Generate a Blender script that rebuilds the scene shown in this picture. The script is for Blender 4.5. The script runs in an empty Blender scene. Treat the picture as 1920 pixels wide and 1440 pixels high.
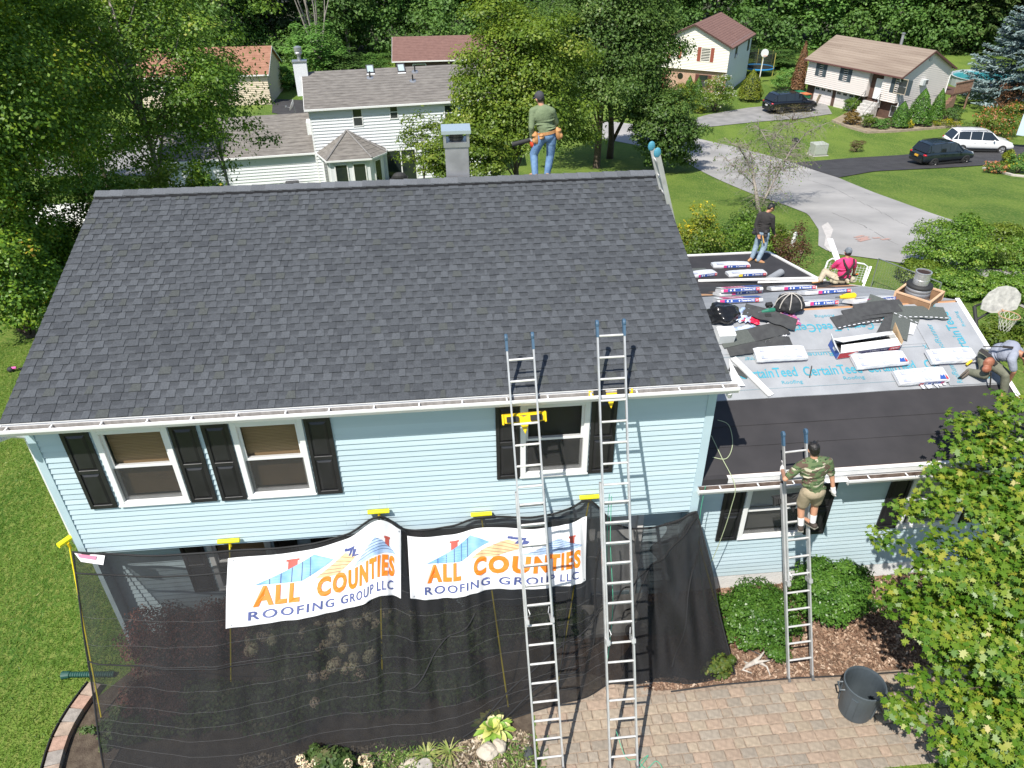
import bpy, bmesh, math, random
import numpy as np
from mathutils import Vector, Matrix
R = math.radians
random.seed(7); rng = np.random.default_rng(7)
scene = bpy.context.scene
COL = scene.collection

# ------------------------------------------------------------------ camera
F, PITCH, YAW, ROLL = 1386.35, R(33.4644), R(4.8845), R(-0.6157)
CAM = np.array([6.1243, -8.9062, 11.1552])
_fw = np.array([math.sin(YAW)*math.cos(PITCH), math.cos(YAW)*math.cos(PITCH), -math.sin(PITCH)])
_r = np.array([math.cos(YAW), -math.sin(YAW), 0.0]); _u = np.cross(_r, _fw)
_r2 = _r*math.cos(ROLL)+_u*math.sin(ROLL); _u2 = -_r*math.sin(ROLL)+_u*math.cos(ROLL)
cam_d = bpy.data.cameras.new('camera'); cam = bpy.data.objects.new('camera', cam_d); COL.objects.link(cam)
cam_d.sensor_width = 36; cam_d.lens = F*36/1920; cam_d.clip_start = 0.1; cam_d.clip_end = 1500
mt = Matrix.Identity(4)
for i in range(3):
    mt[i][0] = _r2[i]; mt[i][1] = _u2[i]; mt[i][2] = -_fw[i]; mt[i][3] = CAM[i]
cam.matrix_world = mt
scene.camera = cam

# ------------------------------------------------------------------ light
SUN = Vector((0.285, 0.375, -0.67)).normalized()          # direction the light travels
w = bpy.data.worlds.new('World'); scene.world = w; w.use_nodes = True
nt = w.node_tree; bg = nt.nodes['Background']
sky = nt.nodes.new('ShaderNodeTexSky'); sky.sky_type = 'NISHITA'; sky.sun_disc = False
sky.sun_elevation = math.asin(-SUN.z); sky.sun_rotation = math.atan2(-SUN.x, -SUN.y)
sky.air_density = 1.0; sky.dust_density = 0.6
nt.links.new(sky.outputs[0], bg.inputs[0]); bg.inputs[1].default_value = 0.12
sl = bpy.data.lights.new('sun', 'SUN'); sl.energy = 5.0; sl.angle = R(0.53); sl.color = (1.0, 0.955, 0.88)
so = bpy.data.objects.new('sun', sl); COL.objects.link(so)
so.rotation_euler = SUN.to_track_quat('-Z', 'Y').to_euler(); so.location = (-20, -25, 50)
scene.view_settings.view_transform = 'Standard'; scene.view_settings.look = 'None'
scene.view_settings.gamma = 1; scene.view_settings.exposure = 0.42
scene.view_settings.use_curve_mapping = False
scene.render.engine = 'CYCLES'
scene.cycles.max_bounces = 6; scene.cycles.transparent_max_bounces = 12
scene.cycles.transmission_bounces = 4; scene.cycles.caustics_reflective = False; scene.cycles.caustics_refractive = False

# ------------------------------------------------------------------ survey helpers: where the line of sight meets real surfaces
def ray(x, y): return _fw*F+_r2*(x-960)+_u2*(720-y)
def bp(x, y, n, d):
    n = np.array(n, float); D = ray(x, y); t = (d-n@CAM)/(n@D); return CAM+t*D
def PZ(x, y, z=0.): return bp(x, y, (0, 0, 1), z)
def PY(x, y, Y=0.): return bp(x, y, (0, 1, 0), Y)
def gz(y):
    t = min(max((y-2)/54, 0), 1); return -6.5*t*t*(3-2*t)
def G(x, y):
    D = ray(x, y); D = D/np.linalg.norm(D); t = 0.
    while t < 500:
        P = CAM+D*t
        if P[2] < gz(P[1]): break
        t += .5
    lo, hi = t-.5, t
    for _ in range(18):
        m = (lo+hi)/2; P = CAM+D*m
        if P[2] < gz(P[1]): hi = m
        else: lo = m
    return P
def dep(x, y, d): return CAM+ray(x, y)/F*d
def pr(X):
    d = np.array(X, float)-CAM; z = d@_fw
    return 960+F*(d@_r2)/z, 720-F*(d@_u2)/z
def depth(X): return float((np.array(X, float)-CAM)@_fw)
# wing roof planes
WS = .347
def WFz(y): return 3.15+WS*(y-.05)
def WRz(y): return 4.33-.389*(y-3.45)
def WDz(y): return 2.405-.1*(y-8.4)
def WF(x, y): return bp(x, y, (0, -WS, 1), 3.15-WS*.05)
def WR(x, y): return bp(x, y, (0, .389, 1), 4.33+.389*3.45)
def WD(x, y): return bp(x, y, (0, .1, 1), 2.405+.84)

# ------------------------------------------------------------------ mesh and object helpers
def tag(o, label=None, cat=None, group=None, kind=None):
    if label: o['label'] = label
    if cat: o['category'] = cat
    if group: o['group'] = group
    if kind: o['kind'] = kind
    return o
def thing(name, label, cat, loc=(0, 0, 0), rz=0., group=None, scale=None):
    o = bpy.data.objects.new(name, None); COL.objects.link(o)
    o.location = [float(v) for v in loc]; o.rotation_euler = (0, 0, rz); o.empty_display_size = .2
    if scale: o.scale = (scale, scale, scale) if not hasattr(scale, '__len__') else scale
    return tag(o, label, cat, group)
def wloc(o):
    v = Vector((0, 0, 0))
    while o is not None:
        v += o.location; o = o.parent
    return v
def link(name, me, parent=None, loc=(0, 0, 0), rot=None):
    o = bpy.data.objects.new(name, me); COL.objects.link(o)
    if parent is not None: o.parent = parent
    o.location = [float(v) for v in loc]
    if rot is not None: o.rotation_euler = rot
    return o
def copy_tree(o, loc=None, rz=None, label=None, group=None, parent=None):
    kids = list(o.children)
    c = o.copy(); COL.objects.link(c)
    if parent is not None: c.parent = parent
    for k in kids: copy_tree(k, parent=c)
    if loc is not None: c.location = [float(v) for v in loc]
    if rz is not None: c.rotation_euler = (0, 0, rz)
    if label: c['label'] = label
    if group: c['group'] = group
    return c

class MB:
    def __init__(s): s.v = []; s.f = []; s.m = []
    def add(s, vs, fs, mi=0):
        b = len(s.v); s.v += [tuple(float(c) for c in v) for v in vs]
        s.f += [tuple(b+i for i in f) for f in fs]; s.m += [mi]*len(fs); return s
    def box(s, x0, x1, y0, y1, z0, z1, mi=0, M=None):
        vs = [Vector((x, y, z)) for z in (z0, z1) for y in (y0, y1) for x in (x0, x1)]
        if M is not None: vs = [M @ v for v in vs]
        return s.add(vs, [(0, 2, 3, 1), (4, 5, 7, 6), (0, 1, 5, 4), (2, 6, 7, 3), (0, 4, 6, 2), (1, 3, 7, 5)], mi)
    def bar(s, a, b, wd, hg, up=(0, 0, 1), mi=0, ends=True):
        a = Vector(a); b = Vector(b); d = (b-a).normalized(); up = Vector(up)
        sx = d.cross(up)
        if sx.length < 1e-4: sx = d.cross(Vector((1, 0, 0)))
        sx.normalize(); uz = sx.cross(d).normalized()
        vs = []
        for p in (a, b):
            for i, j in ((-1, -1), (1, -1), (1, 1), (-1, 1)): vs.append(p+sx*i*wd/2+uz*j*hg/2)
        return s.add(vs, [(0, 1, 2, 3), (7, 6, 5, 4), (0, 4, 5, 1), (1, 5, 6, 2), (2, 6, 7, 3), (3, 7, 4, 0)], mi)
    def tube(s, pts, rad, n=6, mi=0, cap=True):
        pts = [Vector(p) for p in pts]
        rs = rad if hasattr(rad, '__len__') else [rad]*len(pts)
        vs = []; prev = None
        for i, p in enumerate(pts):
            d = (pts[min(i+1, len(pts)-1)]-pts[max(i-1, 0)])
            d = d.normalized() if d.length > 1e-9 else Vector((0, 0, 1))
            ref = prev if prev is not None else (Vector((0, 0, 1)) if abs(d.z) < .9 else Vector((1, 0, 0)))
            a = ref-d*ref.dot(d)
            a = a.normalized() if a.length > 1e-6 else d.orthogonal().normalized()
            prev = a; b = d.cross(a)
            for k in range(n):
                t = 2*math.pi*k/n; vs.append(p+(a*math.cos(t)+b*math.sin(t))*rs[i])
        fs = []
        for i in range(len(pts)-1):
            for k in range(n):
                k2 = (k+1) % n; fs.append((i*n+k, i*n+k2, (i+1)*n+k2, (i+1)*n+k))
        if cap:
            fs.append(tuple(range(n))[::-1]); fs.append(tuple(range((len(pts)-1)*n, len(pts)*n)))
        return s.add(vs, fs, mi)
    def lathe(s, prof, c=(0, 0, 0), n=20, mi=0, M=None):
        vs = []
        for r_, z in prof:
            for k in range(n):
                t = 2*math.pi*k/n; v = Vector((r_*math.cos(t), r_*math.sin(t), z))
                if M is not None: v = M @ v
                vs.append(v+Vector(c))
        fs = []
        for i in range(len(prof)-1):
            for k in range(n):
                k2 = (k+1) % n; fs.append((i*n+k, i*n+k2, (i+1)*n+k2, (i+1)*n+k))
        return s.add(vs, fs, mi)
    def prism(s, poly, d, mi=0):
        """poly: 3-D points of a planar outline, d: extrusion vector"""
        n = len(poly); d = Vector(d); vs = [Vector(p) for p in poly]+[Vector(p)+d for p in poly]
        fs = [tuple(range(n))[::-1], tuple(range(n, 2*n))]+[(i, (i+1) % n, n+(i+1) % n, n+i) for i in range(n)]
        return s.add(vs, fs, mi)
    def ell(s, c, r, n=10, m=7, mi=0, M=None):
        c = Vector(c); vs = []
        for i in range(m+1):
            ph = math.pi*i/m
            for k in range(n):
                t = 2*math.pi*k/n
                v = Vector((r[0]*math.sin(ph)*math.cos(t), r[1]*math.sin(ph)*math.sin(t), r[2]*math.cos(ph)))
                if M is not None: v = M @ v
                vs.append(c+v)
        fs = []
        for i in range(m):
            for k in range(n):
                k2 = (k+1) % n; fs.append((i*n+k, (i+1)*n+k, (i+1)*n+k2, i*n+k2))
        return s.add(vs, fs, mi)
    def mesh(s, name, mats, smooth=False, off=None):
        me = bpy.data.meshes.new(name)
        vs = s.v if off is None else [(a-off[0], b-off[1], c-off[2]) for a, b, c in s.v]
        me.from_pydata(vs, [], s.f)
        for m in (mats if isinstance(mats, (list, tuple)) else [mats]): me.materials.append(m)
        if len(me.materials) > 1: me.polygons.foreach_set('material_index', s.m)
        if smooth: me.polygons.foreach_set('use_smooth', [True]*len(s.f))
        me.update(); return me
    def build(s, name, mats, parent=None, world=False, smooth=False, **k):
        off = wloc(parent) if (world and parent is not None) else None
        o = link(name, s.mesh(name, mats, smooth, off), parent)
        return tag(o, **k) if k else o
def bevel(o, wd=.01, seg=2, ang=40):
    m = o.modifiers.new('bevel', 'BEVEL'); m.width = wd; m.segments = seg; m.limit_method = 'ANGLE'; m.angle_limit = R(ang)
    return o

# ------------------------------------------------------------------ materials
MATS = {}
def mat(name, c, rough=.6, metal=0., var=0., vs=8., bump=0., bs=40., c2=None, spec=.5, obj_var=0., stretch=None, coat=0.):
    if name in MATS: return MATS[name]
    m = bpy.data.materials.new(name); MATS[name] = m; m.use_nodes = True
    N = m.node_tree.nodes; L = m.node_tree.links; b = N['Principled BSDF']
    b.inputs['Base Color'].default_value = (*c, 1); b.inputs['Roughness'].default_value = rough
    b.inputs['Metallic'].default_value = metal; b.inputs['Specular IOR Level'].default_value = spec
    if coat: b.inputs['Coat Weight'].default_value = coat
    tc = N.new('ShaderNodeTexCoord'); vec = tc.outputs['Object']
    if stretch:
        mp = N.new('ShaderNodeMapping'); mp.inputs['Scale'].default_value = stretch; L.new(vec, mp.inputs[0]); vec = mp.outputs[0]
    out = None
    if var or c2:
        nz = N.new('ShaderNodeTexNoise'); nz.inputs['Scale'].default_value = vs; nz.inputs['Detail'].default_value = 5
        L.new(vec, nz.inputs['Vector'])
        rp = N.new('ShaderNodeValToRGB'); L.new(nz.outputs['Fac'], rp.inputs[0])
        rp.color_ramp.elements[0].position = .32; rp.color_ramp.elements[1].position = .68
        a = c; d = c2 or tuple(min(1, x*(1+var)) for x in c)
        if not c2: a = tuple(x*(1-var) for x in c)
        rp.color_ramp.elements[0].color = (*a, 1); rp.color_ramp.elements[1].color = (*d, 1)
        out = rp.outputs[0]
    if obj_var:
        oi = N.new('ShaderNodeObjectInfo'); hs = N.new('ShaderNodeHueSaturation')
        mr = N.new('ShaderNodeMapRange'); mr.inputs['To Min'].default_value = 1-obj_var; mr.inputs['To Max'].default_value = 1+obj_var
        L.new(oi.outputs['Random'], mr.inputs['Value']); L.new(mr.outputs[0], hs.inputs['Value'])
        if out is not None: L.new(out, hs.inputs['Color'])
        else: hs.inputs['Color'].default_value = (*c, 1)
        out = hs.outputs[0]
    if out is not None: L.new(out, b.inputs['Base Color'])
    if bump:
        n2 = N.new('ShaderNodeTexNoise'); n2.inputs['Scale'].default_value = bs; n2.inputs['Detail'].default_value = 4
        L.new(vec, n2.inputs['Vector']); bu = N.new('ShaderNodeBump'); bu.inputs['Strength'].default_value = bump
        bu.inputs['Distance'].default_value = .02; L.new(n2.outputs['Fac'], bu.inputs['Height']); L.new(bu.outputs[0], b.inputs['Normal'])
    return m
def leafmat(name, cols, trans=.35, rough=.5):
    """cols: list of (pos, rgb) chosen per leaf"""
    if name in MATS: return MATS[name]
    m = bpy.data.materials.new(name); MATS[name] = m; m.use_nodes = True
    N = m.node_tree.nodes; L = m.node_tree.links; N.remove(N['Principled BSDF'])
    at = N.new('ShaderNodeAttribute'); at.attribute_name = 'rnd'
    rp = N.new('ShaderNodeValToRGB'); L.new(at.outputs['Fac'], rp.inputs[0])
    while len(rp.color_ramp.elements) < len(cols): rp.color_ramp.elements.new(.5)
    for e, (p, c) in zip(rp.color_ramp.elements, cols): e.position = p; e.color = (*c, 1)
    oi = N.new('ShaderNodeObjectInfo'); hs = N.new('ShaderNodeHueSaturation')
    mr = N.new('ShaderNodeMapRange'); mr.inputs['To Min'].default_value = .82; mr.inputs['To Max'].default_value = 1.18
    L.new(oi.outputs['Random'], mr.inputs['Value']); L.new(mr.outputs[0], hs.inputs['Value']); L.new(rp.outputs[0], hs.inputs['Color'])
    d = N.new('ShaderNodeBsdfDiffuse'); t = N.new('ShaderNodeBsdfTranslucent'); g = N.new('ShaderNodeBsdfGlossy')
    g.inputs['Roughness'].default_value = rough; g.inputs['Color'].default_value = (.9, .9, .9, 1)
    L.new(hs.outputs[0], d.inputs[0])
    h2 = N.new('ShaderNodeHueSaturation'); h2.inputs['Hue'].default_value = .485; h2.inputs['Saturation'].default_value = 1.1; h2.inputs['Value'].default_value = 1.25
    L.new(hs.outputs[0], h2.inputs['Color']); L.new(h2.outputs[0], t.inputs[0])
    mx = N.new('ShaderNodeMixShader'); mx.inputs[0].default_value = trans; L.new(d.outputs[0], mx.inputs[1]); L.new(t.outputs[0], mx.inputs[2])
    m2 = N.new('ShaderNodeMixShader'); m2.inputs[0].default_value = .022; L.new(mx.outputs[0], m2.inputs[1]); L.new(g.outputs[0], m2.inputs[2])
    L.new(m2.outputs[0], N['Material Output'].inputs[0]); return m
def seethrough(name, c, alpha, rough=.7, gloss=False, weave=0.):
    m = bpy.data.materials.new(name); MATS[name] = m; m.use_nodes = True
    N = m.node_tree.nodes; L = m.node_tree.links; b = N['Principled BSDF']
    b.inputs['Base Color'].default_value = (*c, 1); b.inputs['Roughness'].default_value = rough; b.inputs['Alpha'].default_value = alpha
    if weave:
        tc = N.new('ShaderNodeTexCoord'); nz = N.new('ShaderNodeTexNoise'); nz.inputs['Scale'].default_value = 3.0; nz.inputs['Detail'].default_value = 6
        L.new(tc.outputs['Object'], nz.inputs[0]); mr = N.new('ShaderNodeMapRange')
        mr.inputs['From Min'].default_value = .3; mr.inputs['From Max'].default_value = .7
        mr.inputs['To Min'].default_value = alpha-weave; mr.inputs['To Max'].default_value = alpha+weave
        L.new(nz.outputs['Fac'], mr.inputs['Value']); L.new(mr.outputs[0], b.inputs['Alpha'])
    return m

# ------------------------------------------------------------------ fast leaf meshes
LEAF = {
 'diamond': np.array([(0, -.5), (.32, 0), (0, .5), (-.32, 0)]),
 'oval': np.array([(0, -.5), (.25, -.2), (.25, .2), (0, .5), (-.25, .2), (-.25, -.2)]),
 'blade': np.array([(-.06, -.5), (.06, -.5), (0, .5)]),
 'needle': np.array([(-.12, -.5), (.12, -.5), (.05, .5), (-.05, .5)]),
 'maple': np.array([(0, -.5), (.10, -.22), (.40, -.36), (.34, -.12), (.52, .04), (.27, .10), (.24, .24), (.10, .18), (0, .52),
                    (-.10, .18), (-.24, .24), (-.27, .10), (-.52, .04), (-.34, -.12), (-.40, -.36), (-.10, -.22)]),
}
def leaf_mesh(name, C, size, Nrm, rnd, mt, shape='diamond', along=None, droop=0.):
    """C (n,3) centres, size (n,), Nrm (n,3) leaf normals, along: preferred leaf axis"""
    n = len(C); T = LEAF[shape]; k = len(T)
    Nrm = Nrm/np.maximum(np.linalg.norm(Nrm, axis=1, keepdims=True), 1e-6)
    A = rng.normal(size=(n, 3)) if along is None else along+rng.normal(size=(n, 3))*.25
    A = A-Nrm*np.sum(A*Nrm, axis=1, keepdims=True); A /= np.maximum(np.linalg.norm(A, axis=1, keepdims=True), 1e-6)
    B = np.cross(Nrm, A)
    V = C[:, None, :]+(B[:, None, :]*T[None, :, :1]+A[:, None, :]*T[None, :, 1:2])*size[:, None, None]
    if shape in ('maple', 'oval', 'diamond'):
        V = V-Nrm[:, None, :]*(np.abs(T[None, :, :1])*.45)*size[:, None, None]       # fold about the midrib
    if shape == 'maple': V = V-Nrm[:, None, :]*(T[None, :, 1:2]**2*rng.uniform(-.2, 1.1, (n, 1, 1)))*size[:, None, None]
    V = V.reshape(-1, 3)
    me = bpy.data.meshes.new(name)
    me.vertices.add(n*k); me.vertices.foreach_set('co', V.astype(np.float32).ravel())
    me.loops.add(n*k); me.loops.foreach_set('vertex_index', np.arange(n*k, dtype=np.int32))
    me.polygons.add(n); me.polygons.foreach_set('loop_start', np.arange(0, n*k, k, dtype=np.int32))
    me.polygons.foreach_set('loop_total', np.full(n, k, dtype=np.int32))
    me.materials.append(mt)
    at = me.attributes.new('rnd', 'FLOAT', 'FACE'); at.data.foreach_set('value', np.clip(rnd, 0, 1).astype(np.float32))
    me.update(calc_edges=True); return me
def unit(n):
    v = rng.normal(size=(n, 3)); return v/np.linalg.norm(v, axis=1, keepdims=True)
def crown_points(c, r, K, n, rc=.28, shell=.75, flat=.75, up=.6, low=-.55, core=.25):
    """leaf points clustered into K boughs spread through an ellipsoid"""
    c = np.array(c, float); r = np.array(r, float)
    U = unit(K*3); U = U[U[:, 2] > low][:K]; K = len(U)
    ph_ = rng.uniform(0, 6)
    rad = (shell+(1-shell)*rng.random(K))*(1-.55*(rng.random(K) < .35)*rng.random(K))
    CC = U*rad[:, None]*(1+.20*np.sin(U[:, :1]*5+ph_)*np.cos(U[:, 1:2]*4+ph_*2)+.10*np.sin(U[:, 2:3]*7+ph_))
    cr = rc*(.6+.8*rng.random(K)); crn = rng.random(K)
    w_ = cr**2; idx = rng.choice(K, n, p=w_/w_.sum())
    D = unit(n); D[:, 2] = np.where(D[:, 2] < -.2, -D[:, 2]*.6, D[:, 2])
    rr = cr[idx]*(.35+.75*rng.random(n)**.6)
    P = CC[idx]+D*rr[:, None]*np.array([1, 1, flat])
    N = D+np.array([0, 0, up])+rng.normal(size=(n, 3))*.55+CC[idx]*.5
    rnd = .45*crn[idx]+.55*rng.random(n)
    q = int(n*core)                                    # looser leaves between the boughs
    if q:
        U2 = unit(q); U2[:, 2] = np.where(U2[:, 2] < low, -U2[:, 2], U2[:, 2]); P[:q] = U2*(.35+.6*rng.random((q, 1))**.6)*(1+.10*np.sin(U2[:, :1]*7)*np.cos(U2[:, 2:3]*6)); N[:q] = U2+np.array([0, 0, up])+rng.normal(size=(q, 3))*.5; rnd[:q] = rng.random(q)*.8
    return c+P*r, N, rnd, c+CC*r
def limbs(mb, base, top, CC, r0, nl, n=6, mi=0):
    base = Vector(base); top = Vector(top)
    k = 5; pts = [base.lerp(top, i/k)+Vector((random.uniform(-1, 1), random.uniform(-1, 1), 0))*r0*(.5 if 0 < i else 0) for i in range(k+1)]
    mb.tube([base-Vector((0, 0, .3))]+pts, [r0*1.35]+[r0*(1-.78*i/k) for i in range(k+1)], n, mi)
    for q in random.sample(range(len(CC)), min(nl, len(CC))):
        t = Vector(CC[q]); f = random.uniform(.25, .85); s = base.lerp(top, f)
        if t.z < s.z: s = base.lerp(top, max(.2, f-.35))
        mid = s.lerp(t, .5)+Vector((0, 0, (t-s).length*.1))
        t = s.lerp(t, .85); mb.tube([s, mid.lerp(s, .1), t], [r0*(1-.7*f)*.45, r0*.18, r0*.04], 5, mi)
def tree(name, label, cat, base, top_z, r, ch, leafm, barkm, n, leaf=.2, K=60, rc=.28, shape='diamond', r0=.18, nl=14, group=None, shell=.7, flat=.75, low=-.55, up=.6, lean=(0, 0)):
    base = np.array(base, float)
    t = thing(name, label, cat, base, group=group)
    c = (lean[0], lean[1], top_z-base[2]-ch/2)
    P, N, rnd, CC = crown_points(c, (r[0], r[1], ch/2), K, n, rc, shell, flat, up, low)
    me = leaf_mesh('crown', P, leaf*(.7+.6*rng.random(n)), N, rnd, leafm, shape)
    link('crown', me, t)
    mb = MB(); limbs(mb, (0, 0, 0), (c[0]*.8, c[1]*.8, c[2]+ch*.25), CC, r0, nl)
    mb.build('trunk', barkm, t, smooth=True)
    return t
def bush(name, label, base, r, leafm, n, leaf=.06, K=30, group=None, shape='diamond', cat='shrub', rc=.3, shell=.8, stems=True, flat=.9, flowers=None, low=-.6, up=.5, core=.35):
    base = np.array(base, float); t = thing(name, label, cat, base, group=group)
    P, N, rnd, CC = crown_points((0, 0, r[2]*.46), (r[0], r[1], r[2]*.58), K, n, rc, shell, flat, up, low, core)
    P[:, 2] = np.maximum(P[:, 2], .01)
    link('foliage', leaf_mesh('foliage', P, leaf*(.7+.6*rng.random(n)), N, rnd, leafm, shape), t)
    if stems:
        mb = MB()
        for q in random.sample(range(len(CC)), min(10, len(CC))):
            e = Vector(CC[q]); mb.tube([(random.uniform(-.1, .1)*r[0], random.uniform(-.1, .1)*r[1], -.05), (e.x*.5, e.y*.5, e.z*.6), e], [.02*r[2]+.008, .012, .004], 4)
        mb.build('stems', M_bark, t)
    if flowers:
        fm, fn, fs = flowers
        idx = rng.choice(len(P), fn); dd = P[idx]-np.array([0, 0, r[2]*.4]); dd /= np.linalg.norm(dd, axis=1, keepdims=True)
        Q = P[idx]+dd*fs*.8
        Q = np.repeat(Q, 5, axis=0)+rng.normal(size=(fn*5, 3))*fs*.4
        link('blossom', leaf_mesh('blossom', Q, fs*(.7+.6*rng.random(len(Q))), rng.normal(size=Q.shape)+np.array([0, -.5, 1]), rng.random(len(Q)), fm, 'oval'), t)
    return t
M_bark = mat('bark', (.10, .075, .055), .9, var=.4, vs=12, bump=.6, bs=25)
M_bark2 = mat('pale bark', (.26, .23, .20), .9, var=.3, vs=12, bump=.4, bs=25)

# ------------------------------------------------------------------ print: lettering as thin flat meshes
_tc = {}
def glyphs(text, bold=0., spacing=1.):
    key = (text, bold, spacing)
    if key in _tc: return _tc[key]
    cu = bpy.data.curves.new('t', 'FONT'); cu.body = text; cu.size = 1; cu.offset = bold; cu.space_character = spacing; cu.resolution_u = 3
    o = bpy.data.objects.new('t', cu); COL.objects.link(o)
    bpy.context.view_layer.update()
    me = bpy.data.meshes.new_from_object(o.evaluated_get(bpy.context.evaluated_depsgraph_get()))
    v = np.array([tuple(x.co) for x in me.vertices])[:, :2]; f = [tuple(p.vertices) for p in me.polygons]
    bpy.data.objects.remove(o); bpy.data.curves.remove(cu); bpy.data.meshes.remove(me)
    lo = v.min(0); hi = v.max(0); v = (v-lo)/(hi-lo)
    _tc[key] = (v, f, (hi-lo)); return _tc[key]
def print_on(mb, text, fn, a0, a1, b0, b1, bold=0., mi=0, flip=False, spacing=1.):
    """map the lettering's box onto the surface fn(a, b)"""
    v, f, _ = glyphs(text, bold, spacing)
    pts = []
    for x, y in v:
        if flip: x, y = 1-x, 1-y
        pts.append(fn(a0+(a1-a0)*x, b0+(b1-b0)*y))
    mb.add(pts, f, mi)

# ================================================================== SETTING
def grass_mat(name, a, b, c, scale=1.0, stripe=0.):
    m = bpy.data.materials.new(name); MATS[name] = m; m.use_nodes = True
    N = m.node_tree.nodes; L = m.node_tree.links; bs = N['Principled BSDF']
    bs.inputs['Roughness'].default_value = .85; bs.inputs['Specular IOR Level'].default_value = .2
    tc = N.new('ShaderNodeTexCoord')
    n1 = N.new('ShaderNodeTexNoise'); n1.inputs['Scale'].default_value = .35*scale; n1.inputs['Detail'].default_value = 6; n1.inputs['Roughness'].default_value = .65
    n2 = N.new('ShaderNodeTexNoise'); n2.inputs['Scale'].default_value = 14*scale; n2.inputs['Detail'].default_value = 5
    mp = N.new('ShaderNodeMapping'); mp.inputs['Scale'].default_value = (1, .45, 1); mp.inputs['Rotation'].default_value = (0, 0, .5)
    L.new(tc.outputs['Object'], mp.inputs[0]); L.new(mp.outputs[0], n1.inputs[0]); L.new(mp.outputs[0], n2.inputs[0])
    r1 = N.new('ShaderNodeValToRGB'); L.new(n1.outputs['Fac'], r1.inputs[0])
    r1.color_ramp.elements[0].position = .40; r1.color_ramp.elements[1].position = .60
    r1.color_ramp.elements[0].color = (*a, 1); r1.color_ramp.elements[1].color = (*b, 1)
    r2 = N.new('ShaderNodeValToRGB'); L.new(n2.outputs['Fac'], r2.inputs[0])
    r2.color_ramp.elements[0].position = .45; r2.color_ramp.elements[1].position = .72
    r2.color_ramp.elements[0].color = (0, 0, 0, 1); r2.color_ramp.elements[1].color = (1, 1, 1, 1)
    mx = N.new('ShaderNodeMixRGB'); L.new(r2.outputs[0], mx.inputs[0]); L.new(r1.outputs[0], mx.inputs[1]); mx.inputs[2].default_value = (*c, 1)
    L.new(mx.outputs[0], bs.inputs['Base Color'])
    n3 = N.new('ShaderNodeTexNoise'); n3.inputs['Scale'].default_value = 30*scale; n3.inputs['Detail'].default_value = 4; L.new(tc.outputs['Object'], n3.inputs[0])
    bu = N.new('ShaderNodeBump'); bu.inputs['Strength'].default_value = .9; bu.inputs['Distance'].default_value = .06
    L.new(n3.outputs['Fac'], bu.inputs['Height']); L.new(bu.outputs[0], bs.inputs['Normal'])
    return m
M_lawn = grass_mat('lawn grass', (.058, .128, .016), (.130, .205, .030), (.215, .25, .06))
xs = list(np.arange(-200, 300, 6.0))+[300.]
ys = list(np.arange(-40, 70, 1.0))+list(np.arange(70, 160, 6.0))+[200., 300., 600.]
v = [(x, y, gz(y)) for y in ys for x in xs]; nx = len(xs)
f = [(j*nx+i, j*nx+i+1, (j+1)*nx+i+1, (j+1)*nx+i) for j in range(len(ys)-1) for i in range(nx-1)]
MB().add(v, f).build('ground', M_lawn, kind='structure', label='green lawn sloping down behind the house')

def strip(name, left, right, m, lift, n=40, across=6, **k):
    """ground-hugging band between two edges given as plan polylines"""
    def res(pl, n):
        pl = [np.array(p[:2], float) for p in pl]; d = [0]
        for a, b in zip(pl, pl[1:]): d.append(d[-1]+np.linalg.norm(b-a))
        out = []
        for i in range(n+1):
            t = d[-1]*i/n; j = max(q for q in range(len(d)) if d[q] <= t+1e-9); j = min(j, len(pl)-2)
            out.append(pl[j]+(pl[j+1]-pl[j])*((t-d[j])/max(d[j+1]-d[j], 1e-9)))
        return out
    A = res(left, n); B = res(right, n); vs = []
    for a, b in zip(A, B):
        for q in range(across+1):
            p = a+(b-a)*q/across; vs.append((p[0], p[1], gz(p[1])+lift))
    c = across+1
    fs = [(i*c+q, i*c+q+1, (i+1)*c+q+1, (i+1)*c+q) for i in range(n) for q in range(across)]
    return MB().add(vs, fs).build(name, m, kind='structure', **k)
M_road = mat('worn grey asphalt', (.25, .243, .235), .9, c2=(.38, .365, .35), vs=.35, bump=.25, bs=60)
M_drive = mat('grey driveway asphalt', (.20, .195, .19), .9, c2=(.28, .27, .26), vs=1.2, bump=.3, bs=40)
M_black = mat('fresh black asphalt', (.032, .03, .031), .8, c2=(.05, .048, .05), vs=1.5, bump=.3, bs=60)
GP = lambda L: [G(*p) for p in L]
strip('road', GP([(1120, 258), (1225, 278), (1282, 302), (1340, 334), (1420, 368), (1475, 386), (1515, 402), (1535, 432), (1534, 462), (1560, 476), (1640, 486), (1700, 496), (1800, 520), (1960, 600)]),
      GP([(1120, 225), (1240, 240), (1300, 258), (1380, 276), (1440, 292), (1490, 306), (1570, 333), (1640, 362), (1750, 402), (1850, 435), (1930, 455), (2050, 480), (2150, 500), (2250, 540)]), M_road, .03, 60, 8, label='pale worn grey road curving past the lawns')
strip('driveway', GP([(1270, 250), (1325, 239), (1420, 229), (1500, 223), (1560, 214)]), GP([(1262, 236), (1325, 216), (1400, 203), (1470, 196), (1545, 188)]), M_drive, .045, 24, 5, label='grey asphalt driveway leading to the split level house')
strip('driveway', GP([(1488, 306), (1600, 297), (1700, 291), (1760, 282), (1860, 277), (1930, 272), (2050, 262)]), GP([(1572, 334), (1640, 322), (1720, 318), (1800, 314), (1880, 308), (1930, 302), (2050, 292)]), M_black, .05, 30, 5, label='freshly sealed black driveway with two parked cars')
strip('driveway', GP([(60, 330), (250, 330), (420, 330), (520, 320)]), GP([(40, 245), (240, 250), (420, 262), (500, 268)]), M_drive, .04, 20, 5, label='grey driveway glimpsed through the left trees')
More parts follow.
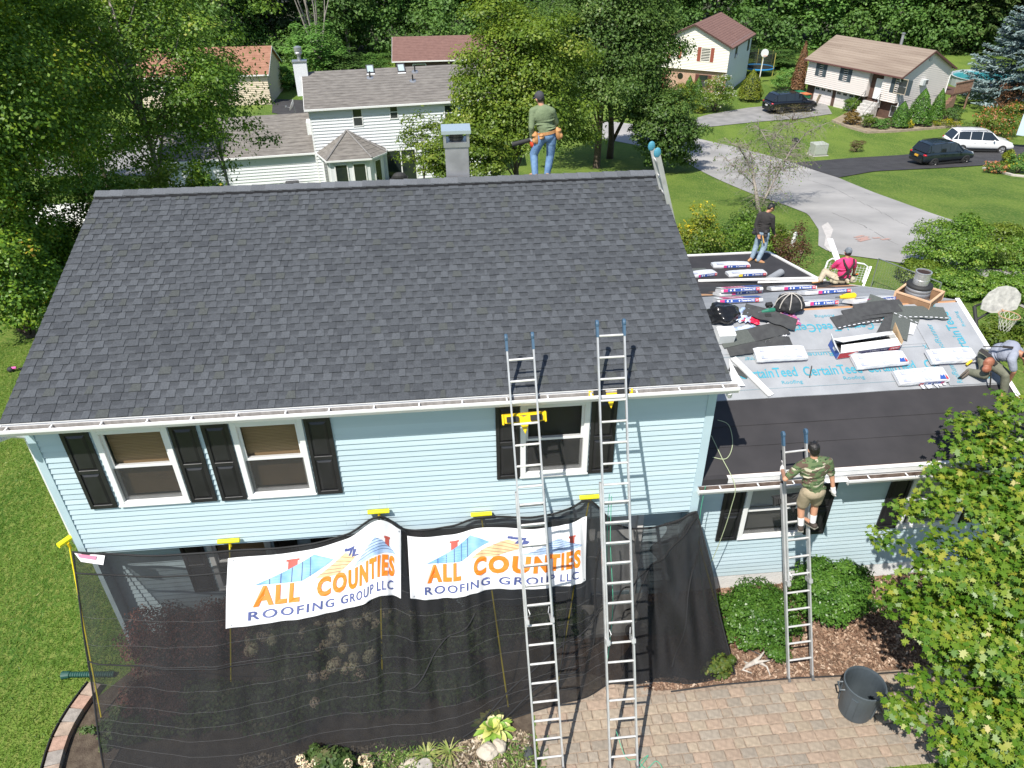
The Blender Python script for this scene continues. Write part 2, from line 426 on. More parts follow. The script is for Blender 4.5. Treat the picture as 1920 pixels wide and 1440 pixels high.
strip('driveway', GP([(510, 212), (560, 222), (600, 222)]), GP([(512, 186), (560, 188), (610, 190)]), M_black, .04, 10, 3, label='dark driveway behind the white house wing')
# orange utility marks sprayed on the road, patched asphalt
M_mark = mat('faded red road paint', (.44, .20, .15), .9, c2=(.38, .32, .29), vs=25)
mb = MB()
for (x0, y0, x1, y1) in ((1603, 447, 1618, 443), (1606, 451, 1627, 445), (1610, 454, 1630, 449), (1617, 452, 1624, 446), (1636, 448, 1650, 447), (1652, 451, 1668, 449)):
    a = G(x0, y0); b = G(x1, y1); d = (b-a); nrm = np.array([-d[1], d[0], 0]); nrm = nrm/np.linalg.norm(nrm)*.09
    q = [a-nrm, b-nrm, b+nrm, a+nrm]; mb.add([(p[0], p[1], gz(p[1])+.044) for p in q], [(0, 1, 2, 3)])
mb.build('paint_mark', M_mark, kind='structure')
M_patch = mat('pale road patch', (.50, .47, .44), .9, var=.12, vs=6)
pp = GP([(1540, 425), (1552, 418), (1562, 432), (1556, 450), (1568, 470), (1556, 474), (1545, 462), (1548, 444)])
MB().add([(p[0], p[1], gz(p[1])+.04) for p in pp], [tuple(range(8))]).build('road_patch', M_patch, kind='structure')
M_crack = mat('dark crack sealer', (.20, .195, .19), .9)
mb = MB()
for poly in ([(1490, 330), (1560, 352), (1640, 392), (1700, 425)], [(1560, 400), (1620, 425), (1680, 460)], [(1620, 362), (1632, 366)]):
    pts = GP(poly)
    for a, b in zip(pts, pts[1:]):
        for q in range(6):
            p0 = a+(b-a)*q/6; p1 = a+(b-a)*(q+1)/6; s = rng.normal(size=2)*.06
            mb.bar((p0[0], p0[1], gz(p0[1])+.036), (p1[0]+s[0], p1[1]+s[1], gz(p1[1])+.036), .02, .003)
mb.build('road_crack', M_crack, kind='structure')

# mulch beds, walkway base
M_soil = mat('dark mulch soil', (.10, .060, .040), .95, c2=(.19, .125, .085), vs=9, bump=.8, bs=45)
def flat(name, poly, z, m, **k): return MB().add([(x, y, z) for x, y in poly], [tuple(range(len(poly)))]).build(name, m, **k)
flat('mulch_bed', [(7.6, -1.2), (9.2, -1.66), (16.6, -1.66), (16.6, .45), (7.6, .45)], .012, M_soil, kind='structure', label='brown wood chip bed along the wing wall')
flat('garden_bed', [(-.55, -5.5), (-.62, -2.2), (-.25, -.9), (.25, -.3), (.3, .4), (7.6, .4), (7.6, -1.25), (7.0, -1.5), (6.85, -5.5)], .010, mat('bed soil', (.055, .038, .026), .95, c2=(.11, .085, .06), vs=7, bump=.8, bs=45), kind='structure', label='planting bed behind the black netting')
flat('walkway_base', [(6.95, -5.5), (9.22, -5.5), (9.22, -3.22), (17, -3.30), (17, -1.66), (9.2, -1.66), (7.7, -1.1), (7.05, -1.45)], .018, mat('joint sand', (.26, .20, .15), .95, var=.3, vs=20), kind='structure', label='sand bed between the walkway pavers')
M_pav = [mat('paver '+n, c, .9, var=.18, vs=14, bump=.35, bs=50, obj_var=.1) for n, c in (('buff', (.31, .25, .185)), ('rose', (.315, .235, .175)), ('grey', (.265, .225, .18)), ('tan', (.29, .237, .182)))]
walk = bpy.data.objects['walkway_base']; cnt = 0
pmesh = {}
row = 0; y = -1.72
while y > -3.9:
    h = .172; x = 7.0 + (row % 2)*.11+random.uniform(0, .05)
    xr = 15.2 if y > -3.15 else 9.2
    xl = 7.0 if y < -1.7 else 7.7
    while x < xr-.1:
        wd = random.choice((.165, .25, .25, .33)); wd = min(wd, xr-x)
        key = (round(wd, 2), random.randrange(4))
        if key not in pmesh:
            b = MB(); e = .012; W_ = wd-.012; H_ = h-.012
            b.add([(0, 0, 0), (W_, 0, 0), (W_, H_, 0), (0, H_, 0), (e, e, .016), (W_-e, e, .016), (W_-e, H_-e, .016), (e, H_-e, .016)],
                  [(4, 5, 6, 7), (0, 1, 5, 4), (1, 2, 6, 5), (2, 3, 7, 6), (3, 0, 4, 7)])
            pmesh[key] = b.mesh('paver', M_pav[key[1]])
        link('paver', pmesh[key], walk, (x, y-h, .016+random.uniform(-.002, .003)), (random.uniform(-.006, .006), random.uniform(-.006, .006), random.uniform(-.008, .008)))
        cnt += 1; x += wd
    y -= h; row += 1
for (x, y) in ((7.75, -1.7), (8.05, -1.7), (8.35, -1.7), (8.65, -1.7), (8.95, -1.7), (8.1, -1.52), (8.4, -1.52), (8.7, -1.52), (9.0, -1.52)):
    link('paver', pmesh[list(pmesh)[0]] if y > 0 else random.choice(list(pmesh.values())), walk, (x-.1, y, .016))
# wood chips and litter, one object each
def chips(name, region, n, cols, smin, smax, z0=.02, tilt=.35, shape='needle', label=None):
    P = np.column_stack([region(n), np.full(n, z0)+rng.random(n)*.02])
    N = np.array([0, 0, 1])+rng.normal(size=(n, 3))*tilt
    me = leaf_mesh(name, P, smin+(smax-smin)*rng.random(n)**2, N, rng.random(n), leafmat(name+' tones', cols, .02, .7), shape)
    o = link(name, me); tag(o, label, None, None, 'stuff'); return o
LEAF['chip'] = np.array([(-.2, -.5), (.18, -.42), (.22, .45), (-.15, .5)])
def reg_mulch(n):
    p = np.column_stack([rng.uniform(8.9, 16.2, n), rng.uniform(-1.64, .36, n)]); return p
chips('mulch_chips', reg_mulch, 26000, [(0, (.10, .055, .035)), (.45, (.20, .12, .078)), (.85, (.31, .21, .145)), (1, (.48, .37, .28))], .025, .10, .02, .5, 'chip', 'scattered brown wood chips')
def reg_bed(n):
    return np.column_stack([np.where(rng.random(n) < .2, rng.uniform(-.5, .45, n), rng.uniform(2.4, 6.9, n)), rng.uniform(-4.0, -2.15, n)])
chips('bed_litter', reg_bed, 24000, [(0, (.13, .10, .06)), (.5, (.26, .20, .13)), (.85, (.42, .34, .24)), (1, (.62, .55, .45))], .02, .09, .018, .5, 'chip', 'dry bark and stems littering the bed')
def reg_weed(n):
    c = np.array([(4.6, -2.5), (5.0, -2.45), (6.7, -2.6), (6.75, -3.0), (5.3, -2.6), (4.3, -2.75), (6.2, -3.2)])[rng.integers(0, 7, n)]
    return c+rng.normal(size=(n, 2))*np.array([.22, .14])
chips('weeds', reg_weed, 2500, [(0, (.05, .10, .02)), (.6, (.12, .20, .04)), (1, (.25, .30, .08))], .04, .12, .05, .9, 'needle', 'sparse green weeds in the bed')
# grass blades on the near lawns
def blades(name, n, x0, x1, y0, y1, label, skip=None):
    x = rng.uniform(x0, x1, n); y = y0+(y1-y0)*rng.random(n)**1.3
    if skip is not None:
        k = ~skip(x, y); x = x[k]; y = y[k]; n = len(x)
    t = np.clip((y-2)/54, 0, 1); z = -6.5*t*t*(3-2*t)
    L_ = rng.uniform(.02, .055, n); P = np.column_stack([x, y, z+L_*.33])
    al = np.column_stack([rng.normal(size=n)*.6, rng.normal(size=n)*.6, np.ones(n)])
    N = np.column_stack([rng.normal(size=n), rng.normal(size=n), np.full(n, .25)])
    big = .5+.5*np.sin(x*1.3+y*.9)*np.cos(x*.7-y*1.1)
    me = leaf_mesh(name, P, L_*1.6, N, np.clip(.35*big+.65*rng.random(n), 0, 1), leafmat('grass blade', [(0, (.070, .150, .020)), (.5, (.130, .225, .030)), (.85, (.23, .30, .055)), (1, (.42, .39, .17))], .3, .5), 'blade', al)
    return tag(link(name, me), label, None, None, 'stuff')
LEAF['blade'] = np.array([(-.13, -.5), (.13, -.5), (0, .5)])
blades('grass', 170000, -8.5, .35, -3.6, 13, 'short mown grass beside the house', lambda x, y: ((x > -.03) & (y > -.3)) | ((y <= -.3) & (x > np.interp(y, [-4, -2.1, -1.2, -.7, -.3], [-.92, -.76, -.55, -.32, .05]))))
blades('grass', 30000, 9.3, 16.5, -5.0, -3.25, 'short grass below the brick walkway')

# curved stone border of the bed
bord = thing('stone_border', 'curved border of buff paving stones around the left bed', 'border', (-.3, -1.2, 0))
M_bs = [mat('border stone '+n, c, .9, var=.2, vs=10, bump=.35, bs=40) for n, c in (('buff', (.33, .25, .19)), ('rose', (.36, .23, .17)), ('grey', (.27, .24, .21)))]
arc = [Vector(tuple(PZ(x, y)[:2])+(0,)) for x, y in ((183, 1288), (160, 1318), (138, 1350), (120, 1385), (108, 1420), (98, 1460), (92, 1500))]
def along(poly, step):
    out = [poly[0]]; acc = 0
    for a, b in zip(poly, poly[1:]):
        L_ = (b-a).length; t = step-acc
        while t <= L_: out.append(a.lerp(b, t/L_)); t += step
        acc = L_-(t-step)
    return out
A_ = along(arc, .24)
for k, (a, b) in enumerate(zip(A_, A_[1:])):
    d = (b-a).normalized(); nr = Vector((-d.y, d.x, 0)); a2 = a+d*.006; b2 = b-d*.006
    MB().prism([a2-nr*.11, b2-nr*.11, b2+nr*.11, a2+nr*.11], (0, 0, .12)).build('border_stone', M_bs[k % 3], bord, world=True)
mb = MB()
for a, b in zip(A_, A_[1:]):
    d = (b-a).normalized(); nr = Vector((-d.y, d.x, 0)); mb.bar(a+nr*-.16+Vector((0, 0, .05)), b+nr*-.16+Vector((0, 0, .05)), .02, .13)
mb.build('edging', mat('black plastic', (.015, .015, .016), .5), bord, world=True)

# ================================================================== THE BLUE HOUSE
W = 9.97; ZB = 2.52; ZE = 5.288; OY = .325; YR = 4.46; ZR = 6.83; SL = (ZR-ZE)/(YR+OY); ANG = math.atan(SL); SLEN = math.hypot(ZR-ZE, YR+OY)
house = thing('house', 'light blue clapboard house with new charcoal shingle roof and black shutters', 'house', (0, 0, 0))
M_side = mat('pale blue siding', (.43, .545, .595), .55, c2=(.49, .60, .645), vs=1.1, bump=.12, bs=30, stretch=(.35, 1, 6), obj_var=.035)
M_trimb = mat('pale blue trim', (.45, .58, .635), .5, var=.04, vs=3)
M_white = mat('white vinyl', (.78, .78, .77), .45, var=.03, vs=4)
M_whitep = mat('white painted metal', (.74, .735, .73), .4, var=.05, vs=3)
M_shut = mat('black shutter plastic', (.018, .018, .020), .42, var=.2, vs=5)
M_dark = mat('unlit interior tone', (.055, .048, .042), .9)
M_found = mat('white painted foundation', (.72, .72, .71), .8, var=.06, vs=5, bump=.3, bs=30)
M_glass = seethrough('window glass', (.02, .025, .025), .14, .03)
M_screen = seethrough('insect screen', (.05, .05, .05), .42, .7, weave=.03)
M_blind = mat('tan bamboo blind', (.34, .22, .11), .8, c2=(.44, .30, .16), vs=3, stretch=(1, 1, 40))
M_gin = mat('gutter interior', (.27, .25, .23), .7, c2=(.40, .375, .35), vs=5, stretch=(3, 1, 1))

def cells(x0, x1, z0, z1, holes):
    """rectangles that cover x0..x1 by z0..z1 around the holes"""
    zs = sorted({z0, z1, *[min(max(h[2], z0), z1) for h in holes], *[min(max(h[3], z0), z1) for h in holes]}); out = []
    for a, b in zip(zs, zs[1:]):
        if b-a < 1e-5: continue
        cut = sorted([(max(h[0], x0), min(h[1], x1)) for h in holes if h[2] < (a+b)/2 < h[3]]); x = x0
        for c, d in cut:
            if c > x: out.append((x, c, a, b))
            x = max(x, d)
        if x < x1: out.append((x, x1, a, b))
    return out
def siding(parent, x0, x1, z0, z1, y, holes, m, e=.1016, name='siding_board'):
    k = 0; z = z0
    while z < z1-1e-3:
        zt = min(z+e, z1); segs = [(x0, x1)]
        for h in holes:
            if h[2] < (z+zt)/2 < h[3]:
                s2 = []
                for a, b in segs:
                    if h[1] <= a or h[0] >= b: s2.append((a, b)); continue
                    if h[0] > a: s2.append((a, h[0]))
                    if h[1] < b: s2.append((h[1], b))
                segs = s2
        for a, b in segs:
            # long runs are butt-jointed from shorter planks
            cuts = [a]
            while b-cuts[-1] > 6.2: cuts.append(cuts[-1]+random.uniform(3.6, 5.0))
            cuts.append(b)
            for p, q in zip(cuts, cuts[1:]):
                MB().prism([(p+.001, y, z), (p+.001, y-.027, z-.002), (p+.001, y-.006, zt-.002), (p+.001, y, zt-.002)], (q-p-.002, 0, 0)).build(name, m, parent, world=True)
        z = zt; k += 1
def sheath(parent, x0, x1, z0, z1, y0, y1, holes, m, name='wall'):
    mb = MB()
    for a, b, c, d in cells(x0, x1, z0, z1, holes): mb.box(a, b, y0, y1, c, d)
    return mb.build(name, m, parent, world=True)
def window(parent, x0, x1, z0, z1, y, blind=M_blind, cas=.085, slat=True):
    mb = MB()   # casing, stands proud of the siding
    mb.box(x0, x0+cas, y-.045, y+.09, z0, z1); mb.box(x1-cas, x1, y-.045, y+.09, z0, z1)
    mb.box(x0+cas, x1-cas, y-.045, y+.09, z1-cas, z1); mb.box(x0+cas, x1-cas, y-.045, y+.09, z0, z0+cas)
    mb.box(x0-.012, x1+.012, y-.062, y-.046, z0-.004, z0+.03)
    fr = mb.build('window', M_white, parent, world=True); bevel(fr, .006, 1)
    a, b, c, d = x0+cas, x1-cas, z0+cas, z1-cas; mid = (c+d)/2; s = .038
    for nm, zz0, zz1, yy in (('sash', mid-.02, d, y+.005), ('sash', c, mid+.02, y+.035)):
        m2 = MB(); m2.box(a, a+s, yy, yy+.028, zz0, zz1); m2.box(b-s, b, yy, yy+.028, zz0, zz1)
        m2.box(a+s, b-s, yy, yy+.028, zz0, zz0+s); m2.box(a+s, b-s, yy, yy+.028, zz1-s, zz1)
        m2.build(nm, M_white, fr, world=True)
        m3 = MB(); m3.box(a+s, b-s, yy+.010, yy+.016, zz0+s, zz1-s); m3.build('pane', M_glass, fr, world=True)
    m4 = MB(); m4.box(a+.01, b-.01, y-.002, y+.002, c+.01, mid-.02); m4.build('screen', M_screen, fr, world=True)
    if blind:
        m5 = MB(); zz = c+.03
        while zz < d-.02: m5.box(a+.02, b-.02, y+.115, y+.121, zz, zz+.024); zz += .028
        m5.build('blind', blind, fr, world=True)
    MB().box(a-.03, b+.03, y+.20, y+.22, c-.03, d+.03).build('unlit_backing', M_dark, fr, world=True)  # flat dark panel; its colour stands in for the unlit interior
    return fr
def shutter(parent, x0, x1, z0, z1, y):
    mb = MB(); t = .032; st = .055; mid = z0+(z1-z0)*.49
    mb.box(x0, x1, y-.034, y-.020, z0, z1)
    mb.box(x0, x0+st, y-.052, y-.034, z0, z1); mb.box(x1-st, x1, y-.052, y-.034, z0, z1)
    for a, b in ((z0, z0+st*1.3), (mid-.035, mid+.035), (z1-st*1.3, z1)): mb.box(x0+st, x1-st, y-.052, y-.034, a, b)
    o = mb.build('shutter', M_shut, parent, world=True); bevel(o, .004, 1)
    for a, b in ((z0+st*1.3, mid-.035), (mid+.035, z1-st*1.3)):
        g = .012; r_ = .035; p = MB(); A, B, C_, D = x0+st+g, x1-st-g, a+g, b-g
        p.add([(A, y-.034, C_), (B, y-.034, C_), (B, y-.034, D), (A, y-.034, D), (A+r_, y-.054, C_+r_), (B-r_, y-.054, C_+r_), (B-r_, y-.054, D-r_), (A+r_, y-.054, D-r_)],
              [(4, 5, 6, 7), (0, 1, 5, 4), (1, 2, 6, 5), (2, 3, 7, 6), (3, 0, 4, 7)])
        p.build('raised_panel', M_shut, o, world=True)
    return o
# upper storey
UW = [(.885, 1.925, 3.45, 4.90), (2.795, 3.825, 3.44, 4.89), (7.0, 8.06, 3.49, 4.91)]
sheath(house, .02, W-.02, ZB+.03, 5.12, .001, .10, [(a+.05, b-.05, c+.05, d-.05) for a, b, c, d in UW], M_trimb, 'upper_wall')
siding(house, .10, W-.12, ZB+.01, 5.12, 0., UW, M_side)
for i, (a, b, c, d) in enumerate(UW):
    window(house, a, b, c, d, 0., M_blind if i < 2 else None)
for a, b, c, d in ((.455, .845, 3.44, 4.90), (1.945, 2.325, 3.44, 4.90), (2.395, 2.775, 3.43, 4.89), (3.845, 4.225, 3.43, 4.89), (6.63, 6.99, 3.49, 4.92), (8.075, 8.465, 3.49, 4.92)):
    shutter(house, a, b, c, d, 0.)
mb = MB(); mb.box(-.012, .10, -.034, .02, ZB-.02, 5.12); mb.box(-.012, .010, .02, 9.0, ZB-.02, 5.12)
mb.build('corner_board', M_trimb, house, world=True)
MB().box(W-.12, W+.012, -.034, .02, ZB-.04, 5.12).build('corner_board', M_trimb, house, world=True)
# side and rear walls with gables
mb = MB()
for xa, xb in ((.011, .09), (W-.09, W-.001)):
    mb.prism([(xa, .11, 0), (xa, 9.0, 0), (xa, 9.0, 5.20), (xa, YR, 6.66), (xa, .11, 5.20)], (xb-xa, 0, 0))
mb.box(.09, W-.09, 8.9, 9.0, -1.5, 5.2); mb.build('side_wall', M_side, house, world=True)
MB().box(.0, W, -.0, .36, ZB-.05, ZB+.005).build('overhang_soffit', M_trimb, house, world=True)
# lower storey
LW = [(1.75, 2.80, 1.05, 2.35), (3.9, 4.95, 1.05, 2.35), (8.25, 9.2, .1, 2.25)]
sheath(house, 0, W, -.3, ZB-.05, .381, .47, [(a+.05, b-.05, c+.05, d-.05) for a, b, c, d in LW], M_trimb, 'lower_wall')
siding(house, .10, W-.0, .40, ZB-.05, .38, LW, M_side)
for a, b, c, d in LW[:2]: window(house, a, b, c, d, .38, M_blind)
for x in (1.32, 2.86, 3.47, 5.01): shutter(house, x, x+.38, 1.05, 2.35, .38)
mb = MB(); mb.box(-.012, .10, .352, .40, -.1, ZB-.05); mb.build('corner_board', M_trimb, house, world=True)
dm = MB(); dm.box(8.25, 8.35, .32, .46, .1, 2.25); dm.box(9.1, 9.2, .32, .46, .1, 2.25); dm.box(8.35, 9.1, .32, .46, 2.15, 2.25); dm.box(8.35, 9.1, .40, .45, .1, 2.15)
d_ = dm.build('front_door', M_white, house, world=True)
MB().box(8.42, 8.45, .36, .40, 1.0, 1.12).build('handle', mat('brass', (.5, .35, .12), .3, 1.), d_, world=True)
MB().box(8.0, 9.4, -.5, .35, 0, .10).build('door_step', mat('concrete', (.42, .40, .37), .9, var=.1, vs=8), house, world=True)
# main roof
slab = lambda x0, x1, y0, z0, y1, z1, t: MB().prism([(x0, y0, z0), (x0, y1, z1), (x0, y1, z1-t), (x0, y0, z0-t)], (x1-x0, 0, 0))
M_deck = mat('roof sheathing', (.05, .05, .055), .9)
sl_ = slab(-.06, W+.055, -OY+.01, ZE-.01, YR, ZR-.012, .12)
sl_.add(slab(-.06, W+.055, YR, ZR-.012, 2*YR+OY, ZE-.01, .12).v, slab(-.06, W+.055, YR, ZR-.012, 2*YR+OY, ZE-.01, .12).f)
sl_.build('roof_deck', M_deck, house, world=True)
M_sh = [mat('shingle '+n, c, .92, var=.16, vs=45, bump=.5, bs=220, obj_var=.05, spec=.25) for n, c in (('mid', (.077, .083, .091)), ('dark', (.061, .066, .073)), ('light', (.090, .097, .106)), ('olive', (.077, .083, .080)))]
EXP = SLEN/35.
def shingle_mesh(wd, seed):
    rs = random.Random(seed); b = MB(); e = EXP; t0 = .015; t1 = .003
    # back sheet, its upper band carries darker granules
    b.add([(0, 0, 0), (wd, 0, 0), (wd, 0, t0-.004), (0, 0, t0-.004), (wd, e*.45, t0-.006), (0, e*.45, t0-.006), (wd, e+.01, t1-.002), (0, e+.01, t1-.002)], [(0, 1, 2, 3), (3, 2, 4, 5)], 0)
    b.add([(wd, e*.45, t0-.006), (0, e*.45, t0-.006), (wd, e+.01, t1-.002), (0, e+.01, t1-.002)], [(1, 0, 2, 3)], 1)
    b.add([(wd, 0, 0), (wd, e, 0), (wd, e, t1), (wd, 0, t0-.004)], [(0, 1, 2, 3)], 0)
    b.add([(0, 0, 0), (0, e, 0), (0, e, t1), (0, 0, t0-.004)], [(3, 2, 1, 0)], 0)
    x = rs.uniform(0, .08)
    while x < wd-.03:
        tw = rs.uniform(.08, .17); x1 = min(x+tw, wd-.002); sk = rs.uniform(.0, .016); mi = rs.choice((0, 2, 2, 0, 3, 2, 0, 1))
        a = max(x-sk, 0); c = min(x1+sk, wd-.001)
        b.add([(a, 0, t0-.004), (c, 0, t0-.004), (c, 0, t0+.006), (a, 0, t0+.006), (x1-sk*.6, e, t1+.005), (x+sk*.6, e, t1+.005), (x1-sk*.6, e, t1-.002), (x+sk*.6, e, t1-.002)],
              [(0, 1, 2, 3), (3, 2, 4, 5), (1, 6, 4, 2), (0, 3, 5, 7)], mi)
        x = x1+rs.uniform(.06, .15)
    return b
SHV = [shingle_mesh(1.0, 100+i).mesh('shingle', M_sh) for i in range(16)]
stuffmb = MB(); total = 0
cosA, sinA = math.cos(ANG), math.sin(ANG)
def on_roof(x, s, h): return (x, -OY+s*cosA-h*sinA, ZE+s*sinA+h*cosA)
nsh = 0
for k in range(35):
    s = k*EXP; x = -.07-((k*.37+.13*(k % 3)) % .9); xe = W+.062
    while x < xe-.02:
        a = max(x, -.065); b = min(x+1.0, xe); wd = b-a
        if wd > .03:
            if k < 27:
                nsh += 1
                me = SHV[random.randrange(16)] if wd > .995 else shingle_mesh(wd, 900+nsh).mesh('shingle', M_sh)
                link('shingle', me, house, on_roof(a, s, .002), (ANG, 0, 0))
            else:
                q = shingle_mesh(wd, 3000+total); total += 1
                base = len(stuffmb.v)
                stuffmb.v += [on_roof(a+p[0], s+p[1], .002+p[2]) for p in q.v]
                stuffmb.f += [tuple(base+i for i in ff) for ff in q.f]; stuffmb.m += q.m
        x += 1.0
stuffmb.build('upper_shingles', M_sh, house, kind='stuff')
# rear slope courses
mb = MB()
for k in range(34):
    s = k*EXP; y0 = 2*YR+OY-s*cosA; z0 = ZE+s*sinA
    mb.add([(-.06, y0, z0+.014), (xe, y0, z0+.014), (xe, y0-EXP*cosA, z0+EXP*sinA+.002), (-.06, y0-EXP*cosA, z0+EXP*sinA+.002), (-.06, y0, z0-.01), (xe, y0, z0-.01)], [(0, 3, 2, 1), (0, 1, 5, 4)])
mb.build('rear_shingles', M_sh[0], house, kind='stuff')
# ridge vent and caps
mb = MB(); mb.prism([(-.04, YR-.190, ZR-.054), (-.04, YR, ZR+.012), (-.04, YR+.190, ZR-.054), (-.04, YR+.190, ZR-.036), (-.04, YR, ZR+.028), (-.04, YR-.190, ZR-.036)], (W+.07, 0, 0))
mb.build('ridge_vent', mat('black vent plastic', (.006, .006, .007), .6), house, world=True)
cap = MB(); e = .245; d_, h_ = .165*cosA, .165*sinA
for i, mi in ((0, 0),):
    for sgn in (-1, 1):
        cap.add([(0, 0, .020), (e+.06, 0, .006), (e+.06, sgn*d_, .006-h_), (0, sgn*d_, .020-h_), (0, 0, .006), (0, sgn*d_, .006-h_), (e+.06, sgn*d_, -.006-h_)], [(0, 1, 2, 3) if sgn > 0 else (0, 3, 2, 1), (0, 3, 5, 4), (3, 2, 6, 5)], 0)
capm = [cap.mesh('ridge_cap', mat('cap '+n, c, .92, var=.14, vs=45, bump=.5, bs=220, obj_var=.12, spec=.25)) for n, c in (('grey', (.115, .122, .132)), ('blue grey', (.135, .143, .155)))]
x = -.06
while x < W-.2:
    link('ridge_cap', random.choice(capm), house, (x, YR, ZR+.030+random.uniform(0, .004)), (0, 0, random.uniform(-.01, .01))); x += e
# fascia, gutter
GX0, GX1 = -.33, W+.16
MB().box(-.06, W+.055, -OY+.005, -OY+.03, ZE-.20, ZE-.02).build('fascia', M_whitep, house, world=True)
MB().box(-.05, W+.05, -OY+.03, .0, ZE-.20, ZE-.18).build('soffit', M_whitep, house, world=True)
def gutter(parent, x0, x1, yb, zt, m_out=M_whitep, dx=.62, silt=None, name='gutter'):
    mb = MB(); w_ = .115; h = .115; t = .004
    mb.box(x0, x1, yb-w_*.72, yb-.004, zt-h, zt-h+t)                       # floor
    mb.box(x0, x1, yb-.004, yb-.001, zt-h, zt)                            # back
    mb.prism([(x0, yb-w_*.72, zt-h), (x0, yb-w_, zt-h*.45), (x0, yb-w_, zt-.01), (x0, yb-w_+.016, zt-.004), (x0, yb-w_+.016, zt-.012), (x0, yb-w_+.006, zt-.02), (x0, yb-w_+.006, zt-h*.45), (x0, yb-w_*.70, zt-h+t)], (x1-x0, 0, 0))
    for x in (x0, x1-t): mb.box(x, x+t, yb-w_+.006, yb-.005, zt-h+t, zt-.01)
    g = mb.build(name, m_out, parent, world=True)
    MB().box(x0+.01, x1-.01, yb-w_*.70, yb-.008, zt-h+t+.001, zt-h+.012).box(x0+.01, x1-.01, yb-.012, yb-.005, zt-h+.013, zt-.006).build('silt', silt or M_gin, g, world=True)
    x = x0+.35
    while x < x1-.1:
        MB().box(x, x+.022, yb-w_+.008, yb-.003, zt-.016, zt-.006).build('hanger', M_whitep, g, world=True); x += dx*random.uniform(.93, 1.07)
    return g
g1 = gutter(house, GX0, GX1, -OY, ZE-.035)
MB().tube([(GX1-.12, -OY-.05, ZE-.16), (GX1-.10, -OY-.02, ZE-.24), (GX1-.02, .0, ZE-.30), (W+.06, .15, ZE-.38)], .04, 8).build('downspout', M_whitep, house, world=True)
MB().tube([(GX0+.12, -OY-.05, ZE-.15), (GX0+.12, -OY-.04, ZE-.25), (GX0+.16, -.05, ZE-.38), (-.05, .06, ZE-.5), (-.05, .06, ZE-2.6)], .04, 8).build('downspout', M_whitep, house, world=True)
# drip edge under the first course
MB().box(-.06, W+.055, -OY-.008, -OY+.02, ZE-.012, ZE-.002).build('drip_edge', M_whitep, house, world=True)
for xx in (-.056, W+.046):
    MB().bar((xx, -OY, ZE-.075), (xx, YR, ZR-.075), .012, .09).build('rake_trim', M_whitep, house, world=True)
# boxed metal flue on the ridge
M_galv = mat('galvanised steel', (.46, .47, .48), .42, .75, var=.12, vs=3)
M_galv2 = mat('dull zinc sheet', (.40, .40, .41), .5, .6, var=.15, vs=4)
mb = MB(); fx0, fx1, fy0, fy1 = 6.11, 6.54, 4.66, 5.06
mb.box(fx0, fx1, fy0, fy1, 6.3, 7.36)
fl = mb.build('chimney', M_galv2, house, world=True); bevel(fl, .008, 1)
mb = MB(); mb.box(fx0-.02, fx1+.02, fy0-.02, fy1+.02, 7.36, 7.44)
for x in (fx0-.02, fx1-.03):
    for y in (fy0-.02, fy1-.03): mb.box(x, x+.05, y, y+.05, 7.44, 7.60)
mb.build('cap_frame', M_galv, fl, world=True)
MB().box(fx0-.05, fx1+.05, fy0-.05, fy1+.05, 7.60, 7.66).build('cap_lid', mat('pale steel lid', (.50, .58, .62), .35, .5), fl, world=True)
mb = MB(); mb.lathe([(0, 7.36), (.12, 7.36), (.12, 7.47), (.14, 7.475), (.14, 7.50), (.12, 7.505), (.12, 7.55), (.14, 7.555), (.14, 7.58), (0, 7.585)], ((fx0+fx1)/2, (fy0+fy1)/2, 0), 16)
mb.build('flue_pipe', mat('sooty steel', (.10, .095, .09), .5, .5), fl, world=True)
mb = MB(); mb.box(fx0-.01, fx1+.01, fy0-.12, fy0-.002, 6.72, 6.80); mb.build('flashing', M_sh[2], fl, world=True)

# ------------------------------------------------------------------ wing
XR = 16.12
WWIN = [(11.0, 12.22, 1.33, 2.63), (14.03, 15.2, 1.31, 2.61)]
sheath(house, W, XR-.2, -.1, 3.12, .402, .50, [(a+.05, b-.05, c+.05, d-.05) for a, b, c, d in WWIN], M_trimb, 'wing_wall')
siding(house, W, XR-.2, .37, 3.12, .40, WWIN, M_side)
MB().box(W-.01, XR-.2, .385, .402, -.2, .365).build('foundation', M_found, house, world=True)
M_grey = mat('grey roller blind', (.60, .60, .57), .8, var=.06, vs=3)
for a, b, c, d in WWIN: window(house, a, b, c, d, .40, M_grey)
for x0, x1 in ((10.59, 10.98), (12.24, 12.62), (13.61, 14.0), (15.22, 15.6)): shutter(house, x0, x1, 1.33, 2.64, .40)
MB().prism([(XR-.2, .5, -.5), (XR-.2, 8.7, -.9), (XR-.2, 8.7, 2.2), (XR-.2, 3.45, 4.2), (XR-.2, .5, 3.15)], (.08, 0, 0)).build('wing_end_wall', M_side, house, world=True)
Pb1 = WD(1290, 480); Pb2 = WD(1440, 474); Pb3 = WD(1535, 525)
MB().prism([(9.99, 8.4, -1.2), (XR-.3, 8.4, -1.2), (Pb2[0]-.15, Pb2[1]-.2, -1.2), (9.99, Pb2[1]-.2, -1.2)], (0, 0, 3.2)).build('rear_room_wall', M_side, house, world=True)
M_ply = mat('bare plywood', (.42, .22, .11), .8, c2=(.52, .30, .16), vs=4, stretch=(1, 6, 1))
def sheet(poly, zf, t=.1):
    top = [(x, y, zf(y)) for x, y in poly]; return MB().prism([(x, y, z-t) for x, y, z in top], (0, 0, t))
sheet([(W-.5, .05), (XR, .05), (XR, 3.45), (W-.5, 3.45)], WFz).build('wing_roof_deck', M_ply, house, world=True)
sheet([(W-.5, 3.45), (XR, 3.45), (XR, 8.4), (W-.5, 8.4)], WRz).build('wing_roof_deck', M_ply, house, world=True)
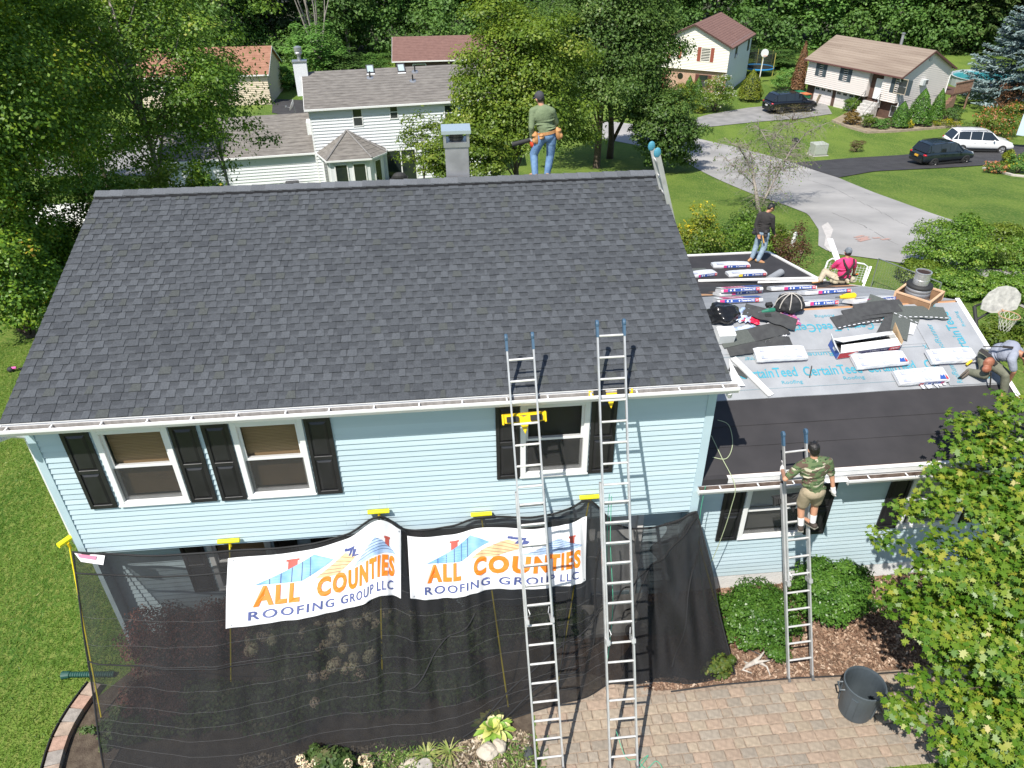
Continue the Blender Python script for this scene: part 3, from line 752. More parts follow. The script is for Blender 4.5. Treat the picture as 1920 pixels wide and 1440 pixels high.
sheet([(W-.5, 8.4), (XR, 8.4), (Pb3[0], Pb3[1]), (Pb2[0], Pb2[1]), (W-.5, Pb2[1]+.02)], WDz).build('rear_roof_deck', M_ply, house, world=True)
M_felt = mat('black roofing felt', (.026, .024, .026), .8, c2=(.036, .033, .035), vs=2.5, bump=.15, bs=6)
M_under = mat('pale grey underlayment', (.255, .265, .28), .7, c2=(.335, .345, .36), vs=2.2, bump=.35, bs=5)
def layer(name, poly, zf, lift, m, t=.004, parent=house):
    """thin membrane that follows the roof and ripples slightly"""
    mb = MB(); (xa, ya), (xb, yb) = poly; nx_, ny_ = max(2, int((xb-xa)/.2)), max(1, int((yb-ya)/.2))
    vs = [(xa+(xb-xa)*i/nx_, ya+(yb-ya)*j/ny_, 0) for j in range(ny_+1) for i in range(nx_+1)]
    vs = [(x, y, zf(y)+lift+.0035*(1+math.sin(x*3.1+y*1.7)*math.sin(y*5+x))) for x, y, _ in vs]; c = nx_+1
    mb.add(vs, [(j*c+i, j*c+i+1, (j+1)*c+i+1, (j+1)*c+i) for j in range(ny_) for i in range(nx_)])
    # turned-down lower edge
    mb.add([vs[0], vs[nx_], (vs[nx_][0], vs[nx_][1], vs[nx_][2]-t-.008), (vs[0][0], vs[0][1], vs[0][2]-t-.008)], [(3, 2, 1, 0)])
    return mb.build(name, m, parent, world=True)
layer('roofing_felt', ((W+.0, .07), (XR-.01, .62)), WFz, .004, M_felt)
layer('roofing_felt', ((W+.0, .56), (XR-.01, 1.0)), WFz, .014, M_felt)
layer('roofing_felt', ((W+.0, .94), (XR-.01, 1.55)), WFz, .024, M_felt)
u1 = layer('underlayment', ((W+.0, 1.45), (XR-.012, 2.52)), WFz, .034, M_under)
u2 = layer('underlayment', ((W+.0, 2.42), (XR-.012, 3.36)), WFz, .045, M_under)
u3 = layer('underlayment', ((14.95, 1.46), (XR-.008, 3.355)), WFz, .056, M_under)
u4 = layer('underlayment', ((W, 3.53), (XR-.01, 4.62)), WRz, .014, M_under)
u5 = layer('underlayment', ((W, 4.55), (XR-.01, 5.62)), WRz, .006, M_under)
sheet([(W, 5.55), (XR-.01, 5.55), (XR-.01, 6.75), (W, 5.85)], lambda y: WRz(y)+.012, .006).build('underlayment', M_under, house, world=True)
layer('roofing_felt', ((W, 5.7), (XR-.012, 7.3)), WRz, -.002, M_felt)
layer('roofing_felt', ((W, 7.22), (XR-.012, 8.4)), WRz, .003, M_felt)
sheet([(W, 8.38), (XR-.02, 8.38), (Pb3[0]-.03, Pb3[1]-.02), (Pb2[0]-.03, Pb2[1]-.03), (W, Pb2[1]-.03)], lambda y: WDz(y)+.008, .006).build('roofing_felt', M_felt, house, world=True)
# white drip edges and rakes of the wing
mb = MB(); mb.bar((10.42, .0, WFz(.03)-.045), (XR+.02, .0, WFz(.03)-.045), .012, .10); mb.bar((10.42, .03, WFz(.03)+.010), (XR+.02, .03, WFz(.03)+.010), .09, .006)
mb.build('eave_drip_edge', M_whitep, house, world=True)
MB().box(W, 10.42, -.02, .07, 3.04, WFz(.05)+.012).build('felt_turn_down', M_felt, house, world=True)
MB().box(W, XR, .02, .05, 2.93, 3.10).build('fascia', M_whitep, house, world=True)
M_leafy = mat('gutter debris', (.09, .06, .045), .9, c2=(.22, .17, .14), vs=9)
gutter(house, W-.05, 11.9, -.03, 3.045, silt=M_leafy); gutter(house, 12.45, XR, -.03, 3.045, silt=M_leafy)
MB().box(11.9, 12.45, -.10, -.004, 2.985, 2.99).build('gutter_liner', M_whitep, house, world=True)
mb = MB(); e3 = (XR+.01)
mb.bar((e3, .02, WFz(.02)-.02), (e3, 3.45, WFz(3.45)-.02), .03, .11); mb.bar((e3-.045, .02, WFz(.02)+.062), (e3-.045, 3.45, WFz(3.45)+.062), .09, .006)
mb.build('rake_trim', M_whitep, house, world=True)
mb = MB(); mb.bar((e3, 3.45, WRz(3.45)-.04), (e3, 8.4, WRz(8.4)-.04), .03, .10); mb.build('rake_trim', M_whitep, house, world=True)
mb = MB()
q = [Vector((Pb3[0], Pb3[1], Pb3[2]+.02)), Vector((Pb2[0], Pb2[1], Pb2[2]+.02)), Vector((W-.4, Pb2[1]+.02, Pb2[2]+.02))]
mb.bar(Vector((XR, 8.4, WDz(8.4)+.02)), q[0], .08, .05); mb.bar(q[0], q[1], .08, .05); mb.bar(q[1], q[2], .08, .05); mb.build('rear_drip_edge', M_whitep, house, world=True)

# printing on the underlayment
M_ink = mat('turquoise ink', (.05, .29, .38), .8, var=.15, vs=9)
fnF = lambda lift: (lambda a, b: (a, b, WFz(b)+lift))
def wtext(par, txt, p0, p1, hgt, lift, flip=False, bold=.015):
    mb = MB()
    A = WF(*p0); B = WF(*p1)
    print_on(mb, txt, fnF(lift), A[0], B[0], (A[1]+B[1])/2, (A[1]+B[1])/2+hgt, bold, flip=flip); mb.build('print', M_ink, par, world=True)
for (a, b) in (((1388, 715), (1496, 709)), ((1509, 709), (1617, 703)), ((1628, 703), (1718, 696)), ((1737, 696), (1845, 690))):
    wtext(u1, 'CertainTeed', a, b, .21, .045)
for (a, b) in (((1467, 726), (1506, 724)), ((1583, 718), (1622, 715))): wtext(u1, 'Roofing', a, b, .095, .045, bold=.005)
for (a, b) in (((1397, 682), (1450, 679)), ((1508, 674), (1600, 669)), ((1480, 660), (1528, 656)), ((1668, 640), (1740, 636)), ((1732, 658), (1750, 657))):
    wtext(u1, 'RoofRunner' if b[0]-a[0] > 20 else '10X', a, b, .10, .045, flip=True, bold=.0)
for (a, b) in (((1478, 630), (1532, 627)), ((1536, 629), (1640, 621)), ((1655, 618), (1722, 611))): wtext(u2, 'CertainTeed' if b[0]-a[0] > 60 else 'Certa', a, b, .20, .056, flip=True)
for (a, b) in (((1528, 602), (1564, 599)), ((1640, 594), (1675, 591))): wtext(u2, 'Roofing', a, b, .09, .056, flip=True, bold=.0)
def vtext(txt, xb, y0, y1, hgt, lift, bold=.015):   # reads up the slope
    v, f, _ = glyphs(txt, bold); MB().add([(xb-hgt*q, y0+(y1-y0)*p, WFz(y0+(y1-y0)*p)+lift) for p, q in v], f).build('print', M_ink, u3, world=True)
vtext('CertainTeed', 15.72, 1.98, 3.12, .20, .067); vtext('Certain', 15.80, 1.05+.5, 1.90, .17, .067); vtext('Ce', 15.55, 3.18, 3.34, .20, .067)
vtext('Roofing', 15.93, 2.75, 3.12, .09, .067, .0); vtext('RoofRunner', 15.25, 2.15, 2.85, .11, .067, .0); vtext('RoofRunner', 15.22, 1.50, 2.0, .11, .067, .0)
mb = MB()
for y, x0, x1 in ((1.63, 10.2, 14.9), (2.36, 10.2, 14.9), (2.9, 10.6, 14.9)): mb.box(x0, x1, y, y+.006, WFz(y)+.046+.004*(y > 2.4)*3, WFz(y)+.047+.004*(y > 2.4)*3)
mb.build('chalk_line', mat('lap line ink', (.20, .35, .40), .8), u1, world=True)

# ================================================================== LADDERS
M_alu = mat('ladder aluminium', (.52, .52, .515), .42, .45, var=.12, vs=6)
M_alu2 = mat('ribbed rung aluminium', (.62, .61, .59), .45, .35, var=.1, vs=12)
M_cap = mat('blue rubber', (.05, .105, .17), .6, var=.1, vs=8)
M_yel = mat('yellow plastic', (.80, .55, .01), .45)
M_brightyel = mat('bright yellow plastic', (.85, .78, .02), .45)
M_rub = mat('black rubber', (.02, .02, .02), .7)
M_foot = mat('dark shoe metal', (.2, .2, .2), .5, .5)
def ladder(label, foot, tip, half=.205, base_end=.72, fly_start=.3, standoff=None, so_at=.86, group='aluminium extension ladders'):
    foot = Vector(foot); tip = Vector(tip); L_ = (tip-foot).length
    t = thing('ladder', label, 'ladder', foot, group=group)
    zx = (tip-foot).normalized(); xx = Vector((1, 0, 0)); xx = (xx-zx*xx.dot(zx)).normalized(); yy = zx.cross(xx)
    if yy.y < 0: yy = -yy
    Mx = Matrix((xx, yy, zx)).transposed().to_4x4(); t.matrix_world = Matrix.Translation(foot) @ Mx
    # local: x across, y away from the climber, z up the ladder
    hb = half+.02
    for s in (-1, 1):
        MB().box(s*hb-.013, s*hb+.013, .0, .075, 0, L_*base_end).build('rail', M_alu, t)
        MB().box(s*half-.012, s*half+.012, -.062, -.004, L_*fly_start, L_-.13).build('rail', M_alu, t)
        b = MB(); b.box(s*half-.017, s*half+.017, -.068, .0, L_-.22, L_-.07)
        b.lathe([(.0, -.022), (.050, -.020), (.055, 0), (.050, .020), (0, .022)], (s*half, -.033, L_-.035), 12, M=Matrix.Rotation(R(90), 4, 'Y'))
        b.build('end_cap', M_cap, t, smooth=False)
        b = MB(); b.box(s*hb-.02, s*hb+.02, -.01, .085, -.02, .06); b.box(s*hb-.03, s*hb+.03, -.02, .11, -.04, -.018); b.build('foot', M_foot, t)
    z = .22+(.15 if 'camouflage' in label else 0)
    rb = MB().tube([(-hb, .037, 0), (hb, .037, 0)], .017, 8).mesh('rung', M_alu2); rf = MB().tube([(-half, -.033, 0), (half, -.033, 0)], .017, 8).mesh('rung', M_alu2)
    k = 0
    while z < L_-.12:
        if z < L_*base_end-.05: link('rung', rb, t, (0, 0, z))
        if z > L_*fly_start: link('rung', rf, t, (0, 0, z+.045 if z < L_*base_end-.05 else z))
        z += .3048; k += 1
    b = MB()
    for s in (-1, 1): b.box(s*half-.03, s*half+.03, -.075, .08, L_*fly_start+.02, L_*fly_start+.09)
    b.tube([(-half+.03, .01, L_*fly_start+.1), (-half+.05, -.06, L_*fly_start+.18), (-half+.03, .0, L_*fly_start+.24)], .008, 6)
    b.tube([(half-.03, .01, L_*fly_start+.1), (half-.05, -.06, L_*fly_start+.18), (half-.03, .0, L_*fly_start+.24)], .008, 6)
    b.build('rung_lock', M_alu, t)
    if standoff is not None:
        z = so_at; m = standoff; b = MB(); wv = .29
        # chevron shaped stabiliser body behind the fly rails with two rubber grips
        b.prism([(-wv, .085, z-.02), (-.06, .085, z-.05), (0, .085, z-.20), (.06, .085, z-.05), (wv, .085, z-.02), (wv, .085, z+.09), (.08, .085, z+.09), (0, .085, z+.05), (-.08, .085, z+.09), (-wv, .085, z+.09)], (0, .05, 0))
        b.box(-wv-.03, -wv, .07, .15, z-.04, z+.11); b.box(wv, wv+.03, .07, .15, z-.04, z+.11)
        b.box(-wv-.03, wv+.03, .10, .20, z+.075, z+.10)
        so_ = b.build('standoff', m, t); bevel(so_, .008, 1)
        for s in (-1, 1): bb = MB().box(s*.17-.085, s*.17+.085, .045, .09, z+.0, z+.075).build('grip', M_rub, so_)
    return t
ladder('long ladder leaning left in front of the two banners with a yellow standoff', (7.16, -2.86, .05), (6.99, .02, 6.06), .185, .66, .36, M_yel, 6.68-1.26, None)
ladder('tallest ladder, right of both banners, standing upright with a yellow standoff', (8.28, -2.95, .05), (8.27, .04, 6.19), .19, .66, .30, M_yel, 6.86-1.10, None)
ladder('shorter ladder in front of the wing window carrying the man in camouflage', (11.60, -1.70, .03), (11.37, .05, 4.02), .185, .80, .40, M_rub, 3.15, None)
# a ladder top showing above the right end of the ridge, seen side on
t = thing('ladder', 'top of a ladder with two round blue end caps beyond the right ridge end', 'ladder', (10.75, 3.55, 4.35))
a0 = Vector((10.75, 3.55, 4.35)); tp = Vector((9.74, 3.55, 7.42)); d = (tp-a0)
for dx, dy in ((0, 0), (0, .40)):
    b = MB(); o_ = Vector((dx, dy, 0)); b.bar(a0+o_, tp+o_, .085, .035, up=(0, 1, 0)); b.build('rail', M_alu, t, world=True)
    b = MB(); b.ell(tp+o_+d.normalized()*.04, (.065, .035, .09), 12, 8); b.build('end_cap', mat('bright blue rubber', (.06, .25, .34), .6), t, world=True)
for i in range(1, 11):
    p = a0+d*(i*.3048/d.length)
    if i*.3048 < d.length-.05: MB().tube([p, p+Vector((0, .40, 0))], .017, 6).build('rung', M_alu2, t, world=True)

# ================================================================== NET, POLES, BANNERS
topP = [(137, 1033), (290, 1040), (430, 1031), (560, 1022), (650, 1000), (710, 967), (765, 992), (840, 986), (905, 968), (1000, 968), (1060, 955), (1105, 938), (1150, 978), (1190, 990), (1250, 982), (1305, 958)]
botP = [(197, 1450), (345, 1475), (470, 1468), (600, 1424), (690, 1412), (745, 1408), (820, 1401), (885, 1384), (950, 1352), (1045, 1322), (1100, 1308), (1142, 1284), (1185, 1284), (1235, 1278), (1300, 1282), (1378, 1264)]
topW = [PY(x, y, -.11) for x, y in topP]; botW = [PZ(x, y, .03) for x, y in botP]
NU = len(topW)-1
def cat(P, u):
    u = min(max(u, 0), 1)*NU; i = min(int(u), NU-1); f_ = u-i
    p0, p1, p2, p3 = P[max(i-1, 0)], P[i], P[i+1], P[min(i+2, NU)]
    return .5*((2*p1)+(-p0+p2)*f_+(2*p0-5*p1+4*p2-p3)*f_**2+(-p0+3*p1-3*p2+p3)*f_**3)
def net(u, v, off=0.):
    a = cat(topW, u); b = cat(botW, u); v = min(max(v, 0), 1)
    p = a*(1-v)+b*v
    sag = math.sin(math.pi*v); ul = u*NU
    fold = .045*math.sin(ul*4.4+v*2.5)*sag+.028*math.sin(ul*9.3-v*5+1)*sag+.014*math.sin(ul*17+v*9)*sag+.02*math.sin(ul*2-v*11)*sag
    right = max(0, min(1, (u-.70)/.12))
    fold += right*sag*(.10*math.sin(ul*5.2-v*3.4)+.05*math.sin(ul*11+v*6))
    tens = .05*math.exp(-v*4)*math.sin(ul*8)
    n = np.array([0, -.8, .6])
    return p+n*(fold+tens*.5+.0*sag+off)
M_net = seethrough('black debris netting', (.009, .009, .010), .70, .85, weave=.07)
nb = thing('debris_net', 'black mesh debris netting draped from yellow poles over the front beds', 'netting', (0, -.1, 0))
nu_, nv_ = 220, 70; vs = [net(i/nu_, j/nv_) for j in range(nv_+1) for i in range(nu_+1)]; c = nu_+1
MB().add(vs, [(j*c+i, j*c+i+1, (j+1)*c+i+1, (j+1)*c+i) for j in range(nv_) for i in range(nu_)]).build('mesh_sheet', M_net, nb, world=True, smooth=True)
vs = [net((.93-.17*j/nv_+.012*math.sin(j*.5))*(1-i/110)+i/110, j/nv_, -.05-.03*math.sin(i*.09+j*.12)) for j in range(nv_+1) for i in range(111)]
MB().add(vs, [(j*111+i, j*111+i+1, (j+1)*111+i+1, (j+1)*111+i) for j in range(nv_) for i in range(110)]).build('doubled_sheet', M_net, nb, world=True, smooth=True)
M_hem = mat('black hem webbing', (.012, .012, .013), .8)
def hem(fn, n, r=.012):
    return MB().tube([fn(i/n) for i in range(n+1)], r, 5).build('hem', M_hem, nb, world=True)
hem(lambda t: net(t, .004, .01), 200, .018); hem(lambda t: net(t, .996, .01), 120, .010); hem(lambda t: net(0, t, .01), 30, .014); hem(lambda t: net(1, t, .01), 30, .014)
hem(lambda t: net(.19*t, .10, .012), 40, .014); hem(lambda t: net(.205*t, .50+.02*t, .012), 40, .012); hem(lambda t: net(.93+.07*t-.22*(1-t), .62-.6*t, .02), 40, .012)
M_thread = mat('pale net seam', (.09, .09, .09), .8)
mb = MB()
for vv in (.30, .41, .51, .60, .68, .755, .82, .88, .935):
    for a in range(0, 60):
        u0 = a/60*.74; mb.tube([net(u0+.74*q/240, vv+.01*math.sin(u0*9+vv*20), .004) for q in range(5)], .0022, 3, cap=False)
mb.build('seam', M_thread, nb, world=True, kind='stuff')
mb = MB()
for (u0, v0, u1, v1) in ((.60, .90, .70, .05), (.45, .98, .74, .55), (.35, .75, .50, .42), (.79, .6, .97, .03), (.70, .75, .76, .1), (.9, .9, .99, .12), (.50, .99, .66, .80)):
    mb.tube([net(u0+(u1-u0)*q/24, v0+(v1-v0)*q/24+.03*math.sin(q*.35), .012) for q in range(25)], .014, 5)
mb.build('gathered_fold', M_hem, nb, world=True)
# small things caught on the net
MB().add([net(a, b, .02) for a, b in ((.002, .004), (.030, .012), (.028, .055), (.010, .045))], [(0, 1, 2, 3)]).build('tag', mat('white tag', (.75, .72, .72), .7), nb, world=True)
MB().add([net(a, b, .024) for a, b in ((.007, .010), (.024, .016), (.023, .034), (.009, .026))], [(0, 1, 2, 3)]).build('tag_print', mat('pink print', (.65, .18, .28), .7), nb, world=True)
# poles
heads = [(128, 1013, 190, 1345), (430, 1010, 440, 1215), (710, 955, 712, 1235), (902, 960, 955, 1345), (1105, 928, 1045, 1320), (1310, 1010, 1356, 1182)]
plab = ['yellow support pole at the far left edge of the netting', 'yellow support pole behind the left edge of the first banner', 'yellow support pole at the peak between the two banners', 'yellow support pole behind the middle of the second banner',
        'yellow support pole with padded head right of the second banner', 'yellow support pole along the right edge of the netting']
M_pole = mat('yellow painted pole', (.75, .60, .02), .4)
for (x, y, bx, by), lb in zip(heads, plab):
    H = PY(x, y, -.03); Fp = PZ(bx, by, 0)
    if x == 430: Fp = np.array([2.05, -1.2, 0])
    if x == 710: Fp = np.array([4.55, -1.3, 0])
    if x in (902, 1105): Fp = Fp+np.array([0, .18, 0])
    t = thing('support_pole', lb, 'pole', Fp)
    top = Vector(H)+Vector((0, -.02, -.05))
    MB().tube([Fp, top], .013, 8).build('pole', M_pole, t, world=True)
    if x < 1300:
        h = MB()
        if x > 200: h.tube([top+Vector((-.17, -.03, .05)), top+Vector((.17, -.03, .05))], .036, 10)
        else: h.tube([top+Vector((-.10, -.10, .06)), top+Vector((.02, .08, .06))], .045, 10)
        h.build('padded_head', M_brightyel, t, world=True); MB().tube([top+Vector((0, -.02, .03)), top+Vector((0, -.01, -.09))], .024, 8).build('socket', M_yel, t, world=True)
# banners
def find_uv(px, py):
    best = None
    for st, (ua_, ub_, va_, vb_) in enumerate([(0, 1, 0, 1)]):
        u0, u1, v0, v1 = ua_, ub_, va_, vb_
        for it in range(5):
            bd = 1e9
            for i in range(13):
                for j in range(13):
                    u = u0+(u1-u0)*i/12; v_ = v0+(v1-v0)*j/12; q = pr(net(u, v_)); dd = (q[0]-px)**2+(q[1]-py)**2
                    if dd < bd: bd = dd; bu, bv = u, v_
            du = (u1-u0)*.12; dv = (v1-v0)*.12; u0, u1, v0, v1 = bu-du, bu+du, bv-dv, bv+dv
    return bu, bv
M_ban = mat('white vinyl banner', (.68, .68, .69), .5, var=.02, vs=3, bump=.25, bs=3)
M_org = mat('orange ink', (.78, .185, .008), .6); M_navy = mat('navy ink', (.055, .075, .22), .6)
M_blu = mat('blue roof ink', (.10, .27, .55), .6, c2=(.25, .45, .68), vs=4); M_blu2 = mat('slate roof ink', (.22, .33, .52), .6, c2=(.42, .52, .66), vs=6)
M_tan = mat('tan shingle ink', (.66, .45, .25), .6, var=.15, vs=10); M_brk = mat('brick red ink', (.38, .07, .05), .6); M_line = mat('dark line ink', (.05, .08, .16), .6)
M_tl = mat('brown line ink', (.25, .14, .08), .6)
def banner(label, quad, extra=.0):
    Q = [np.array(find_uv(*q)) for q in quad]   # TL TR BR BL
    C0 = net(*Q[0]); t = thing('banner', label, 'banner', C0)
    def S(a, b, h=0.):      # a right, b up
        q = (Q[3]*(1-a)+Q[2]*a)*(1-b)+(Q[0]*(1-a)+Q[1]*a)*b
        wr = .010*math.sin(a*23+b*4)*math.sin(b*3+a*2)+.012*math.sin((a-b*.15-.62)*26)*math.exp(-((a-.70-b*.1)/.12)**2)
        base = net(q[0], q[1], .035); return base+np.array([0, -.8, .6])*(wr+h)
    n1, n2 = 220, 60; vs = [S(i/n1, j/n2) for j in range(n2+1) for i in range(n1+1)]; c = n1+1
    o = MB().add(vs, [(j*c+i, j*c+i+1, (j+1)*c+i+1, (j+1)*c+i) for j in range(n2) for i in range(n1)]).build('vinyl_sheet', M_ban, t, world=True, smooth=True)
    sd = o.modifiers.new('thick', 'SOLIDIFY'); sd.thickness = .002; sd.offset = -1
    def P(pts, m, h, nm):
        mb = MB()
        for poly in pts:
            # subdivide outline edges so the print follows the sheet: triangulate as fan of short strips
            if len(poly) == 4:
                A, B, C_, D = [np.array(p) for p in poly]; k1, k2 = 26, 10; g = []
                for j in range(k2+1):
                    for i in range(k1+1):
                        p = (A*(1-i/k1)+B*i/k1)*(1-j/k2)+(D*(1-i/k1)+C_*i/k1)*j/k2; g.append(S(p[0], p[1], h))
                mb.add(g, [(j*(k1+1)+i, j*(k1+1)+i+1, (j+1)*(k1+1)+i+1, (j+1)*(k1+1)+i) for j in range(k2) for i in range(k1)])
            else: mb.add([S(p[0], p[1], h) for p in poly], [tuple(range(len(poly)))])
        return mb.build(nm, m, o, world=True)
    for wd_, xa, xb, za_, zb_, bo, mm_ in (('ALL', .10, .285, .26, .55, .052, M_org), ('COUNTIES', .365, .94, .26, .55, .052, M_org), ('ROOFING', .085, .46, .08, .205, .012, M_navy), ('GROUP', .50, .755, .08, .205, .012, M_navy), ('LLC', .79, .93, .08, .205, .012, M_navy)):
        x = MB(); print_on(x, wd_, lambda a, b: S(a, b, .016), xa, xb, za_, zb_, bo, spacing=1.22); x.build('lettering', mm_, o, world=True)
    # three printed roofs
    P([[(.10, .57), (.29, .555), (.45, .77), (.345, .92)]], M_blu, .009, 'roof_print')
    P([[(.35, .555), (.47, .53), (.61, .72), (.52, .81)]], M_tan, .009, 'roof_print')
    P([[(.575, .57), (.80, .56), (.96, .59), (.765, .80)]], M_blu2, .009, 'roof_print')
    P([[(.225, .75), (.265, .79), (.265, .88), (.225, .88)], [(.217, .87), (.273, .87), (.273, .90), (.217, .90)]], M_brk, .007, 'chimney_print')
    P([[(.853, .69), (.888, .66), (.888, .775), (.853, .775)], [(.845, .765), (.896, .765), (.896, .795), (.845, .795)]], M_brk, .011, 'chimney_print')
    ln = []
    for f_ in (.22, .40, .58, .76, .92):
        a = .10+.245*f_; lo = .56 if a < .29 else .555+(a-.29)*1.34; ln.append([(a, lo), (a+.004, lo), (a+.004, .57+.35*f_), (a, .57+.35*f_)])
    P(ln, M_line, .0115, 'roof_line'); tl = []
    for k in range(1, 6):
        f_ = k/6; tl.append([(.35+.17*f_, .555+.255*f_), (.47+.14*f_, .53+.19*f_), (.47+.14*f_, .538+.19*f_), (.35+.17*f_, .563+.255*f_)])
    P(tl, M_tl, .0115, 'roof_line'); tl = []
    for k in range(1, 6):
        f_ = k/6; tl.append([(.575+.19*f_, .57+.23*f_), (.96-.195*f_, .59+.21*f_), (.96-.195*f_, .597+.21*f_), (.575+.19*f_, .577+.23*f_)])
    P(tl, M_line, .0115, 'roof_line')
    # crouching roofer silhouette
    P([[(x_-.07, y_-.085) for x_, y_ in q_] for q_ in ([(.615, .83), (.63, .83), (.645, .90), (.63, .905)], [(.60, .905), (.655, .90), (.66, .94), (.61, .94)], [(.64, .80), (.655, .80), (.675, .88), (.650, .905)], [(.655, .80), (.690, .785), (.693, .80), (.660, .82)], [(.588, .91), (.607, .91), (.607, .95), (.588, .95)])], M_navy, .0115, 'worker_print')
    gm = MB()
    for a, b in ((.02, .96), (.98, .96), (.02, .04), (.98, .04)): gm.ell(S(a, b, .004), (.012, .012, .012), 8, 5)
    gm.build('grommet', M_galv, o, world=True); return t
banner('white banner with orange letters on the left, its right third crumpled', [(429, 1046), (752, 993), (752, 1122), (425, 1178)])
banner('white banner with orange letters on the right, crossed by a ladder', [(764, 1004), (1100, 968), (1098, 1088), (770, 1121)])

# ropes
M_rope = mat('green nylon rope', (.08, .38, .24), .7); M_rope2 = mat('pale olive rope', (.40, .45, .28), .8)
def rope(label, pts, r, m, n=10):
    P = [Vector(p) for p in pts]; out = []
    for i in range(len(P)-1):
        p0, p1, p2, p3 = P[max(i-1, 0)], P[i], P[i+1], P[min(i+2, len(P)-1)]
        for k in range(n):
            f_ = k/n; out.append(.5*((2*p1)+(-p0+p2)*f_+(2*p0-5*p1+4*p2-p3)*f_**2+(-p0+3*p1-3*p2+p3)*f_**3))
    out.append(P[-1]); o = MB().tube(out, r, 5).build('rope', m); tag(o, label, 'rope'); return o
rope('green rope hanging in two strands behind the rungs of the tallest ladder', [(8.22, -1.05, 3.9), (8.20, -1.30, 3.2), (8.24, -1.6, 2.2), (8.14, -1.95, 1.5), (8.12, -1.9, 1.48), (8.17, -1.2, 3.2), (8.20, -1.0, 3.9)], .006, M_rope)
rope('green rope tangled on the pavers at the foot of the tallest ladder', [(8.25, -2.4, .25), (8.35, -2.75, .05), (8.5, -2.8, .05), (8.62, -2.95, .05), (8.8, -2.85, .05), (8.85, -3.0, .05), (8.6, -3.1, .05), (8.5, -2.9, .06), (8.7, -2.75, .05), (8.45, -3.0, .05)], .006, M_rope)
def loopz(px, py, y): return PY(px, py, y)
rope('pale rope looping over the wing gutter left of the window', [WF(1345, 790)+[0, 0, .03], WF(1366, 800)+[0, 0, .03], WF(1373, 835)+[0, 0, .03], WF(1362, 862)+[0, 0, .03], WF(1336, 860)+[0, 0, .03]], .007, M_rope2)
rope('pale rope falling from the small roof past the black shutter', [WF(1333, 820)+[0, 0, .04], WF(1352, 860)+[0, 0, .04], (10.50, -.13, 3.10), (10.52, -.12, 2.6), (10.50, -.05, 1.9), (10.42, .0, 1.2), (10.35, .1, .8)], .007, M_rope2)
rope('green rope hanging down the house corner beside the netting', [(10.02, -.1, 3.1), (10.04, -.05, 2.4), (10.12, -.1, 1.6), (10.25, -.1, .9), (10.4, -.3, .2), (10.6, -.5, .03), (10.9, -.7, .03), (10.85, -.3, .03), (11.1, -.2, .03)], .007, M_rope)

# ================================================================== GARDEN THINGS
# rubbish can lying slightly tilted on the pavers
M_can = mat('grey blue plastic', (.052, .066, .076), .5, c2=(.075, .092, .105), vs=3)
t = thing('trash_can', 'large grey plastic trash can, open and empty, on the brick walkway', 'trash can', (12.22, -2.32, .03))
b = MB(); n = 28
b.lathe([(0, 0), (.235, 0), (.25, .03), (.29, .62), (.30, .63), (.30, .68), (.315, .685), (.318, .73), (.300, .735), (.29, .70), (.245, .04), (0, .035)], n=n)
body = b.build('body', M_can, t, smooth=False)
for k in range(4):
    a = k*math.pi/2+.4; MB().bar((math.cos(a)*.262, math.sin(a)*.262, .10), (math.cos(a)*.292, math.sin(a)*.292, .58), .10, .02, up=(math.cos(a), math.sin(a), 0)).build('rib', M_can, body)
for a in (2.6, -.54):
    MB().tube([(math.cos(a-.25)*.30, math.sin(a-.25)*.30, .60), (math.cos(a-.2)*.37, math.sin(a-.2)*.37, .58), (math.cos(a+.2)*.37, math.sin(a+.2)*.37, .58), (math.cos(a+.25)*.30, math.sin(a+.25)*.30, .60)], .018, 6).build('handle', M_can, t)
t.rotation_euler = (0, 0, .3)
# rocks
def rock(label, loc, r, seed, m):
    rs = random.Random(seed); bm = bmesh.new(); bmesh.ops.create_icosphere(bm, subdivisions=3, radius=1)
    ph = [rs.uniform(0, 6) for _ in range(6)]
    for v_ in bm.verts:
        c = v_.co; k = 1+.16*math.sin(c.x*3+ph[0])*math.cos(c.y*2.6+ph[1])+.10*math.sin(c.z*5+ph[2])+.07*math.sin(c.x*7+ph[3])*math.sin(c.y*8+ph[4])
        v_.co = Vector((c.x*r[0], c.y*r[1], max(c.z, -.3)*r[2]))*k
    me = bpy.data.meshes.new('rock'); bm.to_mesh(me); bm.free(); me.materials.append(m); o = link('rock', me, None, loc); tag(o, label, 'rock'); return o
M_rock = mat('pale tan stone', (.42, .36, .28), .9, c2=(.52, .46, .38), vs=5, bump=.5, bs=14)
rock('smooth tan rock directly below the hosta plant', tuple(PZ(915, 1408, .08)), (.15, .13, .12), 3, M_rock)
rock('second tan rock tucked against the right of the first under the hosta', tuple(PZ(937, 1400, .06)), (.11, .12, .10), 5, M_rock)
rock('flat tan rock near the end of the netting at the picture bottom', tuple(PZ(770, 1432, .03)), (.17, .10, .05), 8, M_rock)
rock('dark flat stone beside the foot of the left ladder', tuple(PZ(990, 1412, .03)), (.07, .10, .04), 9, mat('dark slate', (.06, .065, .07), .8, var=.2))
t = thing('tree_stump', 'small pale sawn stump below the netting at the picture bottom', 'stump', tuple(PZ(797, 1440, 0)))
b = MB(); b.lathe([(.13, -.05), (.125, .07), (.11, .085), (0, .085)], n=14); b.build('wood', mat('weathered wood', (.36, .33, .29), .9, var=.2, vs=15), t)
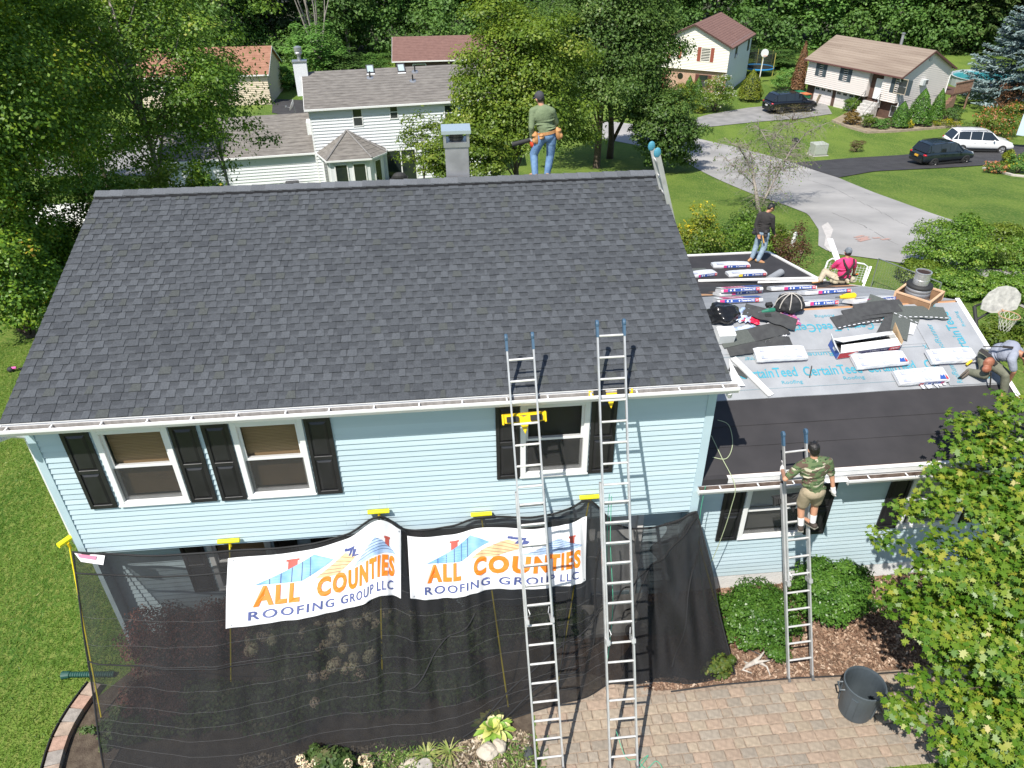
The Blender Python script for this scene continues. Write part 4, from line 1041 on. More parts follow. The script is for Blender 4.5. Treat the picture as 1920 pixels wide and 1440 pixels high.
# hosta: every leaf a real blade
def hosta(label, loc, n, r):
    t = thing('hosta', label, 'plant', loc); Hm = [mat('hosta leaf '+a, c, .5, c2=d, vs=7) for a, c, d in (('yellow', (.42, .46, .07), (.56, .54, .20)), ('green', (.12, .26, .03), (.26, .38, .06)), ('cream', (.56, .50, .30), (.50, .50, .14)))]
    for k in range(n):
        a = k*2.4+random.uniform(-.3, .3); f_ = (k+.5)/n; L_ = r*(.45+.55*f_); el = 1.15-.95*f_
        w_ = .034+.014*random.random(); pts = []
        for i, s in enumerate((0, .3, .55, .75, .9, 1.0)):
            d = L_*s; z = d*math.sin(el)-s*s*L_*.42*(1.2-el*.5)+.03; h = d*math.cos(el)
            hw = w_*(.12, .25, 1, .95, .55, .02)[i]*1.1
            for q in (-1, 0, 1): pts.append((math.cos(a)*h-math.sin(a)*hw*q, math.sin(a)*h+math.cos(a)*hw*q, z+(.02 if q else 0)*hw/w_))
        fs = [(i*3+q, i*3+q+1, (i+1)*3+q+1, (i+1)*3+q) for i in range(5) for q in (0, 1)]
        MB().add(pts, fs).build('leaf', Hm[(0, 1, 1, 0, 2)[k % 5]], t, smooth=True)
    return t
hosta('yellow variegated hosta with broad leaves in front of the netting', tuple(PZ(925, 1368, .02)), 60, .44)
# driftwood root
t = thing('driftwood', 'bleached twisted driftwood root lying on the wood chips', 'driftwood', tuple(PZ(1415, 1248, 0)))
b = MB(); O = PZ(1415, 1248, .05); g = lambda px, py, z: PZ(px, py, z)
for pts, r_ in (([(1398, 1250, .05), (1412, 1243, .09), (1425, 1232, .12), (1436, 1218, .20)], [.035, .04, .025, .008]), ([(1412, 1243, .08), (1428, 1240, .10), (1443, 1238, .12)], [.04, .025, .01]),
                ([(1420, 1240, .07), (1438, 1250, .05), (1444, 1266, .04)], [.035, .02, .008]), ([(1402, 1248, .06), (1392, 1256, .03), (1410, 1262, .03)], [.03, .025, .01]), ([(1405, 1246, .07), (1395, 1240, .04)], [.03, .01])):
    b.tube([g(*p) for p in pts], r_, 7)
b.build('root', mat('bleached wood', (.50, .46, .41), .9, c2=(.33, .29, .25), vs=12, bump=.5, bs=30), t, world=True, smooth=True)
# corrugated drain pipe
t = thing('drain_pipe', 'dark green corrugated drain pipe lying on the lawn at the left', 'drain pipe', tuple(PZ(150, 1266, 0)))
a = Vector(PZ(128, 1265, .05)); e_ = Vector(PZ(215, 1264, .05)); b = MB(); pts = []; rs = []
for i in range(61):
    pts.append(a.lerp(e_, i/60)); rs.append(.052 if i % 3 else .042)
rs[0:3] = [.06, .06, .058]
b.tube(pts, rs, 12, cap=False); b.build('pipe', mat('green pipe plastic', (.015, .07, .055), .5), t, world=True)
MB().tube([a+Vector((-.10, 0, -.005)), a], [.070, .060], 12).build('end_cap', mat('green pipe plastic', (.015, .07, .055), .5), t, world=True)
# black edging strip and cable in the chips
o = MB().tube([(9.35, -1.70, .035), (10.2, -1.66, .04), (11.4, -1.65, .035), (12.5, -1.70, .04), (13.6, -1.72, .035)], .014, 5).build('bed_edging', mat('black plastic', (.015, .015, .016), .5)); tag(o, 'thin black edging strip between the chips and the brick walkway', 'edging')
rope('dark strip of landscape fabric winding through the wood chips', [tuple(PZ(*p, .03)) for p in ((1370, 1150), (1395, 1145), (1400, 1158), (1385, 1180), (1395, 1210), (1420, 1225), (1450, 1240))], .012, mat('dark fabric', (.05, .05, .055), .9))
# pink gloved bit beyond the left eave: a weed trimmer head on the grass
q = G(22, 697); t = thing('toy', 'small pink and black yard toy on the grass left of the roof', 'toy', q)
MB().ell((0, 0, .08), (.10, .09, .09), 12, 8).build('ball', M_rub, t, smooth=True); MB().tube([(.02, 0, .12), (.16, .02, .12)], .04, 8).build('handle', mat('pink plastic', (.75, .12, .38), .5), t); MB().prism([(.14, .12, .02), (.30, .16, .02), (.24, .02, .02)], (0, 0, .03)).build('fin', M_rub, t)

# ================================================================== THINGS ON THE WING ROOF
nF = Vector((0, -WS, 1)).normalized(); nR = Vector((0, .389, 1)).normalized(); nD = Vector((0, .1, 1)).normalized()
def frame_on(o, P, Q, n, off=0.):
    """stand o on a roof plane: origin P, x axis towards Q, z along the plane normal"""
    P = Vector(P); Q = Vector(Q); x = (Q-P); x = (x-n*x.dot(n)).normalized(); y = n.cross(x)
    o.matrix_world = Matrix.Translation(P+n*off) @ Matrix((x, y, n)).transposed().to_4x4()
M_wrap = mat('white plastic wrapper', (.62, .62, .63), .35, c2=(.54, .555, .59), vs=6, bump=.35, bs=14)
M_pblue = mat('royal blue print', (.035, .09, .34), .4); M_pmag = mat('magenta print', (.55, .05, .20), .4); M_pred = mat('red print', (.60, .035, .05), .4)
M_pnavy = mat('dark navy print', (.03, .03, .10), .4); M_pfaint = mat('faint wrapper print', (.34, .37, .50), .4, c2=(.60, .60, .64), vs=12); M_pyel = mat('yellow sticker', (.75, .62, .05), .5)
M_pwhite = mat('white print', (.80, .80, .80), .4)
def bundle(label, P, Q, n, kind, off=.055, group='wrapped shingle bundles on the low roof', dp=.33, th=.085, torn=False):
    P = Vector(P); Q = Vector(Q); L_ = (Q-P).length
    t = thing('shingle_bundle', label, 'shingle bundle', P, group=group); frame_on(t, P, Q, n, off)
    b = MB(); rs = random.Random(hash(label) % 999); nn = 10
    # soft-edged slab, its ends drooping a little
    vs = []; prof = ((0, 0), (-.006, th*.5), (.012, th), (dp*.5, th+.006), (dp-.012, th), (dp+.006, th*.5), (dp, 0))
    for i in range(nn+1):
        f_ = i/nn; x = L_*f_; dz = -.006*math.cos(2*math.pi*f_)+rs.uniform(-.003, .003); e_ = .012 if i in (0, nn) else 0
        for (y, z) in prof: vs.append((x, y+rs.uniform(-.003, .003)+(e_ if y < dp/2 else -e_), max(0, z*(1-e_*8)+dz*(z > 0))))
    m_ = len(prof); fs = [(i*m_+q, (i+1)*m_+q, (i+1)*m_+q+1, i*m_+q+1) for i in range(nn) for q in range(m_-1)]
    fs += [tuple(range(m_)), tuple(range(nn*m_, nn*m_+m_))[::-1], ]
    b.add(vs, fs).build('wrapper', M_wrap, t)
    fr = lambda x, z, h=.010: (x*L_, -h, z*th)
    tp = lambda x, y, h=.012: (x*L_, y*dp, th+h)
    def quad(fn, x0, x1, z0, z1, m, nm, h=None):
        g = (lambda a, c: fn(a, c, h)) if h is not None else fn
        MB().add([g(x0, z0), g(x1, z0), g(x1, z1), g(x0, z1)], [(0, 1, 2, 3)]).build(nm, m, t)
    def strip_front(x0, x1, rev=False, yel=False):
        quad(fr, x0, x1, .12, .92, M_pblue, 'label_print')
        a, c = (x0, x0+.10*(x1-x0)*1.2) if not rev else (x1-.12*(x1-x0), x1)
        quad(fr, a, c, .12, .92, M_pmag, 'label_print', .012)
        a2, c2 = (x1-.08, x1) if not rev else (x0, x0+.08)
        quad(fr, a2, c2, .12, .92, M_pred, 'label_print', .012)
        mb = MB()
        print_on(mb, 'GAF', lambda p, q: fr(p, q, .014), a2+.012, c2-.012, .32, .72, .02)
        print_on(mb, 'Timberline HD', lambda p, q: fr(p, q, .014), (x0+x1)/2+.04, x1-.10 if not rev else x1-.14, .28, .78, .03)
        for cx in ((x0+.20*(x1-x0)), (x0+.30*(x1-x0))):
            mb.add([fr(cx-.025, .5, .014), fr(cx, .2, .014), fr(cx+.025, .5, .014), fr(cx, .84, .014)], [(0, 1, 2, 3)])
        mb.add([fr((x0+x1)/2-.02, .52, .014), fr((x0+x1)/2, .25, .014), fr((x0+x1)/2+.02, .52, .014), fr((x0+x1)/2, .8, .014)], [(0, 1, 2, 3)])
        mb.build('lettering', M_pwhite, t)
        if yel: quad(fr, x0-.02, x0+.08, .12, .9, M_pyel, 'sticker', .016)
    if kind == 'far':
        strip_front(.27, .97, yel=('sticker' in label))
        quad(tp, .10, .30, .15, .45, M_pfaint, 'faint_print')
    if kind == 'flat':
        quad(fr, .02, .98, .02, .30, M_pnavy, 'label_print')
        for x0 in (.08, .28, .52, .74):
            quad(tp, x0, x0+.14, .10, .34, M_pfaint, 'faint_print'); quad(tp, x0+.02, x0+.12, .60, .86, M_pfaint, 'faint_print')
    if kind == 'logo':
        quad(fr, .02, .98, .02, .30, M_pnavy, 'label_print')
        for x0 in (.08, .28, .50): quad(tp, x0, x0+.14, .10, .34, M_pfaint, 'faint_print'); quad(tp, x0+.02, x0+.13, .60, .86, M_pfaint, 'faint_print')
        MB().add([tp(.82, .12), tp(.93, .10), tp(.93, .40), tp(.88, .32), tp(.86, .42)], [(0, 1, 2, 3, 4)]).build('logo_print', M_pblue, t)
        MB().add([tp(.935, .10), tp(.975, .10), tp(.955, .42)], [(0, 1, 2)]).build('logo_print', M_pred, t)
    if kind == 'logo2':
        strip_front(.38, .88, rev=True)
        for x0 in (.08, .28, .50): quad(tp, x0, x0+.14, .10, .34, M_pfaint, 'faint_print'); quad(tp, x0+.02, x0+.13, .60, .86, M_pfaint, 'faint_print')
        MB().add([tp(.80, .10), tp(.92, .08), tp(.92, .40), tp(.87, .30), tp(.85, .42)], [(0, 1, 2, 3, 4)]).build('logo_print', M_pblue, t)
        MB().add([tp(.925, .08), tp(.97, .08), tp(.95, .42)], [(0, 1, 2)]).build('logo_print', M_pred, t)
        rs2 = random.Random(5); w_ = MB()
        for k in range(6):
            x = .40+.09*k+rs2.uniform(-.02, .02); w_.add([(x*L_, 0, .01), ((x+.09)*L_, 0, .01), ((x+.07)*L_, -.05-rs2.random()*.06, .004), ((x+.02)*L_, -.04-rs2.random()*.06, .012)], [(0, 1, 2, 3)])
        w_.build('torn_wrapper', M_wrap, t)
    if kind == 'magenta':
        quad(tp, .0, .30, .0, .98, M_pwhite, 'top_print'); quad(tp, .12, .62, .02, .98, M_pmag, 'top_print', .013); quad(tp, .60, .98, .02, .98, M_pblue, 'top_print', .014)
        strip_front(.04, .90)
        mb = MB(); print_on(mb, 'Timberline HD', lambda p, q: tp(p, q, .017), .25, .60, .25, .75, .02); mb.build('lettering', M_pwhite, t)
    return t
bundle('white wrapped bundle nearest the man in the black shirt', WD(1338, 504), WD(1407, 502), nD, 'far', .012)
bundle('white bundle on the far felt with its left end behind the big roof edge', WD(1296, 523), WD(1345, 517), nD, 'far', .012)
bundle('white bundle with a yellow sticker on the far black felt', WD(1367, 521), WD(1438, 517), nD, 'far', .012)
bundle('lower bundle of the stacked pair, blue label facing the camera', WR(1350, 557), WR(1430, 551), nR, 'far', .02)
bundle('magenta topped bundle lying on the stacked pair', WR(1352, 557)+[0, .0, .088], WR(1430, 552)+[0, 0, .088], nR, 'magenta', .02)
bundle('magenta and blue bundle alone on the grey underlayment near the stacked pair', WR(1346, 572), WR(1431, 568), nR, 'magenta', .03)
bundle('white bundle directly below the long white trim strip', WR(1447, 547), WR(1532, 543), nR, 'far', .02)
bundle('white bundle right of the trim strip with its label at the far right', WR(1510, 556), WR(1597, 550), nR, 'far', .03)
bundle('bundle at the ridge slot beside the black bag', WR(1498, 580)+[0, 0, .0], WR(1573, 575)+[0, 0, 0], nR, 'far', .05)
bundle('bundle at the ridge slot beside the wooden flue box', WR(1601, 575), WR(1688, 567), nR, 'far', .05)
bundle('plain white bundle at the left of the printed underlayment', WF(1417, 685), WF(1512, 680), nF, 'flat', .055)
bundle('white bundle with a small blue logo in front of the open carton', WF(1604, 699), WF(1700, 689), nF, 'logo', .055)
bundle('torn white bundle at the edge of the black felt', WF(1683, 729), WF(1776, 721), nF, 'logo2', .055)
bundle('white bundle beside the boot of the crouching man', WF(1743, 690), WF(1828, 685), nF, 'flat', .07)
# the open carton of shingles
P = Vector(WF(1566, 677)); Q = Vector(WF(1683, 661)); Lb = (Q-P).length*.98
t = thing('carton', 'open shingle carton with blue and red printed sides and white flaps', 'carton', P); frame_on(t, P, Q, nF, .055)
D_, H_ = .35, .17; M_card = mat('brown cardboard', (.50, .34, .19), .85, var=.08, vs=8); M_cw = mat('white coated card', (.76, .76, .75), .6, var=.03, vs=5)
b = MB(); th = .006
b.box(0, Lb, 0, th, 0, H_); b.box(0, Lb, D_-th, D_, 0, H_); b.box(0, th, th, D_-th, 0, H_); b.box(Lb-th, Lb, th, D_-th, 0, H_); b.box(0, Lb, 0, D_, 0, .006)
bx = b.build('box', M_cw, t)
q4 = lambda pts, m, nm: MB().add(pts, [tuple(range(len(pts)))]).build(nm, m, bx)
q4([(.01, -.002, .01), (Lb*.30, -.002, .01), (Lb*.30, -.002, H_*.92), (.01, -.002, H_*.92)], M_pred, 'side_print')
q4([(Lb*.27, -.003, .01), (Lb-.01, -.003, .01), (Lb-.01, -.003, H_*.92), (Lb*.31, -.003, H_*.92)], M_pnavy, 'side_print')
q4([(Lb*.16, -.0045, H_*.48), (Lb*.25, -.0045, H_*.12), (Lb*.38, -.0045, H_*.45), (Lb*.27, -.0045, H_*.84)], M_pwhite, 'side_print')
q4([(Lb*.82, -.0045, H_*.35), (Lb*.99, -.0045, H_*.35), (Lb*.99, -.0045, H_*.9), (Lb*.82, -.0045, H_*.9)], M_pred, 'side_print')
q4([(-.002, 0, .0), (-.002, D_, .0), (-.002, D_, H_*.95), (-.002, 0, H_*.95)], M_pblue, 'side_print')
mb = MB(); print_on(mb, 'GAF', lambda a, c: (a*Lb, -.006, c*H_), .84, .97, .5, .75, .02, flip=True); print_on(mb, 'Advantage', lambda a, c: (a*Lb, -.006, c*H_), .42, .66, .25, .5, .01, flip=True)
print_on(mb, 'PRO START', lambda a, c: (a*Lb, -.006, c*H_), .50, .78, .62, .74, .0, flip=True)
mb.add([(-.004, D_*.35, H_*.45), (-.004, D_*.6, H_*.45), (-.004, D_*.6, H_*.8), (-.004, D_*.35, H_*.8)], [(0, 1, 2, 3)]); mb.build('lettering', M_pwhite, bx)
b = MB()
b.prism([(.0, D_, H_), (Lb*.9, D_, H_), (Lb*.93, D_*.52, H_+.12), (.08, D_*.40, H_+.13)], (0, 0, .006))
b.prism([(.02, 0, H_-.002), (Lb-.04, 0, H_-.002), (Lb-.02, .15, H_+.025), (.10, .16, H_+.02)], (0, 0, .006)); b.build('flap', M_cw, bx)
MB().prism([(0, 0.01, H_), (0, D_, H_), (-.05, D_+.02, H_+.14), (-.09, .06, H_+.10)], (.006, 0, 0)).build('flap', M_cw, bx)
MB().prism([(Lb, 0.01, H_), (Lb, D_, H_), (Lb-.02, D_+.04, H_+.20), (Lb+.10, .10, H_-.03)], (.006, 0, 0)).build('flap', M_card, bx)
MB().box(.03, Lb-.03, .03, D_-.03, .01, .05).build('shingles', M_felt, bx)

# loose shingles
M_loose = mat('loose shingle back', (.040, .040, .042), .85, c2=(.058, .060, .060), vs=8, bump=.3, bs=60); M_looseg = mat('loose shingle granules', (.075, .085, .078), .9, c2=(.10, .11, .10), vs=40, bump=.4, bs=150)
M_tape = mat('white release tape', (.72, .72, .74), .4)
def loose(label, px, py, ang, n, pfun, L_=1.0, w_=.33, m=M_loose, lift=.06, teeth=True, bend=.0, tape=False, hgt=.0):
    P = Vector(pfun(px, py)); t = thing('loose_shingle', label, 'shingle', P, group='loose shingles strewn on the low roof')
    Q = P+Vector((math.cos(R(ang)), math.sin(R(ang)), 0)); frame_on(t, P, Q, n, lift+hgt)
    rs = random.Random(int(px*7+py)); b = MB(); k = 14; top = []; bot = []
    vs = []
    for i in range(k+1):
        x = -L_/2+L_*i/k; z = bend*math.sin(math.pi*i/k)+rs.uniform(0, .003)
        y0 = -w_/2+(.022*((i//2) % 2) if teeth else 0)+rs.uniform(-.003, .003); y1 = w_/2
        vs += [(x, y0, z), (x, y1, z), (x, y1, z+.006), (x, y0, z+.006)]
    fs = []
    for i in range(k):
        a = i*4; c = a+4; fs += [(a+3, c+3, c+2, a+2), (a, a+1, c+1, c), (a, c, c+3, a+3), (a+1, a+2, c+2, c+1)]
    fs += [(0, 3, 2, 1), (k*4, k*4+1, k*4+2, k*4+3)]
    o = b.add(vs, fs).build('sheet', m, t)
    if tape:
        mb = MB()
        for i in range(10):
            x = -L_/2+.03+i*L_/10; mb.box(x, x+L_*.055, -w_/2+.035, -w_/2+.05, bend*math.sin(math.pi*(i+.5)/10)+.007, bend*math.sin(math.pi*(i+.5)/10)+.009)
        mb.build('release_tape', M_tape, t)
    return t
LS = [('shingle of the right pile at its left end, slanting up to the right', 1605, 603, 9, 0, True, M_loose), ('long black shingle on top of the right pile', 1645, 584, 5, .035, False, M_loose), ('middle shingle of the right pile beneath the long black one', 1625, 592, 8, .018, False, M_loose),
      ('shingle of the right pile curling near the ridge', 1672, 585, -38, .02, True, M_looseg), ('long shingle pointing right towards the roof edge', 1722, 593, -6, .03, True, M_looseg), ('shingle fanned down and left behind the carton', 1668, 612, 52, .01, False, M_loose), ('greenish shingle fanned out beside the white backing', 1685, 612, 62, .016, False, M_looseg)]
for lb, x, y, a, h, te, m in LS: loose(lb, x, y, a, nF, WF, L_=1.0 if 'fan' not in lb else .8, m=m, teeth=te, hgt=h, bend=.02, tape=te)
MB_ = MB(); P0 = [WF(*p)+[0, 0, .075] for p in ((1722, 602), (1710, 634), (1697, 632), (1700, 612))]
tag(MB().prism(P0, (0, 0, .005)).build('wrapper_scrap', M_wrap), 'strip of white wrapper beside the fanned shingles', 'wrapper')
LS2 = [('black shingle of the left pile slanting down to the right', 1440, 602, -30, .05, True, M_loose), ('greenish shingle of the left pile nearest the big roof', 1395, 637, 10, .012, False, M_looseg), ('dark shingle under the left pile by the flat white bundle', 1410, 655, 4, .006, False, M_loose),
       ('short shingle of the left pile above the flat white bundle', 1462, 650, 0, .014, False, M_loose), ('shingle lying over the wrapper scraps in the left pile', 1428, 630, 14, .02, False, M_loose)]
for lb, x, y, a, h, te, m in LS2: loose(lb, x, y, a, nF, WF, L_=1.0 if 'short' not in lb else .42, m=m, teeth=te, hgt=h, bend=.03)
loose('single shingle offcut beside the angled white trim', 1384, 700, -38, nF, WF, L_=.36, w_=.16, m=M_loose, lift=.05, teeth=False)
loose('shingle half hidden by the big roof edge at the far left', 1306, 508, 0, nD, WD, L_=.6, w_=.35, m=M_looseg, lift=.01, teeth=False)
tag(MB().bar(Vector(WF(1516, 711))+nF*.06, Vector(WF(1520, 690))+nF*.06, .02, .012).build('shingle_sliver', M_loose), 'thin dark shingle sliver lying across the first printed letter', 'offcut')
# white trim strips
def trim(label, a, b, wd=.10, fa=None, n=nR, fold=.05, lift=.05, fb=None):
    A = Vector(fa(*a))+n*lift; B = Vector((fb or fa)(*b))+n*lift; t = thing('trim_strip', label, 'trim strip', A, group='white aluminium trim strips')
    m = MB(); m.bar(A, B, wd, .006, up=n); d = (B-A).normalized(); s = d.cross(n)
    m.bar(A+s*wd/2+n*fold/2, B+s*wd/2+n*fold/2, .006, fold, up=n); m.build('strip', M_whitep, t, world=True); return t
trim('long white trim strip lying across the black felt behind the bundles', (1309, 536), (1545, 531), .13, WR, nR, .06, .12)
trim('shorter white trim strip just below the long one', (1420, 540), (1533, 537), .10, WR, nR, .05, .13)
trim('white trim strip lying diagonally on the underlayment near the corner', (1373, 675), (1444, 745), .13, WF, nF, .04, .06)
A = Vector(WR(1582, 528)); t = thing('trim_strip', 'white trim strip standing up beside the man in pink', 'trim strip', A, group='white aluminium trim strips')
B = dep(1556, 448, depth(A)+.9); A2 = dep(1572, 492, depth(A)+.5); m = MB(); m.bar(A2, B, .16, .02, up=(0, -1, 0)); m.build('strip', M_whitep, t, world=True)
# white flashing bent at the left corner
f0 = [WF(1366, 678)+[0, 0, .06], WF(1370, 720)+[0, 0, .08], WF(1360, 738)+[0, 0, .16], WF(1396, 730)+[0, 0, .07], WF(1385, 712)+[0, 0, .06]]
tag(MB().prism(f0, (0, 0, .006)).build('flashing_sheet', M_whitep), 'crumpled white flashing at the corner below the big roof', 'flashing')
# roll of underlayment
A = Vector(WD(1440, 531))+Vector((0, 0, .1)); B = Vector(WD(1463, 517))+Vector((0, 0, .1)); t = thing('underlayment_roll', 'leftover roll of pale underlayment resting against the long trim strip', 'roll', A)
MB().tube([A, B], .10, 16).build('roll', M_under, t, world=True, smooth=False); MB().tube([B, B+(B-A).normalized()*.004], .05, 12).build('core', M_card, t, world=True)
# black bags, bucket, wrappers, tools
def lumpy(label, name, catn, loc, r, m, seed, knot=True, n=nF):
    rs = random.Random(seed); t = thing(name, label, catn, loc); bm = bmesh.new(); bmesh.ops.create_icosphere(bm, subdivisions=4, radius=1)
    ph = [rs.uniform(0, 6) for _ in range(8)]
    for v_ in bm.verts:
        c = v_.co.copy(); k = 1+.10*math.sin(c.x*6+ph[0]+c.z*3)+.08*math.sin(c.y*9+ph[1])*math.cos(c.z*8+ph[2])+.06*abs(math.sin(c.x*14+c.y*9+ph[3]))+.05*abs(math.sin(c.z*17+c.y*11+ph[4]))
        v_.co = Vector((c.x*r[0]*k, c.y*r[1]*k, max(c.z, -.35)*r[2]*k))
    me = bpy.data.meshes.new('bag'); bm.to_mesh(me); bm.free(); me.materials.append(m); link('bag', me, t)
    for p in me.polygons: p.use_smooth = True
    return t
M_bag = mat('glossy black bag', (.012, .012, .013), .22, bump=.6, bs=9)
lumpy('shiny black rubbish bag wedged against the big roof edge', 'trash_bag', 'bag', WF(1352, 600)+[0, 0, .12], (.29, .26, .20), M_bag, 4)
b = MB().box(-.16, .16, -.12, .12, 0, .24); o = b.build('box', M_cw); bevel(o, .008, 1); o.name = 'white_box'; frame_on(o, WF(1355, 640), WF(1372, 639), nF, .06); tag(o, 'small white cardboard box below the black bag', 'box')
t = lumpy('black tool bag with pale straps standing at the ridge slot', 'tool_bag', 'bag', WF(1476, 588)+[0, 0, .18], (.26, .19, .21), mat('black nylon', (.022, .022, .024), .7, bump=.3, bs=20), 9)
st = MB()
for a in (0, .6, 1.3, 2.2): st.tube([(.29*math.cos(q)*math.cos(a), .22*math.cos(q)*math.sin(a), .25*math.sin(q)+.01) for q in np.linspace(0, math.pi, 12)], .010, 5)
st.build('strap', mat('pale webbing', (.45, .42, .38), .8), t)
M_wr2 = mat('blue red wrapper', (.05, .14, .42), .35, c2=(.55, .10, .16), vs=11, bump=.5, bs=12); M_wr3 = mat('red wrapper', (.60, .02, .06), .3, var=.2, vs=8, bump=.5, bs=12); M_wr4 = mat('white blue wrapper', (.65, .70, .76), .3, c2=(.30, .40, .62), vs=8, bump=.5, bs=12)
def crumple(label, px, py, sx, sy, m, ang=0, h=.04, seed=1):
    P = Vector(WF(px, py)); rs = random.Random(seed); k = 9; vs = []
    for j in range(k+1):
        for i in range(k+1): vs.append((sx*(i/k-.5)+rs.uniform(-.02, .02), sy*(j/k-.5)+rs.uniform(-.02, .02), rs.uniform(0, h)))
    o = MB().add(vs, [(j*(k+1)+i, j*(k+1)+i+1, (j+1)*(k+1)+i+1, (j+1)*(k+1)+i) for j in range(k) for i in range(k)]).build('wrapper', m)
    frame_on(o, P, P+Vector((math.cos(R(ang)), math.sin(R(ang)), 0)), nF, .065); tag(o, label, 'wrapper', 'empty bundle wrappers')
    return o
crumple('crumpled blue and red wrapper right of the tool bag', 1462, 598, .55, .32, M_wr2, -8, .07, 1)
crumple('crumpled blue wrapper under the black slanting shingle', 1478, 608, .40, .18, M_wr2, -6, .05, 2)
crumple('red empty wrapper under the slanting shingle', 1406, 603, .34, .26, M_wr3, -25, .05, 3)
crumple('pale blue wrapper beside the black bag', 1388, 598, .34, .34, M_wr4, -15, .08, 4)
crumple('purple edged wrapper scrap below the black bag', 1392, 622, .46, .14, M_wr4, 8, .04, 5)
crumple('white wrapper scrap in front of the left shingle pile', 1370, 628, .26, .12, M_wrap, 10, .03, 6)
crumple('white torn wrapper peeking from under the slanting shingle', 1452, 624, .16, .40, M_wrap, 30, .03, 7)
crumple('white wrapper scrap under the short shingle', 1443, 645, .40, .10, M_wrap, 4, .03, 8)
# drill, nailer, tape reel, water bottle
def tool(label, name, catn, P, col, n=nF, s=1.):
    t = thing(name, label, catn, P); frame_on(t, P, Vector(P)+Vector((1, .1, 0)), n, .075); t.scale = (s, s, s)
    b = MB(); b.tube([(-.13, 0, .05), (-.02, 0, .06), (.08, 0, .06), (.10, 0, .06)], [.022, .038, .040, .026], 10); b.build('body', col, t)
    b = MB(); b.tube([(.03, 0, .05), (.06, .12, .04)], .02, 8); b.box(.01, .11, .10, .17, .01, .07); b.build('grip', M_rub, t)
    MB().tube([(-.13, 0, .05), (-.19, 0, .05)], .010, 6).build('nose', M_foot, t); return t
tool('green cordless drill among the wrappers', 'drill', 'drill', WF(1438, 592), mat('green tool plastic', (.02, .16, .10), .4), nF, 1.2)
tool('yellow and black nail gun at the ridge slot', 'nail_gun', 'nail gun', WR(1590, 572)+[0, 0, .02], M_yel, nR, 1.5)
b = MB(); b.lathe([(.05, 0), (.07, 0), (.07, .05), (.05, .05), (.05, 0)], n=14); o = b.build('tape_roll', M_pmag); frame_on(o, WF(1359, 583), WF(1370, 583), nF, .06); tag(o, 'small pink tape roll behind the black bag', 'tape roll')
o = MB().box(-.06, .06, -.04, .04, 0, .07).build('tool_battery', M_rub); bevel(o, .01, 2); frame_on(o, WF(1436, 601), WF(1446, 601), nF, .09); tag(o, 'black tool battery beside the green drill', 'battery')
# wooden curb and round flue at the ridge end
t = thing('flue_curb', 'square wooden curb around the round metal flue at the ridge end', 'curb', (15.38, 3.62, 4.30))
Mz = Matrix.Rotation(R(38), 4, 'Z'); b = MB(); s = .33; z1 = .17
M_wood = mat('fresh pine', (.56, .34, .20), .8, c2=(.66, .44, .28), vs=5, stretch=(1, 1, 5)); M_wood2 = mat('brown board face', (.27, .155, .085), .8, var=.15, vs=7)
for k in range(4):
    Mk = Matrix.Rotation(R(38+90*k), 4, 'Z'); bb = MB(); bb.box(-s, s, -s-.012, -s+.012, -.12, z1, M=Mk); o = bb.build('board', M_wood2, t)
    bb = MB(); bb.box(-s-.02, s-.02, -s-.022, -s+.022, z1, z1+.03, M=Mk); bb.box(-s-.02, -s+.02, -s-.022, -s-.013, -.10, z1, M=Mk); bb.build('batten', M_wood, t)
t = thing('round_flue', 'round galvanised chimney flue rising from the wooden curb', 'flue', (15.36, 3.66, 4.3))
b = MB(); b.lathe([(.23, -.1), (.235, .10), (.228, .11), (.235, .12), (.235, .20), (.228, .21), (.235, .22), (.235, .30), (.15, .32)], n=24); b.build('outer_pipe', M_galv2, t, smooth=True)
b = MB(); b.lathe([(.24, .29), (.245, .31), (.24, .345), (.15, .355)], n=24); b.build('collar', M_rub, t, smooth=True)
b = MB(); b.lathe([(.145, .34), (.145, .45), (.150, .455), (.145, .46), (.145, .58), (.152, .59), (.152, .61), (.13, .61), (.13, .40), (0, .40)], n=24); b.build('inner_pipe', mat('shiny flue steel', (.60, .59, .57), .35, .7, var=.15, vs=9), t, smooth=False)
MB().lathe([(0, .585), (.128, .586)], n=20).build('dark_plug', mat('dark plug face', (.03, .015, .012), .9), t)  # flat dark disc closing the inner pipe just below its rim
# white hoist cage the man in pink sits against
A = Vector(WR(1568, 530)); t = thing('wire_guard', 'white tubular guard frame with wire mesh behind the man in pink', 'guard frame', A)
dA = depth(A)+.35; cor = [Vector(dep(x, y, dA+e_)) for x, y, e_ in ((1541, 521, 0), (1552, 490, .1), (1560, 485, .1), (1620, 495, .2), (1627, 500, .2), (1617, 530, .1))]
MB().tube(cor, .022, 8).build('frame', M_whitep, t, world=True)
mb = MB()
for k in range(1, 12):
    f_ = k/12; mb.tube([cor[0].lerp(cor[5], f_), cor[1].lerp(cor[4], f_)], .005, 4)
for k in range(1, 7):
    f_ = k/7; mb.tube([cor[0].lerp(cor[1], f_), cor[5].lerp(cor[4], f_)], .005, 4)
mb.build('wire_mesh', mat('pale wire', (.6, .6, .55), .5, .3), t, world=True)
mb = MB(); p = cor[5]; mb.bar(p+Vector((.05, 0, -.1)), cor[4]+Vector((.09, 0, .0)), .05, .03); mb.build('rail', M_alu, t, world=True)
